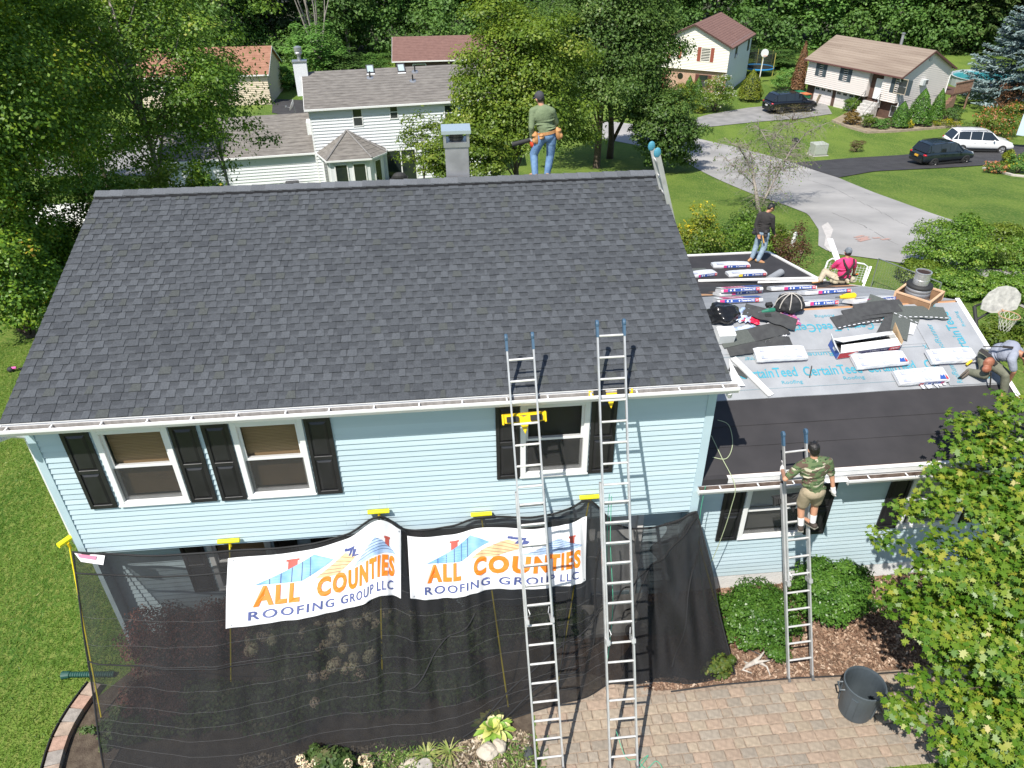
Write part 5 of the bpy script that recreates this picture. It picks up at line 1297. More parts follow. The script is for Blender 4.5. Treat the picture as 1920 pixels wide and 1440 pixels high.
# basketball hoop beyond the rake
t = thing('basketball_hoop', 'weathered basketball hoop with fan shaped backboard beyond the roof edge', 'basketball hoop', (18.95, 6.25, gz(6.2)))
BC = Vector(dep(1878, 564, 18.0)); ux = Vector((math.cos(R(-4)), math.sin(R(-4)), 0)); yb = Vector((-ux.y, ux.x, 0)); uz = (Vector((0, 0, 1))+yb*.25).normalized()
outl = [(-.47, -.20), (-.20, -.30), (.10, -.30), (.42, -.22), (.47, -.02), (.45, .15), (.30, .30), (.08, .36), (-.14, .33), (-.34, .20), (-.46, .0)]
MB().prism([BC+ux*a+uz*b_ for a, b_ in outl], yb*.03).build('backboard', mat('weathered white board', (.56, .54, .50), .8, c2=(.33, .32, .30), vs=9, bump=.2, bs=20), t, world=True)
b = MB(); rc = BC+uz*(-.22)-yb*.30+ux*.06; b.tube([rc+ux*.23*math.cos(q)+yb*.23*math.sin(q) for q in np.linspace(0, 2*math.pi, 25)], .012, 6); b.tube([rc+yb*.22, rc+yb*.32], .02, 5); b.build('rim', mat('rusty orange', (.45, .27, .16), .7, var=.2, vs=20), t, world=True)
b = MB()
for k in range(12):
    q = 2*math.pi*k/12; q2 = q+.52; q3 = q-.52
    for qq in (q2, q3): b.tube([rc+ux*.23*math.cos(q)+yb*.23*math.sin(q), rc+ux*.16*math.cos(qq)+yb*.16*math.sin(qq)-Vector((0, 0, .2)), rc+ux*.12*math.cos(q)+yb*.12*math.sin(q)-Vector((0, 0, .38))], .0045, 3)
b.build('net', mat('pale cord', (.6, .58, .52), .8), t, world=True)
b = MB(); pb = Vector(dep(1834, 640, 18.2)); pt = BC+yb*.10-ux*.25-uz*.1; b.tube([Vector((pb.x-.1, pb.y+.1, gz(6.2)-.1)), pb, BC-ux*.42+yb*.35-uz*.30], .045, 8); b.tube([pb.lerp(BC-ux*.42+yb*.35-uz*.3, .6), BC+yb*.04-uz*.15], .03, 6)
b.tube([BC-ux*.42+yb*.35-uz*.3, BC+yb*.04+uz*.1], .03, 6); b.build('pole', M_rub, t, world=True)
# white post in the lawn and chain link fence corner
p = G(1484, 462); t = thing('white_post', 'short leaning white post in the lawn near the road', 'post', p); MB().bar((0, 0, -.1), (.10, .05, .62), .12, .12).build('sleeve', M_whitep, t)
fp = [G(1632, 545), G(1725, 560)]
t = thing('chain_link_fence', 'chain link fence corner in the grass behind the round flue', 'fence', fp[0])
pA = Vector(G(1632, 540)); pB = Vector(G(1745, 590)); hA = 1.15
b = MB(); b.tube([pA, pA+Vector((0, 0, hA))], .022, 6); b.tube([pB, pB+Vector((0, 0, hA))], .022, 6); b.build('post', M_galv, t, world=True)
MB().tube([pA+Vector((0, 0, hA)), pB+Vector((0, 0, hA))], .02, 6).build('top_rail', M_galv, t, world=True)
b = MB(); nL = 34
for i in range(nL):
    for s in (-1, 1):
        f0 = i/nL; f1 = min(max(f0+s*.24, 0), 1); k = (abs(f1-f0)/.24)
        b.tube([pA.lerp(pB, f0)+Vector((0, 0, .03)), pA.lerp(pB, f1)+Vector((0, 0, .03+(hA-.05)*k))], .0028, 3, cap=False)
b.build('wire_mesh', M_galv, t, world=True)

# ================================================================== PEOPLE
def capsule(mb, p, r1, q, r2, n=12):
    p = Vector(p); q = Vector(q); d = q-p; L_ = max(d.length, 1e-4); d.normalize()
    M = d.to_track_quat('Z', 'Y').to_matrix().to_4x4(); prof = []
    for i in range(5): a = -math.pi/2+i*math.pi/8; prof.append((max(r1*math.cos(a), 1e-4), r1*math.sin(a)))
    for i in range(5): a = i*math.pi/8; prof.append((max(r2*math.cos(a), 1e-4), L_+r2*math.sin(a)))
    b = len(mb.v); mb.lathe(prof, p, n, M=M); k = len(prof)
    mb.f.append(tuple(b+i for i in range(n))[::-1]); mb.f.append(tuple(b+(k-1)*n+i for i in range(n))); mb.m += [0, 0]
def axes(z, x):
    z = Vector(z).normalized(); x = Vector(x); x = (x-z*x.dot(z)).normalized(); y = z.cross(x); return Matrix((x, y, z)).transposed().to_4x4()
def fuse(name, mb, m, parent, voxel=.012, smooth=3, **k):
    o = mb.build(name, m, None); r = o.modifiers.new('r', 'REMESH'); r.mode = 'VOXEL'; r.voxel_size = voxel; r.use_smooth_shade = True
    s = o.modifiers.new('s', 'SMOOTH'); s.iterations = smooth; s.factor = .5
    me = bpy.data.meshes.new_from_object(o.evaluated_get(bpy.context.evaluated_depsgraph_get()))
    old = o.data; bpy.data.objects.remove(o); bpy.data.meshes.remove(old); me.name = name
    me.materials.clear()
    me.materials.append(m)
    for p in me.polygons: p.use_smooth = True
    return link(name, me, parent)
M_skin = mat('tan skin', (.42, .20, .115), .55, var=.08, vs=9); M_skin2 = mat('fair skin', (.52, .27, .17), .55, var=.08, vs=9)
M_hair = mat('black hair', (.012, .010, .009), .45, bump=.5, bs=60)
M_shoe = mat('dark brown shoe', (.055, .042, .034), .8, var=.2, vs=12); M_boot = mat('tan leather boot', (.45, .25, .11), .7, var=.12, vs=10); M_leather = mat('tan tool leather', (.40, .18, .06), .7, c2=(.52, .28, .12), vs=14)
M_jean = mat('blue denim', (.085, .17, .33), .85, c2=(.18, .30, .46), vs=9, bump=.3, bs=30); M_jean2 = mat('faded denim', (.20, .29, .38), .85, c2=(.34, .43, .50), vs=9, bump=.3, bs=30)
def hand(mb, w, d, side, r=1., curl=.5):
    """palm and five fingers. w wrist, d direction, side: towards the thumb"""
    d = Vector(d).normalized(); s = Vector(side); s = (s-d*s.dot(d)).normalized(); n = d.cross(s); w = Vector(w)
    mb.ell(w+d*.048, (.042*r, .020*r, .052), 10, 7, M=axes(d, s))
    for k, (o_, L_) in enumerate(((.030, .066), (.010, .075), (-.011, .070), (-.030, .054))):
        b0 = w+d*.080+s*o_; b1 = b0+(d+n*curl*.5).normalized()*L_*.5; b2 = b1+(d*(1-curl)+n*curl).normalized()*L_*.5
        capsule(mb, b0-d*.02, .0105*r, b1, .0095*r, 8); capsule(mb, b1, .0095*r, b2, .008*r, 8)
    t0 = w+d*.028+s*.030; t1 = t0+(s*.8+d*.7).normalized()*.038; t2 = t1+(d+n*.4+s*.1).normalized()*.030
    capsule(mb, t0, .013*r, t1, .011*r, 8); capsule(mb, t1, .011*r, t2, .009*r, 8)
def person(label, base, J, st, scale=1.):
    t = thing('person', label, 'person', base, scale=scale)
    V = {k: Vector(v) for k, v in J.items() if k != 'face'}; face = Vector(J['face']).normalized()
    sk = st.get('skin', M_skin); across = (V['sR']-V['sL']); ac = across.normalized(); sp = (V['neck']-V['pelvis']).normalized()
    ch = V['neck'].lerp(V['pelvis'], .30); wa = V['neck'].lerp(V['pelvis'], .66); up = (V['head']-V['neck']).normalized()
    def torso(mb, g, low=True):
        A = axes(sp, ac); wd = across.length/2; curve = V.get('bend', wa)
        ch_ = V['neck'].lerp(curve, .42); mb.ell(ch_, (wd*.93+g, .115+g, .20+g*.5), 16, 12, M=A)
        mb.ell(V['neck'].lerp(curve, .12), (wd*.80+g, .075+g, .075+g), 14, 10, M=A)
        mb.ell(curve, (.145+g, .105+g, .16), 14, 10, M=A)
        for s in 'LR': capsule(mb, V['neck'].lerp(V['s'+s], .35), .062+g, V['s'+s], .056+g)
    def pel(mb, g):
        A = axes((V['neck']-V['pelvis']), ac); mb.ell(V['pelvis'], (.165+g, .125+g, .115+g), 16, 10, M=A)
        for s in 'LR': capsule(mb, V['hip'+s], .088+g, V['hip'+s].lerp(V['k'+s], .3), .085+g)
    b = MB(); torso(b, 0); pel(b, 0)
    capsule(b, V['neck']-up*.03, .062, V['neck'].lerp(V['head'], .55), .052)
    Ah = axes(up, face.cross(up)*-1); f_ = (face-up*face.dot(up)).normalized(); sd = up.cross(f_)
    H = V['head']; b.ell(H+up*.02, (.076, .092, .105), 16, 12, M=Ah); b.ell(H-up*.055+f_*.025, (.055, .060, .060), 12, 8, M=Ah)
    capsule(b, H+f_*.088+up*.02, .010, H+f_*.108-up*.018, .015, 8); b.ell(H+f_*.085-up*.052, (.024, .012, .009), 8, 6, M=Ah)
    b.ell(H+f_*.075+up*.038, (.052, .018, .010), 8, 6, M=Ah)
    for s in (-1, 1): b.ell(H+sd*s*.080, (.012, .022, .034), 8, 6, M=Ah)
    for s, sg in (('L', -1), ('R', 1)):
        capsule(b, V['s'+s], .052, V['e'+s], .041); capsule(b, V['e'+s], .041, V['w'+s], .029)
        d = (V['w'+s]-V['e'+s]); hd = V.get('h'+s, V['w'+s]+d.normalized()*.1)-V['w'+s]
        hand(b, V['w'+s], hd, f_*1.0-ac*sg*.4 if True else 0, curl=st.get('curl', .5))
        capsule(b, V['hip'+s], .088, V['k'+s], .060); capsule(b, V['k'+s], .060, V['k'+s].lerp(V['a'+s], .35), .056); capsule(b, V['k'+s].lerp(V['a'+s], .35), .056, V['a'+s], .038)
        capsule(b, V['a'+s], .042, V['t'+s], .032)
    fuse('body', b, sk, t, .0095, 2)
    eb = MB()
    for s in (-1, 1): eb.ell(H+f_*.082+sd*s*.032+up*.022, (.012, .010, .008), 8, 6, M=Ah)
    eb.build('eyes', mat('dark eye', (.02, .015, .012), .2), t, smooth=True)
    # shirt
    sm = st['shirt']; b = MB(); torso(b, .018); fr = st.get('sleeve', .55)
    if not st.get('tuck'): capsule(b, V.get('bend', wa), .135, V['pelvis'], .14)
    for s in 'LR':
        if fr <= 1: capsule(b, V['s'+s], .076, V['s'+s].lerp(V['e'+s], fr), .064)
        else:
            capsule(b, V['s'+s], .074, V['e'+s], .058); capsule(b, V['e'+s], .058, V['e'+s].lerp(V['w'+s], fr-1), .043)
            for q in (.2, .5, .8): b.ell(V['e'+s].lerp(V['w'+s], q), (.052, .052, .018), 8, 6, M=axes(V['w'+s]-V['e'+s], ac))
    for q in range(6): b.ell(V['neck'].lerp(V['pelvis'], .45+.1*q)+ac*random.uniform(-.06, .06), (.17, .135, .014), 12, 6, M=axes(sp+Vector((random.uniform(-.2, .2), 0, random.uniform(-.1, .1))), ac))
    fuse('shirt', b, sm, t, .011, 2)
    # trousers / shorts
    b = MB(); pel(b, .02); fr = st.get('leg', 1.)
    for s in 'LR':
        if fr < 1:
            capsule(b, V['hip'+s], .108, V['hip'+s].lerp(V['k'+s], fr), .098)
        else:
            capsule(b, V['hip'+s], .106, V['k'+s], .082); capsule(b, V['k'+s], .082, V['a'+s], .064)
            dl = V['a'+s]-V['k'+s]
            for q in (.12, .30, .62, .82, .97): b.ell(V['k'+s].lerp(V['a'+s], q), (.083-.016*q, .083-.016*q, .016), 12, 6, M=axes(dl+Vector((random.uniform(-.12, .12), random.uniform(-.12, .12), 0)), ac))
    fuse('trousers', b, st['pants'], t, .011, 2)
    for s in 'LR':
        A, T = V['a'+s], V['t'+s]; d = (T-A); dn = d.normalized(); b = MB()
        sole = Vector(J['sole'+s]) if 'sole'+s in J else Vector((0, 0, -1))
        capsule(b, A-dn*.045+sole*.03, .047, A.lerp(T, .6)+sole*.02, .046); capsule(b, A.lerp(T, .6)+sole*.02, .046, T+dn*.03+sole*.012, .038)
        if st.get('ankle', .05): capsule(b, A, .052, A.lerp(V['k'+s], st.get('ankle', .2)), .052)
        o = fuse('shoe', b, st['shoe'], t, .010, 2)
        mb = MB(); mb.bar(A-dn*.085+sole*.072, T+dn*.055+sole*.045, .085, .018, up=sole); mb.build('sole', st.get('solem', M_rub), o)
        if st.get('sock'): b = MB(); capsule(b, A, .047, A.lerp(V['k'+s], .42), .054); fuse('sock', b, st['sock'], t, .01, 1)
        if st.get('glove') and s in st['glove']:
            b = MB(); hd = V.get('h'+s, V['w'+s]+(V['w'+s]-V['e'+s]).normalized()*.1)-V['w'+s]; hand(b, V['w'+s], hd, f_-ac*(-1 if s == 'L' else 1)*.4, 1.35, st.get('curl', .5)); capsule(b, V['w'+s]-(V['w'+s]-V['e'+s]).normalized()*.02, .04, V['w'+s]+hd.normalized()*.04, .038)
            fuse('glove', b, st['glovem'], t, .009, 1)
    # hair or cap
    b = MB()
    if st.get('cap'):
        b.ell(H+up*.045-f_*.008, (.088, .104, .098), 16, 12, M=Ah); o = fuse('hair', MBhair(H, up, f_, Ah, .35), M_hair, t, .010, 1)
        c = fuse('cap', b, st['cap'], t, .010, 2)
        vb = MB(); dirv = f_ if not st.get('backward') else -f_
        vb.ell(H+up*.035+dirv*.125, (.070, .070, .010), 14, 6, M=Ah); vb.build('brim', st.get('brim', st['cap']), c, smooth=True)
        if not st.get('backward'):
            vb = MB(); vb.ell(H+up*.012-f_*.088, (.035, .020, .026), 12, 8, M=Ah); vb.build('strap_opening', M_rub, c, smooth=True)
    else: fuse('hair', MBhair(H, up, f_, Ah, 1.), M_hair, t, .009, 1)
    return t, V, f_, ac, up
def MBhair(H, up, f_, Ah, k):
    b = MB()
    if k == 1.:
        b.ell(H+up*.038-f_*.014, (.086, .098, .098), 16, 12, M=Ah); b.ell(H-f_*.045-up*.01, (.074, .060, .075), 12, 10, M=Ah)
        for q in range(26):
            a = random.uniform(0, 6.28); rr = random.uniform(.0, .07); p = H+up*(.10+random.uniform(0, .02))-f_*.01+Vector((math.cos(a)*rr, math.sin(a)*rr, 0))
            capsule(b, p-up*.02, .014, p+up*.018+Vector((random.uniform(-.02, .02), random.uniform(-.02, .02), 0)), .007, 6)
    else: b.ell(H-f_*.03-up*.012, (.080, .070, .055), 12, 10, M=Ah)
    return b
def belt(t, V, ac, m, pouches, r=(.185, .145), drop=.06, pm=None):
    P = V['pelvis']+Vector((0, 0, drop)); up = (V['neck']-V['pelvis']).normalized(); A = axes(up, ac)
    b = MB(); pts = [P+(A @ Vector((r[0]*math.cos(q), r[1]*math.sin(q), 0))) for q in np.linspace(0, 2*math.pi, 21)]
    for p, q in zip(pts, pts[1:]): b.bar(p, q, .012, .055, up=up)
    o = b.build('tool_belt', m, t)
    for ang, sx, sz in pouches:
        c = P+(A @ Vector(((r[0]+.035)*math.cos(R(ang)), (r[1]+.035)*math.sin(R(ang)), -sz*.5))); b = MB()
        out = (A @ Vector((math.cos(R(ang)), math.sin(R(ang)), 0))); MM = axes(up, up.cross(out))
        b.ell(c, (sx, .055, sz), 12, 9, M=MM); b.ell(c+up*sz*.45+out*.02, (sx*1.05, .06, sz*.28), 12, 7, M=MM); b.ell(c-up*sz*.35+out*.04, (sx*.7, .05, sz*.45), 12, 7, M=MM)
        fuse('pouch', b, pm or m, o, .012, 1)
    return o
# 1 man on the ridge, seen from behind, holding a leaf blower
M_olive = mat('olive green cotton', (.13, .17, .09), .9, c2=(.17, .215, .12), vs=6, bump=.8, bs=13)
t, V, f_, ac, up = person('man in a green shirt and grey cap standing on the ridge with a leaf blower', (7.93, 4.88, 6.67), dict(pelvis=(.06, 0, .83), neck=(-.03, .03, 1.34), head=(-.07, .06, 1.50), face=(-.5, .85, -.15),
    sL=(-.20, .06, 1.27), eL=(-.235, -.02, 1.0), wL=(-.215, .05, .78), hL=(-.22, .10, .70), sR=(.155, -.02, 1.28), eR=(.25, .06, 1.05), wR=(.20, .2, .86),
    hipL=(-.04, 0, .79), kL=(-.17, .10, .45), aL=(-.155, -.03, .08), tL=(-.22, .12, .03), hipR=(.16, 0, .79), kR=(.155, .05, .44), aR=(.09, .0, .08), tR=(.10, .17, .03)),
    dict(shirt=M_olive, sleeve=1.92, pants=M_jean, shoe=M_boot, cap=mat('charcoal cap', (.05, .05, .06), .85), skin=M_skin2, glove='L', glovem=mat('white work glove', (.62, .60, .58), .8)), .95)
belt(t, V, ac, M_leather, [(200, .075, .13), (250, .05, .06), (0, .07, .13), (20, .05, .10)])
bl = thing('leaf_blower', 'black tubed leaf blower in the hand of the man on the ridge', 'leaf blower', (7.93, 4.88, 6.67))
B = MB(); B.tube([(-.20, .10, .70), (-.30, .14, .66), (-.55, .22, .58)], [.035, .04, .045], 12); B.build('tube', M_rub, bl)
B = MB(); B.ell((-.17, .10, .62), (.07, .09, .09), 12, 8); B.build('housing', mat('orange red plastic', (.55, .06, .02), .4), bl, smooth=True)
# 2 man in black shirt walking on the rear roof
p2 = WD(1418, 490)
M_blk = mat('charcoal cotton', (.030, .027, .026), .9, bump=.8, bs=13)
t, V, f_, ac, up = person('man in a black long sleeved shirt and jeans standing on the far felt', p2, dict(pelvis=(.04, 0, .90), neck=(.06, .04, 1.42), head=(.17, .07, 1.57), face=(.80, -.1, -.45),
    sL=(-.10, .12, 1.36), eL=(-.17, .08, 1.08), wL=(-.12, -.06, .86), sR=(.19, -.10, 1.36), eR=(.25, -.10, 1.08), wR=(.36, -.04, .84), hR=(.44, 0, .78),
    hipL=(.0, .09, .86), kL=(-.02, .13, .47), aL=(-.10, .10, .09), tL=(-.19, .05, .04), hipR=(.10, -.07, .86), kR=(.12, -.08, .47), aR=(.0, -.10, .09), tR=(.13, -.14, .04)),
    dict(shirt=M_blk, sleeve=1.92, pants=M_jean2, shoe=M_boot, ankle=.15))
belt(t, V, ac, mat('black webbing', (.02, .02, .022), .8), [(100, .06, .10), (200, .07, .12), (-60, .06, .12)], pm=mat('black pouch nylon', (.03, .03, .035), .8))
b = MB(); capsule(b, (-.02, -.16, .84), .018, (.03, -.20, .66), .022); b.build('hammer_handle', mat('ochre grip', (.62, .35, .10), .6), t, smooth=True)
# 3 man in pink sitting with his back to the camera
p3 = WR(1578, 533); M_pink = mat('bright pink cotton', (.66, .045, .17), .85, bump=.8, bs=13); M_khaki = mat('khaki cloth', (.36, .32, .22), .9, c2=(.48, .42, .32), vs=14, bump=.3, bs=20)
t, V, f_, ac, up = person('man in a pink shirt with black braces sitting at the roof edge', p3, dict(pelvis=(0, .02, .13), neck=(.0, .06, .66), head=(.015, .10, .82), face=(.15, .95, -.2),
    sL=(-.20, .06, .59), eL=(-.27, .20, .36), wL=(-.14, .40, .30), sR=(.20, .06, .59), eR=(.31, .12, .36), wR=(.36, .18, .16), hR=(.44, .20, .13),
    hipL=(-.11, .04, .12), kL=(-.36, .30, .24), aL=(-.56, .08, .11), tL=(-.72, .05, .09), hipR=(.11, .04, .12), kR=(.22, .48, .16), aR=(.22, .60, -.2), tR=(.22, .75, -.22)),
    dict(shirt=M_pink, sleeve=.62, pants=M_khaki, shoe=M_boot, cap=mat('grey patterned cap', (.10, .115, .13), .8, c2=(.22, .24, .27), vs=16), glove='R', glovem=M_rub))
hb = MB(); Z = [(-.13, -.04, .62), (-.07, -.115, .52), (.02, -.125, .42), (.03, -.125, .28), (.03, -.11, .14)]
def band(mb, pts, wd=.045):
    for a, b_ in zip(pts, pts[1:]): mb.bar(a, b_, wd, .012, up=(0, -1, .2))
band(hb, [(-.12, .0, .70), (-.11, -.09, .62), (-.03, -.125, .50), (.02, -.13, .44)]); band(hb, [(.15, .0, .69), (.14, -.09, .62), (.07, -.125, .50), (.0, -.13, .43), (-.10, -.13, .30), (-.20, -.06, .20)]); band(hb, [(.02, -.13, .46), (.03, -.135, .30), (.02, -.125, .14)], .05)
hb.build('harness', M_blk, t)
belt(t, V, ac, M_blk, [(205, .09, .11), (170, .08, .12), (330, .10, .09), (275, .05, .06)], pm=M_khaki, r=(.20, .15))
MB().tube([(.40, .22, .13), (.52, .24, .15)], .016, 6).build('knife_handle', mat('orange tool grip', (.75, .16, .02), .5), t)
# 4 man on the ladder
M_camo = bpy.data.materials.new('woodland camouflage'); M_camo.use_nodes = True; N = M_camo.node_tree.nodes; L = M_camo.node_tree.links; bs_ = N['Principled BSDF']; bs_.inputs['Roughness'].default_value = .9
tc = N.new('ShaderNodeTexCoord'); mp = N.new('ShaderNodeMapping'); mp.inputs['Scale'].default_value = (9, 9, 24); L.new(tc.outputs['Object'], mp.inputs[0]); prev = None
for k, (off, th, colr) in enumerate(((0, .0, (.10, .14, .06)), (3.1, .53, (.045, .085, .03)), (7.7, .55, (.10, .065, .045)), (12.3, .60, (.42, .38, .28)), (19.1, .66, (.015, .018, .014)))):
    nz = N.new('ShaderNodeTexNoise'); nz.noise_dimensions = '4D'; nz.inputs['W'].default_value = off; nz.inputs['Scale'].default_value = 1.; nz.inputs['Detail'].default_value = 2; L.new(mp.outputs[0], nz.inputs['Vector'])
    mt_ = N.new('ShaderNodeMath'); mt_.operation = 'GREATER_THAN'; mt_.inputs[1].default_value = th; L.new(nz.outputs['Fac'], mt_.inputs[0])
    mx = N.new('ShaderNodeMixRGB'); L.new(mt_.outputs[0], mx.inputs[0]); mx.inputs[2].default_value = (*colr, 1); mx.inputs[1].default_value = (.10, .14, .06, 1)
    if prev: L.new(prev, mx.inputs[1])
    prev = mx.outputs[0]
L.new(prev, bs_.inputs['Base Color'])
M_kh2 = mat('khaki shorts cloth', (.30, .245, .16), .9, c2=(.38, .31, .21), vs=7, bump=.4, bs=14)
lf = Vector((11.60, -1.70, .03)); lt = Vector((11.37, .05, 4.02)); rung = lambda s: lf.lerp(lt, s/(lt-lf).length)
r4 = rung(.22+.3048*8.5); base4 = Vector((11.55, r4.y-.12, r4.z+.03))
G4 = rung(3.88)-base4
t, V, f_, ac, up = person('man in camouflage shirt and khaki shorts climbing the short ladder', base4, dict(pelvis=(.03, -.10, .86), neck=(.06, .02, 1.38), head=(.06, .06, 1.55), face=(.0, .95, .25),
    sL=(-.15, .02, 1.31), eL=(-.38, .0, 1.12), wL=(-.22, G4.y-.06, G4.z-.10), hL=(-.18, G4.y, G4.z-.04), sR=(.27, .0, 1.31), eR=(.335, -.03, 1.02), wR=(.35, -.08, .80), hR=(.35, -.10, .70),
    hipL=(-.06, -.08, .82), kL=(-.09, .02, .45), aL=(-.10, -.04, .08), tL=(-.02, .14, .03), hipR=(.12, -.08, .82), kR=(.13, .02, .45), aR=(.09, -.04, .09), tR=(.02, .14, .04)),
    dict(shirt=M_camo, sleeve=.72, pants=M_kh2, leg=.72, shoe=M_shoe, sock=mat('white sock', (.74, .73, .72), .9), glove='LR', glovem=mat('white knitted glove', (.70, .66, .65), .9), ankle=0.02, skin=M_skin2, solem=mat('grey sole', (.25, .24, .20), .8)))
t.rotation_euler = (0, -R(9), 0)
# 5 crouching man at the right rake
p5 = WF(1880, 735); p5 = Vector(p5)+Vector((0, 0, .05)); P = lambda x, y, dd: Vector(dep(x, y, dd))-p5
d5 = depth(p5)
M_tee = mat('blue grey cotton', (.25, .27, .33), .9, c2=(.30, .32, .38), vs=6, bump=.8, bs=13); M_ol2 = mat('olive work trousers', (.115, .12, .085), .9, c2=(.17, .17, .125), vs=8, bump=.35, bs=16)
J5 = dict(pelvis=P(1848, 672, d5+.20), neck=P(1903, 658, d5-.32), head=P(1924, 668, d5-.42), face=(.6, -.5, -.65),
    sL=P(1893, 645, d5-.15), eL=P(1918, 662, d5-.10), wL=P(1925, 690, d5+.05), sR=P(1897, 674, d5-.42), eR=P(1901, 697, d5-.35), wR=P(1892, 715, d5-.12), hR=P(1888, 724, d5-.05),
    hipL=P(1845, 665, d5+.20), kL=P(1846, 703, d5-.02), aL=P(1817, 697, d5+.18), tL=P(1806, 705, d5+.1), soleL=(-.9, -.2, .1),
    hipR=P(1858, 680, d5+.05), kR=P(1886, 702, d5-.18), aR=P(1882, 735, d5-.03), tR=P(1878, 744, d5-.15), bend=P(1873, 658, d5-.02))
t, V, f_, ac, up = person('man in a grey shirt crouching at the right roof edge and reaching over it', p5, J5, dict(shirt=M_tee, sleeve=.75, pants=M_ol2, shoe=mat('grey brown boot', (.14, .115, .09), .85, var=.2, vs=12), cap=mat('brown cap', (.12, .06, .04), .8), tuck=True, ankle=.25))
q = P(1850, 690, d5-.15); b = MB(); b.ell(P(1854, 680, d5-.2), (.10, .07, .11), 12, 9); b.ell(P(1850, 692, d5-.2), (.085, .065, .07), 12, 9); o = fuse('pouch', b, mat('red brown leather', (.24, .07, .035), .6, c2=(.36, .15, .09), vs=18), t, .012, 1)
b = MB(); band(b, [P(1838, 655, d5), P(1856, 668, d5-.14), P(1868, 684, d5-.12)], .07); band(b, [P(1845, 650, d5+.05), P(1880, 650, d5-.36), P(1900, 652, d5-.42)], .04); b.build('harness', M_blk, t)
b = MB(); b.tube([P(1858, 698, d5-.2), P(1857, 716, d5-.1), P(1856, 728, d5)], .014, 6); b.build('strap', M_blk, t)
hm = thing('roofing_hammer', 'roofing knife with yellow grip beside the boot of the crouching man', 'tool', p5)
b = MB(); b.tube([P(1812, 684, d5+.25), P(1822, 676, d5+.25)], .022, 8); b.build('grip', M_yel, hm); b = MB(); b.tube([P(1822, 676, d5+.25), P(1838, 664, d5+.25)], .012, 6); b.build('blade', M_foot, hm)

# ================================================================== NEIGHBOURING HOUSES
M_wv = mat('white vinyl siding', (.72, .735, .76), .55, var=.02, vs=1.5); M_cream = mat('cream vinyl siding', (.74, .70, .60), .55, var=.02, vs=1.5); M_pinkw = mat('pale pinkish siding', (.68, .62, .58), .55, var=.02, vs=1.5)
M_rg = mat('weathered grey brown shingles', (.13, .118, .108), .92, c2=(.215, .198, .18), vs=3.0, bump=.4, bs=40, stretch=(.6, 2, 2)); M_rb = mat('red brown shingles', (.16, .085, .07), .92, c2=(.20, .11, .09), vs=2.5, bump=.3, bs=30)
M_rt = mat('tan brown weathered roof', (.20, .15, .115), .92, c2=(.29, .23, .18), vs=.8, bump=.3, bs=30, stretch=(.25, 1.4, 1)); M_ro = mat('orange brown roof', (.25, .12, .075), .92, c2=(.33, .17, .11), vs=2, bump=.3, bs=30)
M_wing_glass = mat('dark window glass', (.02, .028, .028), .06, spec=.8); M_wscr = mat('dark window screen', (.045, .05, .05), .5); M_brown = mat('brown stained wood', (.10, .055, .04), .8, var=.15, vs=4)
def clap(parent, x0, x1, z0, z1, y, m, e=.13, name='siding', top=None, holes=()):
    """horizontal lap siding, optional gable outline top(x)->z, built as overlapping wedges"""
    mb = MB(); z = z0
    while z < z1-1e-3:
        zt = min(z+e, z1); segs = [(x0, x1)]
        if top:
            a, b = top(zt); segs = [(max(x0, a), min(x1, b))]
        for h in holes:
            if h[2] < (z+zt)/2 < h[3]:
                s2 = []
                for a, b in segs:
                    if h[1] <= a or h[0] >= b: s2.append((a, b)); continue
                    if h[0] > a: s2.append((a, h[0]))
                    if h[1] < b: s2.append((h[1], b))
                segs = s2
        for a, b in segs:
            if b > a: mb.add([(a, y-.022-(e > .12)*.026, z), (b, y-.022-(e > .12)*.026, z), (b, y-.004, zt), (a, y-.004, zt), (a, y, z), (b, y, z)], [(0, 1, 2, 3), (4, 5, 1, 0)])
        z = zt
    return mb.build(name, m, parent, kind='stuff')
def swin(parent, x0, x1, z0, z1, y, frame=M_white, shut=None, sw=.32, hung=True, tw=.06):
    b = MB(); t_ = tw
    b.box(x0, x0+t_, y-.06, y-.0, z0, z1); b.box(x1-t_, x1, y-.06, y, z0, z1); b.box(x0+t_, x1-t_, y-.06, y, z1-t_, z1); b.box(x0+t_, x1-t_, y-.06, y, z0, z0+t_)
    if hung: b.box(x0+t_, x1-t_, y-.055, y-.005, (z0+z1)/2-.025, (z0+z1)/2+.025)
    o = b.build('window', frame, parent)
    MB().box(x0+t_, x1-t_, y-.035, y-.025, z0+t_, (z0+z1)/2-.025).build('pane', M_wscr, o); MB().box(x0+t_, x1-t_, y-.035, y-.025, (z0+z1)/2+.025, z1-t_).build('pane', M_wing_glass, o)
    if shut:
        for a in (x0-sw-.01, x1+.01):
            b = MB(); b.box(a, a+sw, y-.05, y-.012, z0, z1)
            for q in range(int((z1-z0)/.09)): b.box(a+.04, a+sw-.04, y-.062, y-.050, z0+.04+q*.09, z0+.08+q*.09)
            b.build('shutter', shut, parent)
    return o
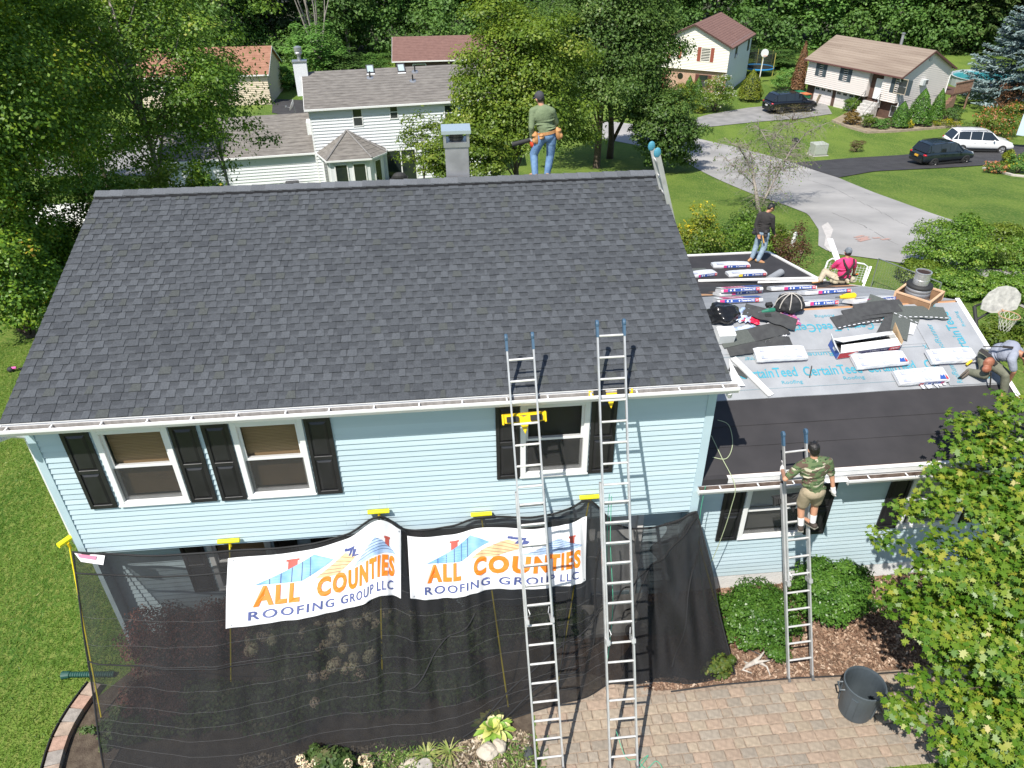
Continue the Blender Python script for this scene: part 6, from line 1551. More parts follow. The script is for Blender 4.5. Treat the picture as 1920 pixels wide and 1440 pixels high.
def gable_roof(parent, x0, x1, y0, y1, ze, zr, m, oh=.3, t=.14, edge=M_white, name='roof', courses=.30):
    ym = (y0+y1)/2; s = (zr-ze)/(ym-y0); a, b = y0-oh, y1+oh; za = ze-oh*s; mb = MB()
    n = max(4, int((ym-a)/courses))
    for sd in (0, 1):
        for k in range(n):
            f0, f1 = k/n, (k+1)/n; A_ = (a+(ym-a)*f0) if sd == 0 else (b+(ym-b)*f0); B_ = (a+(ym-a)*f1) if sd == 0 else (b+(ym-b)*f1)
            z0_, z1_ = za+(zr-za)*f0, za+(zr-za)*f1
            q = [(x0-oh, A_, z0_+.022), (x1+oh, A_, z0_+.022), (x1+oh, B_, z1_), (x0-oh, B_, z1_), (x0-oh, A_, z0_-.01), (x1+oh, A_, z0_-.01)]
            mb.add(q, [(0, 1, 2, 3) if sd == 0 else (3, 2, 1, 0), (4, 5, 1, 0) if sd == 0 else (0, 1, 5, 4)])
    for xa in (x0-oh, x1+oh): mb.add([(xa, a, za-t), (xa, ym, zr-t), (xa, b, za-t), (xa, b, za), (xa, ym, zr), (xa, a, za)], [(0, 1, 4, 5), (1, 2, 3, 4)])
    mb.add([(x0-oh, a, za-t), (x1+oh, a, za-t), (x1+oh, ym, zr-t), (x0-oh, ym, zr-t), (x0-oh, b, za-t), (x1+oh, b, za-t)], [(0, 3, 2, 1), (3, 4, 5, 2)])
    o = mb.build(name, m, parent)
    e = MB(); e.box(x0-oh-.02, x1+oh+.02, a-.10, a-.0, za-.12, za-.01); e.box(x0-oh-.02, x1+oh+.02, b, b+.1, za-.12, za-.01); e.build('gutter', edge, o)
    e = MB()
    for xa in (x0-oh-.03, x1+oh+.005): e.prism([(xa, a, za-t-.02), (xa, ym, zr-t-.02), (xa, ym, zr-.02), (xa, a, za-.02)], (.025, 0, 0)); e.prism([(xa, b, za-t-.02), (xa, ym, zr-t-.02), (xa, ym, zr-.02), (xa, b, za-.02)], (.025, 0, 0))
    e.build('rake_trim', edge, o); return o
# ---- white two storey house straight behind
GB = -5.75; Y0 = 42.85; X0 = -2.72; X1 = 9.6
wh = thing('neighbour_house', 'white two storey house with grey roof, two skylights and a bay window', 'house', (0, Y0, GB), R(7))
def wloc_(c): return Matrix.Rotation(R(-7), 3, 'Z') @ (Vector(c)-Vector((0, Y0, GB)))
E_ = 5.45; RZ = 1.15-GB; DP = 7.9
def core(parent, x0, x1, y0, y1, z0, z1, m, zr=None, name='wall', axis='x'):
    b = MB(); b.box(x0+.01, x1-.01, y0+.006, y1, z0, z1)
    if zr is not None:
        for xa in (x0+.012, x1-.112): b.prism([(xa, y0+.006, z1), (xa, y1, z1), (xa, (y0+y1)/2, zr)], (.1, 0, 0))
    return b.build(name, m, parent)
core(wh, X0, X1, 0, DP, -.3, E_, M_wv, RZ-.1)
yw = lambda px, py, Y=Y0: PY(px, py, Y)
wins = [(.05, .72, yw(681, 237)[2]-GB, yw(660, 203)[2]-GB), (2.52, 3.10, yw(747, 225)[2]-GB, yw(730, 199)[2]-GB), (6.2, 7.1, 4.0, 5.1)]
clap(wh, X0, X1, .0, E_, 0, M_wv, .205, holes=wins+[(1.95, 4.1, .1, 2.35)])
for a, b_, c, d in wins: swin(wh, a, b_, c, d, 0)
MB().box(X0-.03, X0+.10, -.035, .03, 0, E_).build('corner_board', M_white, wh)
rf = gable_roof(wh, X0, X1, 0, DP, E_, RZ, M_rg, .25)
SLW = (RZ-E_)/(DP/2)
def on_wh(px, py):  # point on the white house front roof slope
    n_ = Matrix.Rotation(R(7), 3, 'Z') @ Vector((0, -SLW, 1)); return bp(px, py, tuple(n_), n_.dot(Vector((0, Y0, GB+E_))))
for (cx, cy) in ((694, 132), (752, 130)):
    c = on_wh(cx, cy); b = MB(); mm = Matrix.Translation(wloc_(c)+Vector((0, 0, .05))) @ Matrix.Rotation(math.atan(SLW), 4, 'X')
    b.box(-.26, .26, -.48, -.42, -.05, .09, M=mm); b.box(-.26, .26, .42, .48, -.05, .09, M=mm); b.box(-.26, -.20, -.42, .42, -.05, .09, M=mm); b.box(.20, .26, -.42, .42, -.05, .09, M=mm)
    o = b.build('skylight', mat('grey skylight frame', (.10, .10, .11), .5), rf); MB().box(-.2, .2, -.42, .42, .05, .065, M=mm).build('glazing', mat('pale skylight glass', (.42, .52, .52), .08, spec=.9), o)
    MB().box(-.28, .28, -.60, -.49, -.04, .0, M=mm).build('flashing', M_white, o)
for (cx, cy) in ((694, 146), (774, 152), (778, 135)):
    c = on_wh(cx, cy); p = wloc_(c); b = MB(); b.tube([p-Vector((0, 0, .05)), p+Vector((0, 0, .42))], .05, 8); o = b.build('vent_pipe', M_rub, rf)
    mm = Matrix.Translation(p+Vector((0, 0, .02))) @ Matrix.Rotation(math.atan(SLW), 4, 'X'); MB().lathe([(0, .03), (.10, .02), (.24, .0), (.24, -.03)], n=14, M=mm).build('flashing', M_galv, o)
# chimney chase with metal cap
c = yw(576, 118, Y0+3.6); p = Vector((c[0], 3.75, c[2]-GB)); b = MB(); b.box(p.x-.48, p.x+.42, p.y-.35, p.y+.35, E_, p.z+.15); ch = b.build('chimney', M_wv, wh)
MB().box(p.x-.52, p.x+.46, p.y-.4, p.y+.4, p.z+.15, p.z+.22).build('cap', M_galv, ch); b = MB(); b.lathe([(.12, 0), (.12, .35), (.22, .4), (.25, .5), (.22, .55), (.26, .62), (.26, .85), (.10, .92), (0, .93)], (p.x-.02, p.y, p.z+.2), 14); b.build('flue', M_galv, ch)
MB().box(X0-.30, X0, .3, 1.3, 3.6, 4.4).build('bay_box', M_white, wh)
# low wing on the left
wg = wh; WE = yw(592, 280)[2]-GB; WR_ = yw(583, 212, Y0+3.)[2]-GB; WX0 = -12.5; WY = .35
core(wg, WX0, X0+.1, WY, WY+6.4, -.3, WE, M_wv, WR_-.1, 'wing_wall'); clap(wg, WX0, X0-.01, .1, WE, WY, M_wv, .205)
MB().box(WX0, X0, WY-.012, WY+.0, -.3, .1).build('foundation', mat('tan foundation', (.45, .38, .28), .9), wg); gable_roof(wg, WX0, X0-.30, WY, WY+6.4, WE, WR_, M_rg, .25, name='wing_roof')
b = MB(); b.box(-5.0, -4.1, WY-.75, WY-.15, .0, .62); b.box(-4.95, -4.15, WY-.70, WY-.2, .62, .66); b.build('air_conditioner', mat('dark metal box', (.04, .04, .045), .5), wh)
# bay with hip roof
BX0, BX1 = -2.35, 1.75; bz = 2.45; bd = 1.9
plan = [(BX0, 0), (BX0+.55, -bd), (BX1-.95, -bd), (BX1, -.9), (BX1, 0)]
bay = MB().prism([(x, y, -.3) for x, y in plan], (0, 0, bz+.3)).build('bay', M_wv, wh)
apex = (-.45, 0.0, bz+1.35); ov = []
cx_ = -.3
for x, y in plan: d = Vector((x-cx_, y+.3, 0)); d.normalize(); ov.append((x+d.x*.28, min(0, y+d.y*.28) if y < 0 else 0, bz+.02))
b = MB(); nseg = 8
for i in range(4):
    A_, B_ = Vector(ov[i]), Vector(ov[i+1]); T_ = Vector(apex)
    for k in range(nseg):
        f0, f1 = k/nseg, (k+1)/nseg; dn = Vector((0, 0, .02))
        q = [A_.lerp(T_, f0)+dn, B_.lerp(T_, f0)+dn, B_.lerp(T_, f1), A_.lerp(T_, f1), A_.lerp(T_, f0)-dn*.5, B_.lerp(T_, f0)-dn*.5]; b.add(q, [(0, 1, 2, 3), (4, 5, 1, 0)])
b.build('bay_roof', M_rg, wh); b = MB()
for i in range(1, 4): b.tube([Vector(ov[i])+Vector((0, 0, .04)), Vector(apex)+Vector((0, 0, .03))], .07, 5)
b.build('hip_ridge', mat('hip cap shingles', (.20, .19, .185), .9, var=.2, vs=9), wh); b = MB()
for i in range(4): b.bar(Vector(ov[i])-Vector((0, 0, .06)), Vector(ov[i+1])-Vector((0, 0, .06)), .08, .11)
b.build('bay_gutter', M_white, wh)
def facewin(parent, p, q, x0, x1, z0, z1, n_=2):
    p = Vector((p[0], p[1], 0)); q = Vector((q[0], q[1], 0)); d = (q-p).normalized(); L_ = (q-p).length; nr = Vector((d.y, -d.x, 0)); mm = Matrix((d, -nr, Vector((0, 0, 1)))).transposed().to_4x4(); mm = Matrix.Translation(p+nr*.01) @ mm
    b = MB(); X_0, X_1 = x0*L_, x1*L_; b.box(X_0, X_0+.07, -.05, .0, z0, z1, M=mm); b.box(X_1-.07, X_1, -.05, .0, z0, z1, M=mm); b.box(X_0, X_1, -.05, 0, z1-.07, z1, M=mm); b.box(X_0, X_1, -.05, 0, z0, z0+.07, M=mm)
    o = b.build('window', M_white, parent); MB().box(X_0+.07, X_1-.07, -.02, -.012, z0+.07, z1-.07, M=mm).build('pane', M_wing_glass, o)
for i, (a, b_) in ((0, (.25, .8)), (1, (.10, .44)), (1, (.56, .90)), (2, (.3, .8))): facewin(wh, plan[i], plan[i+1], a, b_, .45, 2.15)
# sliding door, deck rail, grill
b = MB(); b.box(1.95, 2.05, -.05, .0, .1, 2.35); b.box(4.0, 4.1, -.05, 0, .1, 2.35); b.box(2.05, 4.0, -.05, 0, 2.25, 2.35); b.box(2.98, 3.06, -.04, 0, .1, 2.25); dr = b.build('sliding_door', M_white, wh); MB().box(2.05, 4.0, -.02, -.005, .1, 2.25).build('pane', M_wing_glass, dr)
MB().box(3.35, 3.6, -.03, -.021, 1.6, 1.85).build('notice', M_pwhite, dr)
MB().box(1.8, 6.4, -3.2, -.06, .0, .12).build('deck', mat('grey deck boards', (.30, .28, .26), .9, var=.2, vs=6, stretch=(1, 8, 1)), wh)
b = MB(); b.box(1.8, 6.4, -3.2, -3.13, .95, 1.02); b.box(1.8, 6.4, -3.2, -3.13, .18, .24)
rl = b.build('deck_rail', M_white, wh); x = 1.85
bal = MB().box(0, .04, -.035, .005, .24, .95).mesh('baluster', M_white)
while x < 6.4: link('baluster', bal, rl, (x, -3.15, 0)); x += .13
gr = thing('grill', 'covered black barbecue grill behind the white deck rail', 'grill', (2.9, Y0-1.6, GB+.12)); b = MB(); b.box(-.55, .55, -.28, .28, 0, .85); b.ell((0, 0, .9), (.5, .28, .32), 14, 8); b.box(-.75, -.5, -.22, .22, .68, .74); b.build('cover', mat('black grill cover', (.02, .02, .022), .7, bump=.4, bs=8), gr, smooth=False)
# satellite dish on the wing roof
sd = thing('satellite_dish', 'grey satellite dish on a short mast above the white wing roof', 'satellite dish', yw(554, 215, Y0+3.4)); mm = Matrix.Rotation(R(-65), 4, 'Y')
MB().tube([(0, 0, -.3), (0, 0, .55)], .03, 6).build('mast', M_galv, sd); MB().lathe([(0, .0), (.20, .03), (.40, .12), (.41, .13), (.40, .14), (.2, .05), (0, .02)], (-.05, 0, .62), 18, M=mm).build('dish', mat('pale grey dish', (.62, .62, .60), .5), sd, smooth=True)
b = MB(); b.tube([(0, 0, .4), (-.55, 0, .55)], .015, 5); b.box(-.62, -.52, -.05, .05, .52, .62); b.build('arm', M_galv, sd)
# ---- brown roofed house behind it
bw = thing('neighbour_house', 'house with a plain brown roof behind the white house ridge', 'house', (0, 80, -6.8)); a = PY(735, 112, 80); b_ = PY(900, 104, 80); rz = PY(735, 69, 84.2)[2]+6.8
core(bw, a[0]+.3, b_[0]+5, 0, 8.4, 0, a[2]+6.8, M_brown, rz-.1); clap(bw, a[0]+.3, b_[0]+5, 0, a[2]+6.8, 0, M_brown, .2); gable_roof(bw, a[0]+.3, b_[0]+5, 0, 8.4, a[2]+6.8, rz, M_rb, .3)
swin(bw, 3, 4.5, 1.2, 2.4, 0)
# ---- tan house behind the left trees
tn = thing('neighbour_house', 'tan stucco house with an orange brown roof half hidden by the left trees', 'house', (0, 72, -6.6)); c1 = PY(499, 136, 72); c0 = PY(255, 140, 72); rz = PY(488, 86, 75.6)[2]+6.6
M_tanw = mat('tan stucco', (.62, .52, .40), .85, var=.05, vs=3); core(tn, c0[0], c1[0], 0, 7.2, 0, c1[2]+6.6, M_tanw, rz-.1); clap(tn, c0[0], c1[0], 0, c1[2]+6.6, 0, M_tanw, .18); gable_roof(tn, c0[0], c1[0], 0, 7.2, c1[2]+6.6, rz, M_ro, .25)
for x in (c0[0]+1.5, c1[0]-4.5): swin(tn, x, x+1.3, 1.4, 2.7, 0)
# ---- split level house on the right. local x runs along its front
pL = G(1503, 188); pR = G(1668, 228); dx = (pR-pL); ang = math.atan2(dx[1], dx[0]); LF = math.hypot(dx[0], dx[1]); zb = -6.5
hr = thing('neighbour_house', 'pale split level house with two garage doors and a tan brown roof', 'house', (pL[0], pL[1], zb), ang)
DP2 = 7.4; EV = 4.05; RG = 5.75
core(hr, 0, LF, .55, DP2, -.4, EV, M_pinkw, RG-.1, 'lower_wall')
hf = [(7.0, 8.5, 1.6, 4.05)]
b = MB()
for a, b_ in ((0, 7.0), (8.5, LF)): b.box(a, b_, .0, .60, 1.62, EV)
b.build('upper_wall', M_pinkw, hr)
clap(hr, 0, 7.0, 1.62, EV, 0, M_pinkw, .17); clap(hr, 8.5, LF, 1.62, EV, 0, M_pinkw, .17)
MB().box(0, LF, .50, .56, -.4, 1.62).build('brown_lower_front', M_brown, hr)
MB().box(7.0, 8.5, .45, .56, 1.5, EV).build('entry_wall', M_brown, hr)
b = MB(); b.box(7.0, 7.02, 0, .5, 1.62, EV); b.build('entry_side', M_pinkw, hr)
for a in (.95, 3.5):
    g = MB(); g.box(a, a+2.15, .44, .49, -.35, 1.55); gd = g.build('garage_door', mat('pale garage door', (.66, .60, .58), .6), hr); m2 = MB()
    for k in range(3):
        for j in range(3): m2.box(a+.08+.7*k, a+.68+.7*k, .428, .439, -.25+.46*j, .12+.46*j)
    m2.build('door_panel', mat('pale garage panel', (.70, .64, .62), .6), gd); m3 = MB()
    for k in range(3):
        for s in (0, 1): m3.box(a+.15+.7*k+.22*s, a+.33+.7*k+.22*s, .418, .427, 1.22, 1.40)
    m3.build('door_light', M_wing_glass, gd)
M_slate = mat('slate blue shutter', (.055, .075, .09), .6)
for a, w2 in ((1.35, .55), (4.15, .6)): swin(hr, a, a+w2, 2.55, 3.75, 0, mat('dark frame', (.10, .13, .15), .5), M_slate, .36)
swin(hr, 9.75, 10.95, 2.45, 3.75, 0, mat('tan frame', (.42, .36, .28), .5), M_slate, .40, hung=False)
swin(hr, 9.6, 10.9, .3, 1.3, .50, mat('pale frame', (.5, .5, .48), .5), None, hung=False)
b = MB(); b.box(7.55, 8.35, .36, .44, 1.55, 3.3); b.box(8.45, 8.52, .0, .4, .9, 3.2); dd = b.build('white_storm_door', M_white, hr)
b = MB()
for k in range(7): b.box(7.1-.0, 8.6, -.3-.28*k, -.0-.28*k, -.4, 1.35-.24*k)
b.build('front_steps', mat('pale stone steps', (.48, .46, .43), .9, var=.2, vs=5), hr)
b = MB()
for x in (7.05, 8.65): b.tube([(x, -.1, 2.2), (x, -2.0, .7)], .02, 5); b.tube([(x, -.1, 1.3), (x, -.1, 2.2)], .02, 5); b.tube([(x, -2.0, -.3), (x, -2.0, .7)], .02, 5)
b.build('step_rail', mat('dark iron', (.04, .04, .04), .5), hr)
# right gable wall siding (faces local +x)
def gable_side(parent, X, y0, y1, z0, ze, zr, m, e=.17, name='siding', y00=None):
    mb = MB(); z = z0; ym = (y0+y1)/2
    while z < zr-.05:
        zt = z+e
        def lim(z_):
            if z_ <= ze: return y0, y1
            f_ = min(1, (z_-ze)/(zr-ze)); return y0+(ym-y0)*f_, y1+(ym-y1)*f_
        (a, b), (c, d) = lim(z), lim(zt); mb.add([(X+.024, a, z), (X+.024, b, z), (X+.006, d, zt), (X+.006, c, zt), (X, a, z), (X, b, z)], [(0, 1, 2, 3), (4, 5, 1, 0)]); z = zt
    return mb.build(name, m, parent, kind='stuff')
gable_side(hr, LF, 0, DP2, 1.62, EV, RG-.12, M_pinkw); gable_side(hr, LF, .56, DP2, -.4, 1.6, 1.62, M_pinkw)
MB().prism([(LF-.012, 0, 1.62), (LF-.012, DP2, 1.62), (LF-.012, DP2, EV), (LF-.012, DP2/2, RG-.12), (LF-.012, 0, EV)], (.01, 0, 0)).build('gable_wall', M_pinkw, hr)
r2 = gable_roof(hr, 0, LF, 0, DP2, EV, RG, M_rt, .32, edge=mat('maroon trim', (.13, .055, .05), .6))
b = MB(); b.tube([(LF*.62, DP2*.62, RG-.3), (LF*.62, DP2*.62, RG+.75)], .13, 10); b.build('vent_pipe', M_galv2, r2); MB().lathe([(.17, 0), (.19, .1), (0, .16)], (LF*.62, DP2*.62, RG+.75), 12).build('vent_cap', M_galv, r2)
b = MB(); b.box(LF+.03, LF+.35, 3.0, 3.75, 2.85, 3.3); ac_ = b.build('air_conditioner', mat('grey white casing', (.55, .58, .58), .5), hr); MB().box(LF+.35, LF+.358, 3.35, 3.72, 2.9, 3.26).build('grille', mat('dark grille', (.12, .12, .12), .6), ac_)
MB().box(LF+.03, LF+.06, DP2/2-.2, DP2/2+.2, RG-.95, RG-.45).build('gable_vent', mat('grey pink vent', (.50, .47, .46), .7), hr)
b = MB(); b.tube([(LF+.1, -.30, EV-.25), (LF+.12, -.12, EV-.55), (LF+.06, .50, EV-.75), (LF+.06, .50, -.2)], .045, 6); b.tube([(LF+.1, DP2+.30, EV-.25), (LF+.06, DP2+.05, EV-.55), (LF+.06, DP2-.0, -.2)], .05, 6); b.build('downspout', M_white, hr)
dk = thing('wooden_deck', 'raised brown wooden deck behind the right end of the split level house', 'deck', (pL[0], pL[1], zb), ang); b = MB(); b.box(LF-2.4, LF+.9, DP2+.05, DP2+2.8, 1.55, 1.7); b.build('floor', M_brown, dk); b = MB()
for y in np.arange(DP2+.1, DP2+2.8, .14): b.box(LF+.85, LF+.9, y, y+.05, 1.7, 2.6)
b.box(LF+.82, LF+.93, DP2+.05, DP2+2.8, 2.6, 2.68); b.build('rail', mat('brown deck wood', (.22, .13, .09), .8, var=.2, vs=5), dk)
b = MB()
for k in range(8): b.box(LF+.55+.0, LF+.95, DP2-.6-.32*k+.9, DP2-.3-.32*k+.9, -.1, 1.5-.2*k)
for y in (DP2+.1, DP2+2.7): b.box(LF+.75, LF+.88, y, y+.12, -.3, 1.6)
b.build('stair', mat('brown deck wood', (.22, .13, .09), .8), dk)
# ---- two storey house with a brick ground floor
qL = G(1225, 165); qR = G(1357, 178); dx = qR-qL; ang2 = math.atan2(dx[1], dx[0]); L2 = math.hypot(dx[0], dx[1])
hl = thing('neighbour_house', 'cream gabled house with a brick ground floor and red shutters', 'house', (qL[0], qL[1], zb), ang2)
DQ = 9.5; EV2 = 4.75; RG2 = 6.55
M_brick = mat('pinkish brick', (.42, .24, .17), .9, c2=(.50, .32, .23), vs=14, bump=.3, bs=30)
# gable faces the street: ridge runs back along y
b = MB(); b.box(0, L2, .25, DQ, -.4, 2.2); b.build('brick_wall', M_brick, hl)
nb_ = MB()
for k in range(26):
    z = -.35+k*.098; x = .01+(k % 2)*.12
    while x < L2-.22: nb_.box(x, x+.215, .236, .249, z, z+.085); x += .24
nb_.build('brick_courses', mat('brick face', (.44, .26, .18), .9, c2=(.56, .38, .28), vs=2.2), hl, kind='stuff')
b = MB(); b.prism([(0, .01, 2.2), (L2, .01, 2.2), (L2, .01, EV2), (L2/2, .01, RG2-.1), (0, .01, EV2)], (0, DQ-.02, 0)); b.build('upper_wall', M_cream, hl)
clap(hl, 0, L2, 2.2, RG2-.12, 0, M_cream, .15, top=lambda z: (0, L2) if z <= EV2 else (L2/2*(z-EV2)/(RG2-.1-EV2), L2-L2/2*(z-EV2)/(RG2-.1-EV2)))
M_sideg = mat('pale green grey siding', (.50, .55, .54), .6); mb = MB(); z = -.3
while z < EV2: mb.add([(L2+.022, .0, z), (L2+.022, DQ, z), (L2+.004, DQ, z+.15), (L2+.004, .0, z+.15), (L2, 0, z), (L2, DQ, z)], [(0, 1, 2, 3), (4, 5, 1, 0)]); z += .15
mb.build('siding', M_wv, hl, kind='stuff')
# roof with ridge along y: build with a swapped frame
rt = MB(); n = 16; oh = .35; xm = L2/2; sl2 = (RG2-EV2)/xm; za = EV2-oh*sl2
for sd_ in (0, 1):
    for k in range(n):
        f0, f1 = k/n, (k+1)/n; A_ = (-oh+(xm+oh)*f0) if sd_ == 0 else (L2+oh-(xm+oh)*f0); B_ = (-oh+(xm+oh)*f1) if sd_ == 0 else (L2+oh-(xm+oh)*f1); z0_, z1_ = za+(RG2-za)*f0, za+(RG2-za)*f1
        rt.add([(A_, -oh, z0_+.03), (A_, DQ+oh, z0_+.03), (B_, DQ+oh, z1_+.01), (B_, -oh, z1_+.01), (A_, -oh, z0_-.05), (A_, DQ+oh, z0_-.05)], [(0, 3, 2, 1) if sd_ == 0 else (0, 1, 2, 3), (0, 1, 5, 4)])
rt.build('roof', M_rb, hl); b = MB()
for s_ in (0, 1):
    xa = -oh if s_ == 0 else L2+oh
    b.add([(xa, -oh-.01, za-.14), (xm, -oh-.01, RG2-.14), (xm, -oh-.01, RG2+.01), (xa, -oh-.01, za+.02)], [(0, 1, 2, 3), (3, 2, 1, 0)]); b.bar((xa, -oh, za-.06), (xa, DQ+oh, za-.06), .06, .13)
    b.add([(xa, -oh, za-.1), (xm, -oh, RG2-.1), (xm, DQ+oh, RG2-.1), (xa, DQ+oh, za-.1)], [(0, 1, 2, 3)])
b.build('roof_trim', mat('brown trim', (.16, .09, .075), .6), hl)
M_reds = mat('brick red shutter', (.30, .08, .05), .7)
swin(hl, L2*.20, L2*.20+.85, 3.15, 4.45, 0, M_cream, M_reds, .33); swin(hl, L2*.62, L2*.62+1.0, 3.05, 4.40, 0, M_cream, M_reds, .36); swin(hl, L2*.62, L2*.62+1.0, .55, 1.75, .24, M_brown, mat('dark red shutter', (.12, .04, .03), .7), .36)
b = MB(); b.lathe([(.0, 0), (.30, 0), (.30, .04), (0, .05)], (L2*.36, .22, 1.45), 18, M=Matrix.Rotation(R(90), 4, 'X')); b.build('round_window', mat('dark round window', (.02, .02, .015), .3), hl)
MB().box(.3, 1.3, .2, .24, -.3, 1.9).build('door', mat('dark red door', (.14, .03, .025), .6), hl)
for y, z0 in ((2.4, 3.2), (7.8, 3.1)):
    b = MB(); b.box(L2+.02, L2+.06, y, y+.75, z0, z0+1.25); o = b.build('window', M_wscr, hl)
    if y < 5: MB().box(L2+.06, L2+.28, y+.1, y+.6, z0, z0+.35).build('air_conditioner', M_white, o)

# ================================================================== CARS
M_tyre = mat('tyre rubber', (.018, .018, .018), .8); M_cglass = mat('tinted car glass', (.012, .015, .018), .05, spec=.9); M_head = mat('clear lamp', (.55, .57, .6), .1); M_tail = mat('red tail lamp', (.42, .01, .02), .2); M_plastic = mat('black car trim', (.02, .02, .02), .6)
def car(label, loc, rz, paint, rim, L_=4.6, W_=1.8, H_=1.6, roofm=None, plate=False, group=None):
    t = thing('parked_car', label, 'car', loc, rz, group); h = W_/2
    S = lambda x: x*L_
    # stations from rear (x=-L/2) to front: (x, half width at sill, sill z, belt z, half width at belt)
    st = [(-.500, .80, .38, .80, .80), (-.485, .93, .27, .93, .88), (-.44, .98, .22, 1.00, .93), (-.36, 1., .20, 1.03, .95), (-.15, 1., .20, 1.01, .96), (.05, 1., .20, .98, .96), (.20, 1., .20, .965, .95), (.30, 1., .20, .95, .93), (.40, .98, .21, .88, .88), (.465, .92, .24, .77, .80), (.495, .80, .34, .62, .70)]
    b = MB(); prof = []
    zs_ = H_/1.6
    for x, w_, z0, z1, w1 in st:
        z0 *= zs_; z1 *= zs_; m1 = z0+(z1-z0)*.45; m2 = z0+(z1-z0)*.80
        ring = [(-w_*h*.94, z0), (-w_*h, m1), (-(w_*.985)*h, m2), (-w1*h, z1), (-w1*h*.6, z1+.025), (0, z1+.035), (w1*h*.6, z1+.025), (w1*h, z1), ((w_*.985)*h, m2), (w_*h, m1), (w_*h*.94, z0)]
        prof.append([(S(x), y, z) for y, z in ring])
    n = len(prof[0]); vs = [p for r_ in prof for p in r_]; fs = [(i*n+k, (i+1)*n+k, (i+1)*n+k+1, i*n+k+1) for i in range(len(prof)-1) for k in range(n-1)]
    fs += [(i*n+n-1, (i+1)*n+n-1, (i+1)*n, i*n) for i in range(len(prof)-1)]; fs += [tuple(range(n))[::-1], tuple(range((len(prof)-1)*n, len(prof)*n))]
    body = b.add(vs, fs).build('body', paint, t, smooth=True); m = body.modifiers.new('sub', 'SUBSURF'); m.levels = 2; m.render_levels = 2
    # greenhouse
    gs = [(-.475, .80, 1.02, .80, 1.03), (-.40, .84, 1.02, .70, H_*.93), (-.33, .86, 1.02, .70, H_*.975), (-.10, .88, 1.0, .71, H_*.99), (.06, .88, .98, .70, H_*.965), (.13, .87, .98, .68, H_*.92), (.26, .84, .96, .80, .985)]
    pr_ = []
    for x, w0, z0, w1, z1 in gs: z0 *= zs_; z1 = z1 if z1 > 1.2 else z1*zs_; pr_.append([(S(x), -w0*h, z0), (S(x), -w1*h, z1), (S(x), w1*h, z1), (S(x), w0*h, z0)])
    b = MB(); vs = [p for r_ in pr_ for p in r_]; fs = [(i*4+k, (i+1)*4+k, (i+1)*4+k+1, i*4+k+1) for i in range(len(pr_)-1) for k in range(3)]+[(0, 1, 2, 3), tuple(range(24, 28))[::-1]]
    b.add(vs, fs).build('window_glass', M_cglass, t, smooth=False)
    b = MB(); rp_ = [[(S(x)*1.0, s_*w1*h*1.0, z1+.012) for s_ in (-1.02, -.6, 0, .6, 1.02)] for x, w0, z0, w1, z1 in gs[1:6]]
    for r_ in rp_: r_[1] = (*r_[1][:2], r_[1][2]+.022); r_[2] = (*r_[2][:2], r_[2][2]+.03); r_[3] = (*r_[3][:2], r_[3][2]+.022)
    vs = [p for r_ in rp_ for p in r_]; b.add(vs, [(i*5+k, (i+1)*5+k, (i+1)*5+k+1, i*5+k+1) for i in range(4) for k in range(4)])
    for s_ in (-1, 1):
        for i in (0, 2, 3): a_, c_ = gs[i if i else 1], gs[i if i else 1]
        for xx, lean_ in ((-.385, .0), (-.20, 0), (-.02, .0)):
            b.bar((S(xx), s_*.872*h, 1.0*zs_), (S(xx-.0), s_*.715*h, H_*.965), .045, .02, up=(0, s_, .3))
        b.bar((S(.255), s_*.85*h, .97*zs_), (S(.125), s_*.695*h, H_*.925), .06, .03, up=(0, s_, .3)); b.bar((S(-.465), s_*.81*h, 1.0*zs_), (S(-.395), s_*.70*h, H_*.93), .08, .03, up=(0, s_, .3))
    b.build('roof', roofm or paint, t, smooth=False)
    for s_ in (-1, 1):
        b = MB(); b.tube([(S(-.36), s_*.62*h, H_+.0), (S(-.33), s_*.62*h, H_+.045), (S(.02), s_*.62*h, H_+.04), (S(.05), s_*.62*h, H_-.01)], .018, 6); b.build('roof_rail', M_plastic, t)
        for x in (-.295, .315):
            c = (S(x), s_*(h-.10), .34); MX = Matrix.Rotation(R(90), 4, 'X')
            MB().lathe([(.0, -.13), (.355, -.13), (.375, -.05), (.375, .02), (.36, .03), (0, .03)], (S(x), s_*(h-.11), .36), 24, M=MX).build('wheel_arch', M_plastic, t)
            wv = MB(); wv.lathe([(.20, -.11), (.31, -.11), (.335, -.08), (.335, .08), (.31, .11), (.20, .11)], c, 24, M=MX); wh_ = wv.build('wheel', M_tyre, t, smooth=True)
            rb_ = MB(); rb_.lathe([(0, s_*-.085), (.05, s_*-.095), (.05, s_*-.08), (.185, s_*-.075), (.205, s_*-.10), (.21, s_*-.08), (.21, s_*.02), (0, s_*.02)], c, 20, M=MX)
            for k in range(5):
                a = k*2*math.pi/5; rb_.bar((c[0], c[1]+s_*.098, c[2]), (c[0]+math.cos(a)*.19, c[1]+s_*.098, c[2]+math.sin(a)*.19), .03, .055, up=(0, 1, 0))
            rb_.build('rim', rim, wh_, smooth=False)
        b = MB(); b.ell((S(.445), s_*h*.66, .74*zs_), (.16, .13, .07), 12, 8); b.build('headlight', M_head, t, smooth=True)
        b = MB(); b.ell((S(-.475), s_*h*.76, .86*zs_), (.12, .16, .075), 12, 8); b.build('tail_light', M_tail, t, smooth=True)
        b = MB(); b.ell((S(.16), s_*(h+.06), 1.0*zs_), (.08, .10, .065), 10, 7); b.build('mirror', paint, t, smooth=True)
        b = MB(); b.box(S(-.22), S(.24), s_*(h-.03)-.02, s_*(h-.03)+.02, .20, .30); b.build('sill', M_plastic, t)
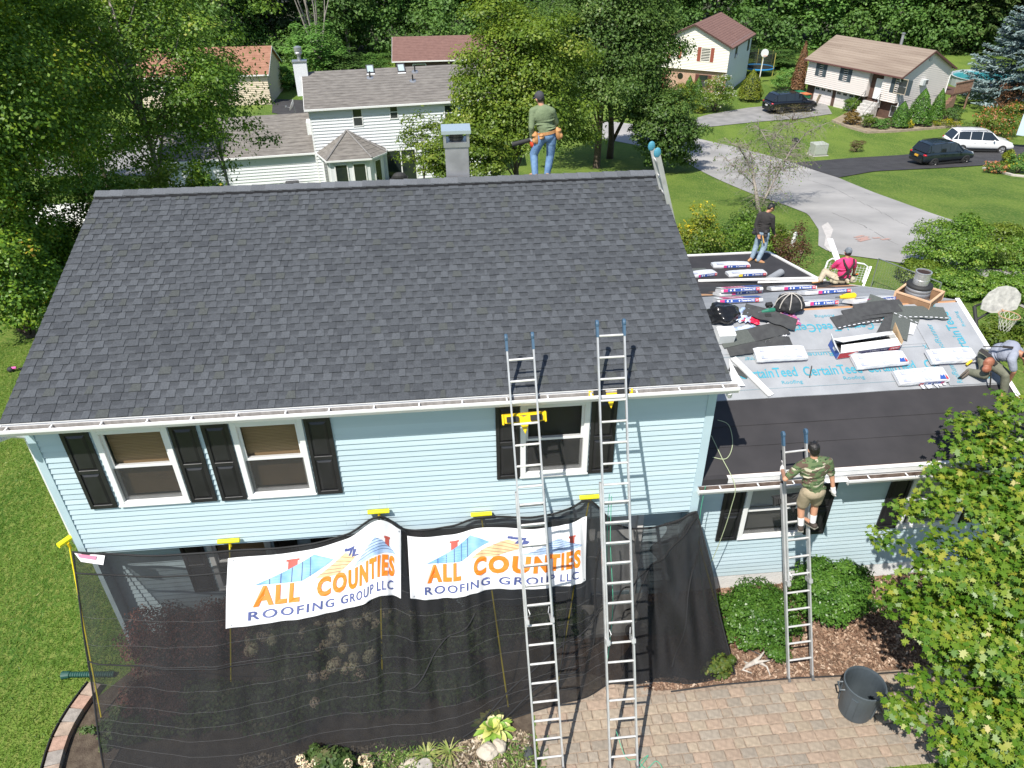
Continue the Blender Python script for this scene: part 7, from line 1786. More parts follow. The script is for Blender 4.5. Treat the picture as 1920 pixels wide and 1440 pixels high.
        for xx in (-.12, .04): MB().box(S(xx)-.09, S(xx)+.06, s_*(h+.004)-.012, s_*(h+.004)+.012, .82*zs_, .85*zs_).build('door_handle', paint, t)
    b = MB(); b.box(S(-.503), S(-.47), -h*.7, h*.7, .30, .48); b.box(S(.47), S(.497), -h*.6, h*.6, .26, .44); b.build('bumper', M_plastic, t)
    b = MB(); b.box(S(.485), S(.5), -h*.4, h*.4, .50, .62); b.build('front_grille', M_plastic, t)
    if plate:
        pl = MB().box(S(-.512), S(-.495), -.16, .16, .66, .78).build('number_plate', mat('amber plate', (.75, .42, .05), .5), t)
        # small dark strokes stand for the plate characters too fine to read
    else: MB().box(S(-.512), S(-.495), -.16, .16, .66, .78).build('number_plate', mat('pale plate', (.6, .6, .62), .5), t)
    return t
def place_car(rear, front, *a, **k):
    P = G(*rear); Q = G(*front); d = Q-P; return P, Q, math.atan2(d[1], d[0])
M_pb = mat('dark slate car paint', (.018, .028, .036), .22, .3, coat=.8); M_pw = mat('white car paint', (.78, .78, .77), .25, coat=.8); M_pk = mat('black car paint', (.008, .009, .014), .2, .2, coat=.8)
M_rim = mat('silver rim', (.50, .50, .50), .35, .7); M_rim2 = mat('dark rim', (.08, .08, .08), .4, .5)
# nearest wheels meet the drive at these points
def car_at(pr_, pf_, W_, fr=(.295, .315), L_=4.5):
    A_ = np.array(G(*pr_)); B_ = np.array(G(*pf_)); d = (B_-A_); d[2] = 0; d = d/np.linalg.norm(d); nrm = np.array([-d[1], d[0], 0]); mid = (A_+B_)/2+nrm*(W_/2-.1); return mid, math.atan2(d[1], d[0])
mid, a = car_at((1749, 311), (1804, 307), 1.8); mid[2] = gz(mid[1])+.06; print('black car wheelbase', np.linalg.norm(np.array(G(1749, 311))-np.array(G(1804, 307))))
car('dark slate crossover with black rims and roof rails on the black driveway', mid, a, M_pb, M_rim2, 4.35, 1.8, 1.58, plate=True)
mid, a = car_at((1810, 287), (1862, 287), 1.85); mid[2] = gz(mid[1])+.06; print('white car wheelbase', np.linalg.norm(np.array(G(1810, 287))-np.array(G(1862, 287))))
car('white station wagon parked in front of the dark crossover', mid, a, M_pw, M_rim, 4.8, 1.85, 1.62)
mid, a = car_at((1463, 215), (1513, 211), 2.0); mid[2] = gz(mid[1])+.06; print('suv wheelbase', np.linalg.norm(np.array(G(1463, 215))-np.array(G(1513, 211))))
car('black sport utility vehicle in front of the garage doors', mid, a, M_pk, M_rim2, 5.0, 2.0, 1.78)
# bins
def bin_(label, px, py, lid):
    p = G(px, py); t = thing('wheelie_bin', label, 'bin', p, .3, 'green rubbish bins by the garage'); M_g = mat('green bin plastic', (.01, .20, .08), .5)
    b = MB(); b.add([(-.26, -.3, .05), (.26, -.3, .05), (.26, .3, .05), (-.26, .3, .05), (-.34, -.40, 1.0), (.34, -.40, 1.0), (.34, .4, 1.0), (-.34, .4, 1.0)], [(3, 2, 1, 0), (4, 5, 6, 7), (0, 1, 5, 4), (1, 2, 6, 5), (2, 3, 7, 6), (3, 0, 4, 7)]); b.build('body', M_g, t)
    b = MB(); b.box(-.37, .37, -.44, .44, 1.0, 1.07); b.build('lid', lid, t); b = MB(); b.lathe([(0, -.03), (.1, -.03), (.1, .03), (0, .03)], (-.30, .3, .1), 12, M=Matrix.Rotation(R(90), 4, 'Y')); b.build('wheel', M_tyre, t)
bin_('green wheelie bin with a green lid beside the garage', 1497, 192, mat('green lid', (.01, .16, .07), .5)); bin_('green wheelie bin with an orange lid beside the garage', 1507, 196, mat('orange lid', (.55, .16, .06), .5))
p = G(1527, 200); o = MB().box(-.25, .25, -.03, .03, 0, 1.2).build('leaning_board', mat('beige board', (.55, .44, .32), .8)); o.location = tuple(p); o.rotation_euler = (.2, .15, .6); tag(o, 'beige board leaning beside the second garage door', 'board')
# transformer box and small dark thing by it
p = G(1532, 291); t = thing('utility_box', 'grey green utility box on the lawn by the road', 'utility box', p, .1); b = MB(); b.box(-.55, .55, -.45, .45, .08, .95); o = b.build('cabinet', mat('pale grey green steel', (.36, .38, .33), .6, var=.08, vs=4), t); bevel(o, .04, 2); MB().box(-.65, .65, -.55, .55, -.1, .08).build('pad', mat('concrete', (.42, .40, .37), .9), t); MB().box(-.50, .50, -.47, -.455, .2, .8).build('door', mat('pale grey green door', (.40, .42, .37), .6), t)
p = G(1490, 278); t = thing('mailbox', 'small dark box on the lawn left of the utility box', 'mailbox', p); MB().box(-.06, .06, -.06, .06, 0, .5).build('post', M_brown, t); b = MB(); b.box(-.18, .18, -.35, .35, .5, .72); b.ell((0, 0, .72), (.18, .35, .12), 12, 6); b.build('box', mat('dark mailbox metal', (.02, .02, .022), .5), t)
# trampoline and portable hoop
p = G(1420, 140); t = thing('trampoline', 'round trampoline with blue rim and safety net beyond the shrubs', 'trampoline', p); b = MB(); b.tube([(1.7*math.cos(q), 1.7*math.sin(q), .8) for q in np.linspace(0, 6.283, 29)], .10, 6); b.build('rim_pad', mat('blue pad', (.03, .22, .48), .5), t)
MB().lathe([(0, .78), (1.65, .8)], n=24).build('mat', M_plastic, t); b = MB()
for k in range(6): q = k*math.pi/3+.3; b.tube([(1.75*math.cos(q), 1.75*math.sin(q), -.1), (1.75*math.cos(q), 1.75*math.sin(q), 2.5)], .04, 6)
b.build('post', mat('yellow foam pole', (.45, .40, .10), .7), t); MB().lathe([(1.72, .85), (1.72, 2.45)], n=28).build('safety_net', seethrough('trampoline net', (.02, .025, .02), .55, .8), t)
p = G(1422, 158); t = thing('basketball_hoop', 'small white basketball hoop on a pole in front of the trampoline', 'basketball hoop', p); MB().tube([(0, 0, 0), (.1, 0, 3.0)], .05, 6).build('pole', M_whitep, t); b = MB(); b.lathe([(0, -.02), (.42, -.02), (.42, .02), (0, .02)], (.1, -.1, 3.2), 16, M=Matrix.Rotation(R(90), 4, 'X')); b.build('backboard', M_white, t); MB().tube([(.1+.2*math.cos(q), -.35+.2*math.sin(q), 2.95) for q in np.linspace(0, 6.283, 17)], .015, 5).build('rim', mat('orange rim', (.6, .2, .05), .5), t)
# pool
p0 = [G(*q) for q in ((1808, 172), (1868, 174), (1880, 158), (1872, 150), (1812, 148))]; t = thing('swimming_pool', 'above ground pool with turquoise water beyond the deck', 'pool', p0[0]); c = sum(p0)/5; b = MB(); b.lathe([(3.6, 0), (3.6, .9), (3.7, .95), (3.5, .95), (3.45, .8)], c, 28); b.build('wall', mat('grey pool wall', (.40, .42, .42), .6), t, world=True); MB().lathe([(0, .82), (3.46, .82)], c, 28).build('water', mat('turquoise water', (.05, .32, .36), .08, bump=.2, bs=3), t, world=True)
p = G(1868, 176); t = thing('picnic_table', 'pale round picnic table beside the pool', 'table', p); MB().lathe([(0, .74), (1.0, .74), (1.0, .78), (0, .78)], n=18).build('tabletop', M_whitep, t); b = MB()
for s_ in (-1, 1): b.tube([(s_*.5, -.5, 0), (0, 0, .74), (s_*.5, .5, 0)], .04, 5)
b.build('legs', M_whitep, t)
# white sheet glimpsed behind the left roof corner
p = G(140, 418); t = thing('white_tarp', 'white ribbed cover glimpsed through leaves beyond the left roof corner', 'tarp', p); vs = []; 
for j in range(13):
    for i in range(7): vs.append((-2.4+4.8*j/12, -1.6+3.2*i/6, 1.0*math.sin(math.pi*i/6)**.6+.06*(j % 2)))
MB().add(vs, [(j*7+i, (j+1)*7+i, (j+1)*7+i+1, j*7+i+1) for j in range(12) for i in range(6)]).build('cover', mat('off white sheeting', (.62, .62, .58), .6, var=.08, vs=3), t)
o = MB().box(-.03, .03, -.6, .6, 0, 1.6).build('blue_sign', mat('pale blue panel', (.55, .66, .74), .5)); o.location = tuple(dep(1922, 255, 58)); o.rotation_euler = (0, 0, .9); tag(o, 'pale blue leaning panel at the right picture edge', 'panel')

# ================================================================== PLANTS
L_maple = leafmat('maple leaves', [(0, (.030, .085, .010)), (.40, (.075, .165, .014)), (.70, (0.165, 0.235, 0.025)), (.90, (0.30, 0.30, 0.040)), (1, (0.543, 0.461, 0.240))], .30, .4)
L_left = leafmat('dark maple leaves', [(0, (0.059, 0.141, 0.016)), (.5, (0.120, 0.233, 0.025)), (.85, (0.265, 0.368, 0.029)), (1, (0.636, 0.368, 0.060))], .30, .45)
L_pop = leafmat('light green leaves', [(0, (0.066, 0.150, 0.021)), (.5, (0.142, 0.260, 0.033)), (.88, (0.254, 0.373, 0.059)), (1, (0.447, 0.461, 0.089))], .35, .45)
L_brt = leafmat('bright green leaves', [(0, (0.055, 0.107, 0.012)), (.5, (0.120, 0.186, 0.020)), (.85, (0.210, 0.270, 0.035)), (1, (0.360, 0.354, 0.100))], .35, .45)
L_dull = leafmat('dull green leaves', [(0, (0.047, 0.101, 0.019)), (.5, (0.095, 0.178, 0.033)), (.9, (0.176, 0.265, 0.059)), (1, (0.378, 0.435, 0.162))], .3, .5)
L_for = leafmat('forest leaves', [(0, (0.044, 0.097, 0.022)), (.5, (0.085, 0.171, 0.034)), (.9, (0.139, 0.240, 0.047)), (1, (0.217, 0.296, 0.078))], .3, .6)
L_for2 = leafmat('bright forest leaves', [(0, (0.067, 0.164, 0.030)), (.5, (0.120, 0.254, 0.045)), (1, (0.209, 0.359, 0.075))], .35, .6)  # brighter green variant for the fuller trees and some shrubs
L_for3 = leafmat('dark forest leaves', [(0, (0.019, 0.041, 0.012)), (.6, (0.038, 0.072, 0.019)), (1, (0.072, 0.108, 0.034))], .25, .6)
L_spr = leafmat('dark conifer needles', [(0, (0.023, 0.047, 0.013)), (.6, (0.046, 0.081, 0.019)), (1, (0.091, 0.124, 0.033))], .15, .6)
L_blue = leafmat('blue spruce needles', [(0, (.09, .14, .14)), (.5, (.17, .24, .235)), (1, (.30, .37, .36))], .12, .6)
L_box = leafmat('boxwood leaves', [(0, (0.035, 0.097, 0.016)), (.5, (0.070, 0.164, 0.022)), (1, (0.133, 0.250, 0.040))], .2, .35)
L_bar = leafmat('purple barberry leaves', [(0, (0.076, 0.027, 0.024)), (.5, (0.187, 0.068, 0.051)), (.9, (0.306, 0.153, 0.102)), (1, (0.374, 0.272, 0.153))], .3, .5)
L_hyd = leafmat('hydrangea leaves', [(0, (0.038, 0.077, 0.019)), (.6, (0.077, 0.128, 0.032)), (1, (0.154, 0.141, 0.064))], .25, .5)
F_hyd = leafmat('hydrangea petals', [(0, (0.628, 0.448, 0.329)), (.5, (0.850, 0.777, 0.538)), (.8, (0.837, 0.850, 0.538)), (1, (0.850, 0.538, 0.448))], .3, .6)
F_white = leafmat('white petals', [(0, (.7, .68, .60)), (1, (.85, .83, .78))], .3, .6); F_yel = leafmat('yellow petals', [(0, (.55, .42, .02)), (1, (.75, .62, .04))], .3, .6); F_org = leafmat('orange blossom', [(0, (.50, .16, .05)), (.6, (.66, .27, .10)), (1, (.66, .36, .26))], .3, .6)
L_yg = leafmat('yellow green foliage', [(0, (.07, .11, .01)), (.5, (.16, .20, .015)), (1, (.28, .30, .03))], .3, .5); L_brw = leafmat('rusty brown foliage', [(0, (.10, .045, .02)), (.6, (.20, .095, .045)), (1, (.28, .17, .08))], .2, .6)
L_red = leafmat('dark red green leaves', [(0, (.05, .03, .015)), (.5, (.12, .045, .028)), (1, (.12, .12, .03))], .3, .5)

# foreground maple at the right edge
mb_c = [(1905, 765, 12.0, .33), (1850, 800, 11.9, .33), (1800, 795, 11.9, .18), (1900, 860, 11.6, .6), (1815, 850, 11.7, .42), (1775, 905, 11.5, .33), (1840, 945, 11.4, .6), (1925, 960, 11.2, .85), (1745, 950, 11.4, .26), (1700, 960, 11.5, .13),
 (1735, 1075, 11.0, .40), (1800, 1050, 10.9, .62), (1870, 1080, 10.8, .75), (1940, 1100, 10.6, .9), (1690, 1130, 11.0, .28), (1720, 1160, 10.9, .42), (1790, 1170, 10.8, .6), (1865, 1195, 10.6, .75), (1935, 1230, 10.5, .9), (1660, 1015, 11.2, .13),
 (1810, 1265, 10.7, .42), (1745, 1290, 10.7, .26), (1690, 1335, 10.8, .20), (1720, 1345, 10.7, .16), (1840, 1335, 10.6, .5), (1905, 1360, 10.4, .8), (1800, 1400, 10.5, .32), (1860, 1420, 10.4, .5), (1940, 1450, 10.2, .8), (1960, 1400, 10.3, 1.0), (2000, 850, 11.4, .8), (1990, 1000, 11., 1.1), (2010, 1200, 10.6, 1.1), (2000, 1400, 10.2, 1.1)]
base_m = np.array([15.2, -3.9, 0.]); t = thing('maple_tree', 'yellow green maple tree in the near right corner, covering the wing wall', 'tree', base_m)
Ps, Ns, Rs = [], [], []; CCs = []
for px, py, dd, r_ in mb_c:
    c = dep(px, py, dd); CCs.append(c-base_m); n = int(1300*r_**2)+50
    # leaves gather at twig ends: small flat sprays on the shell of every bough
    k = max(4, int(n/12)); U = unit(k); U[:, 2] = np.where(U[:, 2] < -.1, -U[:, 2]*.5, U[:, 2]); sc = c+U*r_*(.55+.5*rng.random((k, 1)))*np.array([1, 1, .75]); cv = rng.random(k); idx = rng.integers(0, k, n)
    P = sc[idx]+rng.normal(size=(n, 3))*np.array([.11, .11, .06]); N_ = U[idx]*.7+np.array([0, -.15, .9])+rng.normal(size=(n, 3))*.42
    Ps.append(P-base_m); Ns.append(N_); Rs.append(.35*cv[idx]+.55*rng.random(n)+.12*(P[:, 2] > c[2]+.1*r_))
P = np.concatenate(Ps); N_ = np.concatenate(Ns); rn = np.concatenate(Rs)
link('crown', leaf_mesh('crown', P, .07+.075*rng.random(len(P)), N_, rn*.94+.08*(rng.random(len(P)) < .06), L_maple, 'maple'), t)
mb = MB(); tr = [Vector((0, 0, -.2)), Vector((.05, .1, 1.0)), Vector((-.05, .3, 2.0)), Vector((.1, .6, 3.2))]; mb.tube(tr, [.16, .13, .10, .05], 10)
for c in CCs:
    e_ = Vector(c); s_ = tr[1].lerp(tr[3], random.uniform(0, .9)); e_ = s_.lerp(e_, .86)-Vector((0, 0, .22)); m_ = s_.lerp(e_, .55)-Vector((0, 0, .12)); mb.tube([s_, m_, e_], [.028, .014, .004], 5)
    for q in range(5): d = Vector(unit(1)[0])*.28; mb.tube([m_.lerp(e_, .6), e_+d], [.010, .003], 4)
mb.build('trunk', M_bark, t, smooth=True); print('maple leaves', len(P))

def at_y(px, y): D = ray(px, 500); Dp = D/D[1]; return 0
def gx(px, y):   # ground point at depth y seen in column px
    z = gz(y); lo, hi = -900, 2400
    for _ in range(40):
        m = (lo+hi)/2; P = PY(px, m, y)
        if P[2] > z: lo = m
        else: hi = m
    return PY(px, lo, y)*np.array([1, 1, 0])+np.array([0, 0, z])
def zt(px, py, y): return PY(px, py, y)[2]
# big trees left of the ridge
def bigtree(label, px, y, topy, boty, wpx, m, n, leaf, K=90, rc=.24, r0=.22, nl=22, name='tree', **k):
    b_ = gx(px, y); dd = depth((b_[0], y, b_[2]+4)); top = zt(px, topy, y); bot = zt(px, boty, y); w_ = wpx/F*dd/2
    return tree(name, label, 'tree', b_, top, (w_, w_*.85, 0), top-bot, m, k.pop('bark', M_bark), n, leaf, K, rc, r0=r0, nl=nl, **k)
bigtree('dark leafy maple tree filling the left edge beyond the lawn', 10, 16.5, -420, 560, 520, L_left, 90000, .125, 170, .22, .22)
bigtree('maple tree with yellowing top in the upper left corner', 80, 22, -300, 330, 360, L_left, 66000, .14, 150, .22, .22)
bigtree('tall airy light green tree with slender stems left of the white house', 330, 27, -190, 400, 480, L_pop, 50000, .15, 230, .13, .17, 34, low=-.9, shell=.5, bark=M_bark2)
bigtree('smaller airy tree between the tall one and the dark maple', 185, 30, -120, 300, 240, L_pop, 16000, .16, 80, .18, .12, 18, shell=.55)
bigtree('slim light tree at the left of the white low wing', 440, 33, 20, 330, 150, L_pop, 9000, .16, 50, .20, .10, 16, shell=.5, bark=M_bark2)
bigtree('bright green tree in front of the right end of the white house', 968, 31, 5, 352, 265, L_brt, 52000, .155, 150, .22, .17, 22)
bigtree('low bright green tree beside the metal chimney', 880, 27, 235, 360, 170, L_brt, 15000, .14, 70, .24, .10, 16)
bigtree('airy small tree with pale leaves in front of the white house wall', 800, 34, 195, 350, 105, L_brt, 2600, .14, 34, .24, .07, 20, shell=.5)
bigtree('large dull green drooping tree with a dark trunk behind the man on the ridge', 1118, 45, -90, 262, 300, L_dull, 58000, .19, 190, .20, .28, 26, low=-.8)
bigtree('right flank of the drooping tree hanging over the road', 1238, 42, 165, 320, 135, L_dull, 15000, .19, 80, .24, .14, 14, low=-.9)
b_ = G(1143, 297)
mb = MB(); P0 = Vector(b_); mb.tube([P0-Vector((0, 0, .3)), P0+Vector((.05, 0, 1.4)), P0+Vector((-.1, 0, 3.2)), P0+Vector((-.5, .2, 6))], [.30, .24, .20, .12], 9); mb.tube([P0+Vector((.1, 0, 1.2)), P0+Vector((1.1, 0, 3.4)), P0+Vector((1.9, 0, 5.2))], [.15, .12, .08], 8); tt = thing('tree', 'bare forked trunk standing in shade under the drooping tree', 'tree', b_); mb.build('trunk', M_bark, tt, world=True, smooth=True)
P_, N_, rn_, cc_ = crown_points((0, 0, 7.6), (3.2, 3.0, 2.6), 60, 12000, .28); link('crown', leaf_mesh('crown', P_, .19*(.7+.6*rng.random(12000)), N_, rn_, L_dull, 'diamond'), tt)
bigtree('broad leafy tree hiding the driveway left of the tall airy tree', 215, 38, -60, 330, 200, L_pop, 16000, .17, 90, .2, .14, 12, low=-.9)
bigtree('full green tree behind the dark left maple', 90, 42, -60, 400, 240, L_for2, 16000, .2, 80, .22, .16, 10, low=-.9)
bigtree('low dark maple foliage reaching down to the lawn left of the roof', 62, 17.5, 190, 600, 250, L_left, 30000, .12, 90, .22, .12, 14, low=-.95)
# small hedge tree row under the left big trees
for i, (px, y, tp_, w_, m_, lb) in enumerate(((245, 20, 325, 150, L_pop, 'rounded light green shrub just above the left end of the ridge'), (350, 19, 335, 130, L_brt, 'yellow green shrub above the ridge left of the low white wing'), (60, 13.5, 440, 150, L_left, 'dark shrub at the lawn edge left of the roof'), (150, 19, 420, 120, L_left, 'dark shrub beside the white ribbed cover'), (420, 20, 330, 90, L_left, 'dark green shrub above the ridge below the white wing'))):
    b_ = gx(px, y); dd = depth(b_); h_ = zt(px, tp_, y)-b_[2]; w2 = w_/F*dd/2; bush('shrub', lb, b_, (w2, w2*.8, h_), m_, 9000, .12, 60)

# forest
M_fb = M_bark2
def fmesh(n, K, m, leaf, rc=.26, shell=.72, r=(4, 4, 8.2), flat=.8, seed=0):
    P, N, rnd, CC = crown_points((0, 0, 8.3), r, K, n, rc, shell, flat, .5, -.95, .3); me = leaf_mesh('crown', P, leaf*(.7+.6*rng.random(n)), N, rnd, m, 'diamond')
    mb = MB(); limbs(mb, (0, 0, 0), (0, 0, 13), CC, .28, 10); return me, mb.mesh('trunk', M_fb, True)
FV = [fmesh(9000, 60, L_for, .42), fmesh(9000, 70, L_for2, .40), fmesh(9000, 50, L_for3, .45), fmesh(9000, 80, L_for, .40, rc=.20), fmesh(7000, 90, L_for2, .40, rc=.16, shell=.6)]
def ftree(label, px, y, topy, k, wpx, group='trees along the wood edge', name='forest_tree', botshift=0.):
    b_ = gx(px, y); dd = depth((b_[0], y, b_[2]+6)); top = zt(px, topy, y); h_ = (top-b_[2])/16.5; w_ = wpx/F*dd/8.
    t = thing(name, label, 'tree', b_, random.uniform(0, 6.28), group, scale=(w_, w_, h_)); link('crown', FV[k][0], t); link('trunk', FV[k][1], t); return t
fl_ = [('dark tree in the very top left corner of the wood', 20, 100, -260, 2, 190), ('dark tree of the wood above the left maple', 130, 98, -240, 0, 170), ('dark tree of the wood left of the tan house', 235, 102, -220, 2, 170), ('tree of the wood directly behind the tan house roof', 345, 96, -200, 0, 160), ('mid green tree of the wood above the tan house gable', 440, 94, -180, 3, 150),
 ('dark tree of the wood left of the white chimney', 520, 100, -200, 2, 150), ('bright green willow like tree behind the white chimney', 598, 84, 38, 4, 120), ('green tree of the wood between chimney and brown roof', 655, 98, -150, 3, 130), ('tall bright tree of the wood left of the brown roof', 720, 104, -160, 1, 120), ('dark tree of the wood behind the left of the brown roof', 775, 108, -170, 2, 120), ('green tree of the wood behind the middle of the brown roof', 835, 104, -170, 1, 130),
 ('dark tree of the wood right of the brown roof', 905, 108, -200, 2, 140), ('tree of the wood above the bright green tree', 980, 112, -200, 0, 150), ('dark tree of the wood above the man on the ridge', 1080, 112, -200, 2, 160), ('dark tree of the wood left of the cream house', 1180, 108, -200, 2, 150), ('mid green tree of the wood above the cream house ridge', 1265, 112, -200, 0, 150),
 ('tree of the wood right above the cream house gable', 1340, 104, -190, 3, 150), ('full green tree of the wood left of the split level roof', 1430, 100, -150, 1, 150), ('full green tree of the wood behind the split level ridge', 1520, 98, -140, 1, 150), ('dark tree of the wood above the middle of the split level roof', 1600, 100, -160, 0, 150), ('green tree of the wood behind the metal vent pipe', 1672, 96, -120, 1, 130), ('dark tree of the wood at the right end of the split level roof', 1745, 100, -150, 2, 140)]
for a in fl_: ftree(*a)
# understorey along the wood edge
for i, (px, y, tp_, w_, k, lb) in enumerate(((530, 80, 120, 90, 1, 'bushy understorey tree left of the white chimney'), (640, 84, 95, 100, 0, 'round understorey tree right of the white chimney'), (700, 86, 100, 80, 1, 'round understorey tree beside the brown roof'), (1385, 92, 60, 70, 2, 'dark understorey tree behind the trampoline'), (1450, 84, 95, 90, 0, 'round understorey tree right of the trampoline'), (600, 70, 150, 60, 1, 'low bush at the lawn edge behind the white house'))):
    ftree(lb, px, y, tp_, k, w_, 'understorey trees along the wood edge')
# far wood as one mass
def wood_mass():
    Ps, Ns, Rs = [], [], []
    for row, (y, px0, px1, st_) in enumerate(((128, -250, 2250, 105), (150, -300, 2300, 105), (118, -260, 520, 120))):
        px = px0
        while px < px1:
            b_ = gx(px+random.uniform(-20, 20), y+random.uniform(-4, 4)); h_ = random.uniform(17, 23)
            P, N, rnd, CC = crown_points((b_[0], b_[1], b_[2]+h_*.52), (5.2, 5.2, h_*.54), 40, 1900, .26, .75, .8, .5, -.9); Ps.append(P); Ns.append(N); Rs.append(rnd*.7+.3*random.random()); px += st_*random.uniform(.8, 1.2)
    P = np.concatenate(Ps); N = np.concatenate(Ns); r_ = np.concatenate(Rs)
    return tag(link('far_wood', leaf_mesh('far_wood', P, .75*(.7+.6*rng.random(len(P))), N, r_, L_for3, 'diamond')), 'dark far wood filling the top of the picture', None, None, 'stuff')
wood_mass()
def undergrowth():
    Ps, Ns, Rs = [], [], []
    for y, px0, px1, st_, hh in ((93, -60, 560, 60, 6), (97, 540, 1300, 60, 6.5), (92, 1380, 2000, 60, 6), (104, -60, 2000, 70, 9)):
        px = px0
        while px < px1:
            b_ = gx(px+random.uniform(-15, 15), y+random.uniform(-3, 3)); h_ = hh*random.uniform(.7, 1.2); w_ = random.uniform(2.6, 4.2)
            P, N, rnd, CC = crown_points((b_[0], b_[1], b_[2]+h_*.42), (w_, w_*.8, h_*.55), 24, 900, .34, .75, .8, .5, -.9, .3); Ps.append(P); Ns.append(N); Rs.append(rnd*.6+.4*random.random()); px += st_*random.uniform(.7, 1.1)
    P = np.concatenate(Ps); N = np.concatenate(Ns); return tag(link('undergrowth', leaf_mesh('undergrowth', P, .42*(.7+.6*rng.random(len(P))), N, np.concatenate(Rs), L_for, 'diamond')), 'tangled green undergrowth along the foot of the wood', None, None, 'stuff')
undergrowth()
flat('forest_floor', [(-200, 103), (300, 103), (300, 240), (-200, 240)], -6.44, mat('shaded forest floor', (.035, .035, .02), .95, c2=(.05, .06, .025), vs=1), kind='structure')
# bare grey stems between forest trees
t = thing('dead_tree', 'bare grey dead tree standing in the wood above the bright willow', 'tree', gx(600, 92)); mb = MB(); b0 = Vector((0, 0, 0))
for q in range(9):
    e_ = Vector((random.uniform(-4, 4), random.uniform(-1, 1), random.uniform(8, 13))); m_ = e_*.5+Vector((random.uniform(-.5, .5), 0, .6)); mb.tube([b0, m_, e_], [.16, .09, .02], 5)
mb.build('branches', M_bark2, t)

# conifers
def conifer(label, px, y, topy, wpx, m, n, group=None, leaf=.5, trunkm=M_bark, name='conifer', tiers=22, droop=.25):
    b_ = gx(px, y); dd = depth((b_[0], y, b_[2]+6)); h_ = zt(px, topy, y)-b_[2]; rw = wpx/F*dd/2
    t = thing(name, label, 'tree', b_, group=group); Ps, Ns, Al, Rn = [], [], [], []; per = n//(tiers*9); mb = MB(); mb.tube([(0, 0, -.2), (0, 0, h_*.98)], [.22, .03], 8)
    for k in range(tiers):
        f_ = (k+.3)/tiers; zz = h_*(.06+.92*f_); rr = rw*(1-f_)**.75+.1
        for j in range(9):
            a = k*1.1+j*2*math.pi/9+random.uniform(-.25, .25); rl = rr*random.uniform(.75, 1.1); d = np.array([math.cos(a), math.sin(a), 0]); s = rng.random(per)**.6
            zc = zz-rl*droop*s**1.3+rl*.10*s**3*1.5; wdt = (.22*rl*(1-s)+.14*rl*.6)
            lat = rng.normal(size=per)*wdt*.55; perp = np.array([-d[1], d[0], 0]); P = np.outer(s*rl, d)+np.outer(lat, perp); P[:, 2] += zc-np.abs(lat)*.25+rng.normal(size=per)*.05
            Ps.append(P); al = np.outer(np.ones(per), d)+np.outer(np.sign(lat)*.9, perp)+np.array([0, 0, -.15]); Al.append(al); Ns.append(np.tile((0, 0, 1.), (per, 1))+rng.normal(size=(per, 3))*.35); Rn.append(.6*rng.random(per)+.4*s)
            mb.tube([(0, 0, zz), tuple(d*rl*.9+np.array([0, 0, zz-rl*droop*.7]))], [.04, .008], 4)
    P = np.concatenate(Ps); N = np.concatenate(Ns); A = np.concatenate(Al)
    link('crown', leaf_mesh('crown', P, leaf*(.7+.6*rng.random(len(P))), N, np.concatenate(Rn), m, 'needle', A), t); mb.build('trunk', trunkm, t); return t
LEAF['needle'] = np.array([(-.16, -.5), (.16, -.5), (.07, .5), (-.07, .5)])
conifer('blue grey spruce tree at the right edge beyond the split level house', 1905, 62, -60, 250, L_blue, 24000, leaf=.42, name='blue_spruce', droop=.12, tiers=20)
for px, y, tp_, w_, lb in ((1800, 92, -330, 190, 'tall dark conifer behind the deck of the split level house'), (1870, 96, -330, 190, 'tall dark conifer behind the top of the blue spruce'), (1735, 99, -260, 150, 'dark conifer at the right end of the wood'), (1940, 90, -300, 180, 'dark conifer at the top right picture corner')):
    conifer(lb, px, y, tp_, w_, L_spr, 15000, 'dark conifers at the right of the wood', leaf=.9, droop=.40, name='dark_conifer')

# conical evergreens and shrubs near the neighbouring houses
def shr(lb, px, py, topy, wpx, m, n=2500, leaf=.10, cone=False, fl=None, group=None, name='shrub', K=26, rc=.28, shape='diamond', catn='shrub', d_=.9):
    b_ = G(px, py); dd = depth(b_); w_ = wpx/F*dd/2; b_ = b_+np.array([0, w_*.6, 0]); b_[2] = gz(b_[1]); h_ = zt(px, topy, b_[1])-b_[2]
    if cone:
        t = thing(name, lb, catn, b_, group=group); k = n; f_ = rng.random(k)**1.3; a = rng.uniform(0, 6.283, k); z = .12*h_+f_*h_*.88; prof = np.sin(np.clip(1-f_, 0, 1)*1.7)**.85; lump = 1+.10*np.sin(a*5+z*4)+.06*np.sin(a*11)
        rr = w_*prof*lump*(.85+.2*rng.random(k)); P = np.column_stack([np.cos(a)*rr, np.sin(a)*rr, z]); N = np.column_stack([np.cos(a), np.sin(a), np.full(k, .5)])+rng.normal(size=(k, 3))*.4
        link('foliage', leaf_mesh('foliage', P, leaf*(.7+.6*rng.random(k)), N, rng.random(k), m, 'diamond'), t); MB().tube([(0, 0, -.1), (0, 0, h_*.8)], [.08, .03], 6).build('trunk', M_bark, t)
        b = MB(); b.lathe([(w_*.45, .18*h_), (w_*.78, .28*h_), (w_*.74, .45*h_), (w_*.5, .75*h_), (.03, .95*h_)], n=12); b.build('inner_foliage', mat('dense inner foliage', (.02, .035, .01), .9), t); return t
    return bush(name, lb, b_, (w_, w_*d_, h_), m, n, leaf, K, group, shape, catn, rc, .8, True, .9, fl)
shr('white flowering shrub in front of the cream house', 1347, 214, 148, 75, L_brt, 5000, .14, fl=(F_white, 170, .09))
shr('rounded yellow green evergreen beside the grey driveway', 1409, 192, 130, 42, L_yg, 4500, .12, cone=True, name='evergreen')
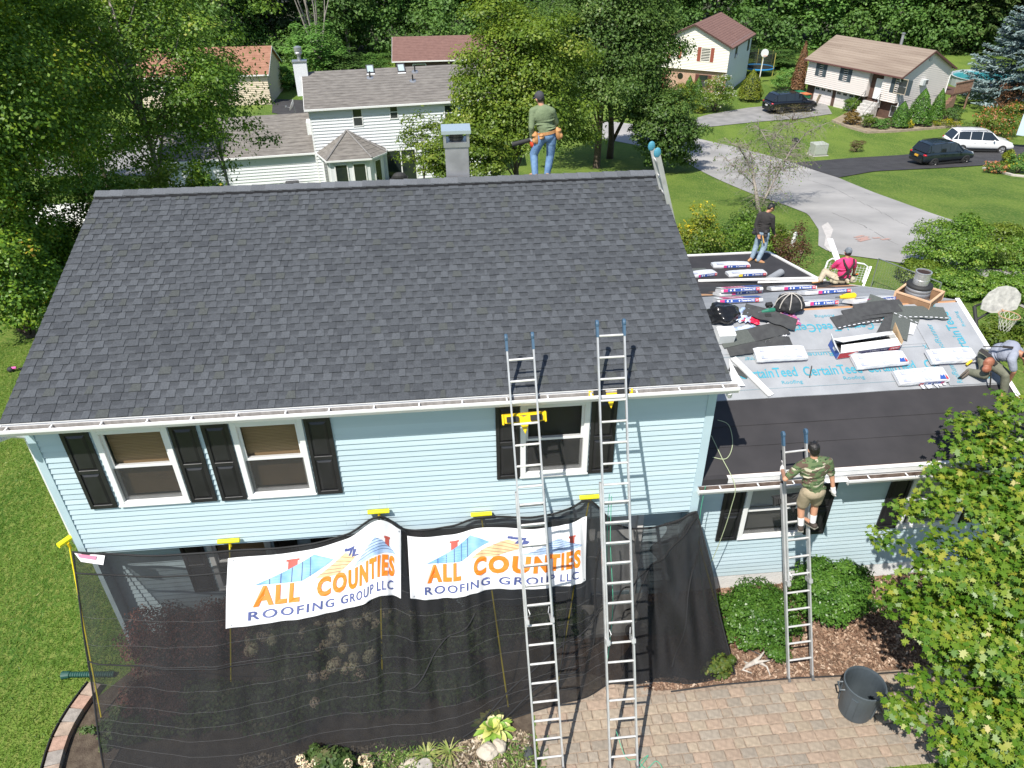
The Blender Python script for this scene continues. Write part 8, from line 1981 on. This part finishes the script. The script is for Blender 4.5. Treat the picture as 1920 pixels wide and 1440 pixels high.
shr('pointed evergreen before the brick wall, left of two', 1291, 190, 142, 22, L_box, 2200, .12, cone=True, name='evergreen'); shr('pointed evergreen before the brick wall, right of two', 1308, 186, 145, 20, L_box, 2200, .12, cone=True, name='evergreen')
shr('yellow tinged low evergreen at the left of the cream house bed', 1285, 206, 160, 45, L_yg, 3500, .12, name='evergreen'); shr('small yellow green shrub at the driveway corner', 1310, 214, 196, 22, L_yg, 1200, .11)
shr('dark green bush between trampoline and split level house', 1478, 172, 128, 50, L_for2, 3000, .16)
shr('tall rusty brown dying conifer at the left end of the split level house', 1496, 178, 78, 24, L_brw, 4000, .16, cone=True, name='dead_conifer', catn='tree')
shr('left clipped cone tree before the pale gable wall', 1689, 242, 190, 32, L_box, 3500, .11, cone=True, name='cone_tree', catn='tree'); shr('tallest clipped cone tree before the pale gable wall', 1724, 238, 166, 40, L_box, 5000, .11, cone=True, name='cone_tree', catn='tree'); shr('right clipped cone tree before the pale gable wall', 1755, 232, 166, 26, L_box, 3500, .11, cone=True, name='cone_tree', catn='tree')
shr('green feathery shrub beside the front steps', 1606, 212, 180, 42, L_pop, 2500, .12); shr('orange tinged shrub in the bed by the front steps', 1600, 236, 208, 32, leafmat('orange tinged leaves', [(0, (.12, .10, .02)), (.5, (.26, .17, .04)), (1, (.34, .20, .08))], .3), 2200, .11)
shr('light green perennial clump in the middle of the bed', 1628, 242, 216, 28, L_brt, 1400, .11); shr('rounded bright green shrub at the front of the bed', 1655, 244, 222, 34, L_for2, 2200, .11); shr('yellow flowering clump under the cone trees', 1706, 242, 226, 20, L_yg, 900, .09, fl=(F_yel, 40, .07)); shr('dark green shrub at the corner of the pale gable', 1790, 228, 200, 34, L_for, 2200, .12); shr('yellow perennials at the right end of the bed', 1780, 240, 224, 46, L_yg, 1800, .09, fl=(F_yel, 70, .07)); shr('small dark shrub between the cone trees', 1742, 240, 216, 16, L_box, 900, .09)
shr('big hydrangea with orange pink flower heads beyond the white car', 1880, 262, 200, 92, L_brt, 6000, .13, fl=(F_org, 330, .12)); shr('brown leaved shrub above the orange hydrangea', 1905, 215, 160, 60, L_brw, 2500, .13); shr('wispy grey green shrub behind the white car', 1822, 258, 228, 32, L_dull, 1500, .10, shape='needle')
shr('brown round shrub alone on the lawn', 1609, 286, 264, 30, leafmat('brown green leaves', [(0, (.07, .06, .02)), (1, (.18, .14, .06))], .2), 1600, .09, shape='needle')
shr('tall plume grass clump at the right end of the black driveway', 1888, 318, 280, 20, L_yg, 1500, .16, shape='needle'); shr('orange flowering perennials at the right edge', 1876, 326, 304, 44, L_dull, 1800, .09, fl=(F_org, 120, .08)); shr('green shrub with yellow flowers at the right picture edge', 1915, 326, 290, 44, L_for2, 2200, .10, fl=(F_yel, 50, .08))
# stone and timber edges of the neighbour's bed
M_edge = mat('weathered timber edging', (.30, .24, .18), .9, var=.2, vs=4)
t = thing('bed_edging', 'low timber edging round the flower bed of the split level house', 'edging', G(1640, 250)); pts = [Vector(G(*q))+Vector((0, 0, .08)) for q in ((1560, 228), (1590, 240), (1625, 250), (1680, 248), (1740, 243), (1800, 238))]; b = MB()
for p_, q_ in zip(pts, pts[1:]): b.bar(p_, q_, .16, .22)
b.build('timber', M_edge, t, world=True)
nbp = [G(*q) for q in ((1560, 226), (1590, 238), (1625, 248), (1680, 246), (1740, 241), (1800, 236), (1790, 215), (1680, 225), (1600, 205))]; MB().add([(p_[0], p_[1], gz(p_[1])+.05) for p_ in nbp], [tuple(range(9))]).build('flower_bed', mat('neighbour bed soil', (.20, .15, .10), .95, c2=(.30, .25, .16), vs=3), kind='structure')
t = thing('bed_edging', 'pale stone edging curving round the flowers at the right edge', 'edging', G(1860, 320)); pts = [Vector(G(*q))+Vector((0, 0, .04)) for q in ((1845, 316), (1870, 322), (1900, 330), (1940, 334))]; b = MB()
for p_, q_ in zip(pts, pts[1:]): b.bar(p_, q_, .3, .12)
b.build('stone', mat('pale edging stone', (.50, .46, .40), .9, var=.1), t, world=True)

# hedge of mixed shrubs behind the low rear roof
hb = [(1290, 470, 405, 120, L_yg, 'goldenrod clump with yellow flowers behind the big roof edge', (F_yel, 260, .06)), (1350, 500, 420, 130, L_pop, 'mixed green shrub just beyond the white roof edge', None), (1300, 520, 440, 110, L_brt, 'shrub pressed against the right edge of the big roof', None), (1400, 480, 418, 90, L_pop, 'green shrub behind the man in the black shirt', None), (1375, 455, 400, 100, L_dull, 'dull green shrub under the sparse tree', None), (1440, 480, 430, 60, L_brt, 'light green shrub right of the man in the black shirt', None)]
for px, py, tp_, w_, m_, lb, fl in hb:
    y = 13.2+(500-py)*.045; b_ = gx(px, y); dd = depth(b_); w2 = w_/F*dd/2; h_ = max(1.0, zt(px, tp_, y)-b_[2]); bush('shrub', lb, b_, (w2, w2*.8, h_), m_, 6500, .085, 46, 'mixed shrubs behind the low roof', flowers=fl)
b_ = gx(1466, 12.6); bush('barberry_shrub', 'dark red barberry shrub beyond the corner of the low roof', b_, (.75, .65, zt(1466, 440, 12.6)-b_[2]), L_red, 5000, .06, 34)
# big bushes beyond the flue
for px, y, tp_, w_, m_, lb, n_ in ((1770, 15.5, 420, 150, L_pop, 'large loose green bush behind the round flue', 9000), (1860, 16.5, 432, 170, L_brt, 'large yellow green bush left of the road bend', 9000), (1930, 15.5, 450, 150, L_pop, 'large bush at the right edge above the basketball hoop', 8000), (1720, 14.5, 500, 90, L_brt, 'lower left part of the bushes beside the chain link fence', 4500), (1790, 13.0, 520, 120, L_pop, 'bush directly above the wooden curb', 6000), (1890, 12.5, 540, 120, L_pop, 'bush behind the weathered backboard', 6000), (1860, 8.6, 625, 110, L_brt, 'broad leaved plants below the basketball net', 2600), (1930, 8.8, 580, 80, L_dull, 'feathery green plant right of the basketball net', 3000)):
    b_ = gx(px, y); dd = depth(b_); w2 = w_/F*dd/2; h_ = max(.8, zt(px, tp_, y)-b_[2]); bush('bush', lb, b_, (w2, w2*.8, h_), m_, int(n_*1.7), .085, 70, 'bushes beyond the garage roof', rc=.22)
# sparse half bare tree by the road
t = thing('birch_tree', 'sparse half bare tree with thin drooping twigs beside the road', 'tree', G(1425, 398)); bb = Vector(G(1425, 398)); db = depth(bb)
mb = MB(); Pl = []
def ppt(x, y, o_=0.): return Vector(dep(x, y, db+o_))-bb
tr = [Vector((0, 0, -.1)), ppt(1418, 365), ppt(1412, 330)]; mb.tube(tr, [.13, .10, .07], 8); br = [([(1425, 392), (1440, 360), (1462, 320), (1478, 290), (1492, 265)], .07), ([(1440, 360), (1444, 320), (1446, 280), (1450, 250)], .05), ([(1412, 330), (1400, 300), (1385, 275), (1368, 268)], .05), ([(1412, 330), (1410, 295), (1395, 262)], .05), ([(1444, 320), (1470, 300), (1500, 290)], .025), ([(1462, 320), (1490, 312)], .02), ([(1478, 290), (1510, 250), (1540, 235)], .03), ([(1446, 280), (1430, 250), (1420, 235)], .03), ([(1450, 260), (1470, 235), (1500, 228)], .03), ([(1418, 350), (1385, 320), (1362, 300)], .03)]
ends = []
for pts, r_ in br:
    pp_ = [ppt(x, y, random.uniform(-.8, .8)*(i > 0)) for i, (x, y) in enumerate(pts)]; pp_[0] = ppt(*pts[0]); mb.tube(pp_, [r_*(1-.8*i/(len(pp_)-1)) for i in range(len(pp_))], 6)
    for i in range(len(pp_)-1):
        for q in range(7): ends.append(pp_[i].lerp(pp_[i+1], random.random()))
mb.build('trunk', M_bark2, t, smooth=True); tw = MB()
for s_ in ends:
    for q in range(3):
        d = Vector((random.uniform(-1, 1), random.uniform(-1, 1), random.uniform(-.1, .5))).normalized(); L_ = random.uniform(.5, 1.4); m_ = s_+d*L_*.5; e_ = s_+d*L_+Vector((0, 0, -.45*L_)); tw.tube([s_, m_, e_], [.012, .008, .003], 3, cap=False)
        for w__ in range(4): s2 = m_.lerp(e_, random.random()); tw.tube([s2, s2+Vector((random.uniform(-.3, .3), random.uniform(-.3, .3), random.uniform(-.4, .1)))], [.005, .002], 3, cap=False)
        for w__ in range(7):
            if random.random() < .75: Pl.append(m_.lerp(e_, random.random())+Vector((random.uniform(-.15, .15),)*3))
tw.build('twigs', mat('grey twigs', (.20, .17, .15), .9), t); Pl = np.array([tuple(p) for p in Pl]); link('crown', leaf_mesh('crown', Pl, .06+.06*rng.random(len(Pl)), unit(len(Pl))+np.array([0, 0, .5]), rng.random(len(Pl)), L_pop, 'diamond'), t)
# wispy shrub in front of the SUV
shr('thin brownish shrub in front of the black sport utility vehicle', 1500, 232, 200, 90, leafmat('thin brown green leaves', [(0, (.10, .09, .03)), (1, (.22, .18, .08))], .3), 900, .10, shape='needle')

# foundation planting of the wing
bush('boxwood', 'clipped green boxwood partly behind the short ladder', (11.15, -.62, 0), (.62, .60, .82), L_box, 20000, .05, 120, 'boxwoods before the wing', rc=.22, shell=.9, low=-.5)
bush('boxwood', 'clipped darker boxwood right of the short ladder', (12.72, -.30, 0), (.68, .55, .98), L_box, 22000, .05, 120, 'boxwoods before the wing', rc=.22, shell=.9, low=-.5)
bush('nandina', 'small red and green shrub at the right end of the netting', tuple(PZ(1345, 1262, 0)), (.26, .24, .42), leafmat('red tipped leaves', [(0, (.06, .11, .02)), (.6, (.13, .18, .03)), (.85, (.22, .20, .04)), (1, (.42, .05, .03))], .3), 900, .07, 14, shape='oval')
bush('sprout', 'narrow red green sprout beside the netting edge', tuple(PZ(1378, 1212, 0)), (.13, .13, .32), L_red, 260, .06, 8, shape='oval')
# behind the netting
for (x, y, r_, h_, lb) in ((.9, -.25, .75, 1.15, 'dark red barberry shrub behind the left end of the netting'), (2.1, -.2, .75, 1.25, 'dark red barberry shrub behind the left banner edge'), (.95, -1.15, .55, .55, 'low purple shrub near the netting foot at the left')):
    bush('barberry_shrub', lb, (x, y, 0), (r_, r_*.8, h_), L_bar, 5500, .05, 34, 'barberry shrubs behind the netting')
for (x, y, r_, h_, nf, lb) in ((3.35, -.50, .92, 1.30, 34, 'large hydrangea with round fading flower heads behind the netting'), (4.45, -.45, .75, 1.15, 20, 'hydrangea with pinkish flower heads behind the netting, right of the large one'), (3.7, -1.05, .75, .60, 9, 'low hydrangea in front behind the netting')):
    t = bush('hydrangea', lb, (x, y, 0), (r_, r_*.75, h_), L_hyd, 4200, .10, 34, 'hydrangeas behind the netting')
    Q, Nn = [], []
    for k in range(nf):
        a = random.uniform(0, 6.28); e_ = random.uniform(.15, 1.25); c = np.array([math.cos(a)*math.cos(e_)*r_*1.08, math.sin(a)*math.cos(e_)*r_*.86, h_*.48+math.sin(e_)*h_*.60]); rr = random.uniform(.075, .115)
        if c[1] > .1: c[1] = -abs(c[1])*.4
        U = unit(200); Q.append(c+U*rr); Nn.append(U)
    Q = np.concatenate(Q); Nn = np.concatenate(Nn); link('flower_heads', leaf_mesh('flower_heads', Q, .036+.014*rng.random(len(Q)), Nn+rng.normal(size=Nn.shape)*.3, np.repeat(rng.random(nf), 200)*.6+.4*rng.random(len(Q)), F_hyd, 'diamond'), t)
for (x, y, r_, h_, lb) in ((1.9, -1.35, .75, .50, 'low dark plant spreading in front of the barberry behind the netting'), (3.0, -1.45, .8, .48, 'low dark plant below the left banner behind the netting'), (4.6, -1.35, .8, .50, 'low dark plant between the two banners behind the netting'), (5.6, -1.2, .7, .5, 'low dark plant below the right banner behind the netting'), (5.5, -.4, .6, .8, 'dark shrub against the wall between the two banners behind the netting'), (.6, -1.55, .55, .38, 'low plant inside the curved stone border behind the netting'), (6.2, -.35, .9, .8, 'dark green perennials behind the middle of the netting'), (7.6, -.3, .6, .6, 'low dark shrub behind the netting under the right banner'), (9.6, -.35, .45, .5, 'small shrub behind the right end of the netting')):
    bush('shrub', lb, (x, y, 0), (r_, r_*.6, h_), L_hyd, 2600, .07, 24, 'green shrubs behind the netting')
t = bush('hydrangea', 'hydrangea with cream flower heads below the netting edge', tuple(PZ(625, 1446, 0)), (.38, .30, .38), L_hyd, 1300, .09, 14); Q = []
for px, py in ((563, 1424), (575, 1436), (592, 1430), (680, 1425), (652, 1432), (690, 1436)): Q.append((np.array(PZ(px, py, .30))-np.array(PZ(625, 1446, 0)))+unit(90)*.065)
Q = np.concatenate(Q); link('flower_heads', leaf_mesh('flower_heads', Q, .03+.012*rng.random(len(Q)), unit(len(Q))+np.array([0, 0, .8]), rng.random(len(Q)), F_hyd, 'diamond'), t)
for px, py, lb in ((800, 1418, 'daylily clump with brown tipped leaves left of the hosta'), (843, 1410, 'daylily clump nearer to the hosta')):
    t = thing('daylily', lb, 'plant', tuple(PZ(px, py, 0))); b = MB()
    for k in range(34):
        a = random.uniform(0, 6.28); L_ = random.uniform(.18, .36); pts = [(math.cos(a)*L_*s, math.sin(a)*L_*s, L_*(1.1*s-.9*s*s)+.01) for s in (0, .35, .7, 1)]; s_ = .008; q = []
        for i, p_ in enumerate(pts):
            w_ = s_*(1, .9, .6, .05)[i]; q += [(p_[0]-math.sin(a)*w_, p_[1]+math.cos(a)*w_, p_[2]), (p_[0]+math.sin(a)*w_, p_[1]-math.cos(a)*w_, p_[2])]
        b.add(q, [(2*i, 2*i+1, 2*i+3, 2*i+2) for i in range(3)])
    b.build('leaves', mat('daylily green', (.16, .24, .04), .6, c2=(.32, .30, .10), vs=10), t)
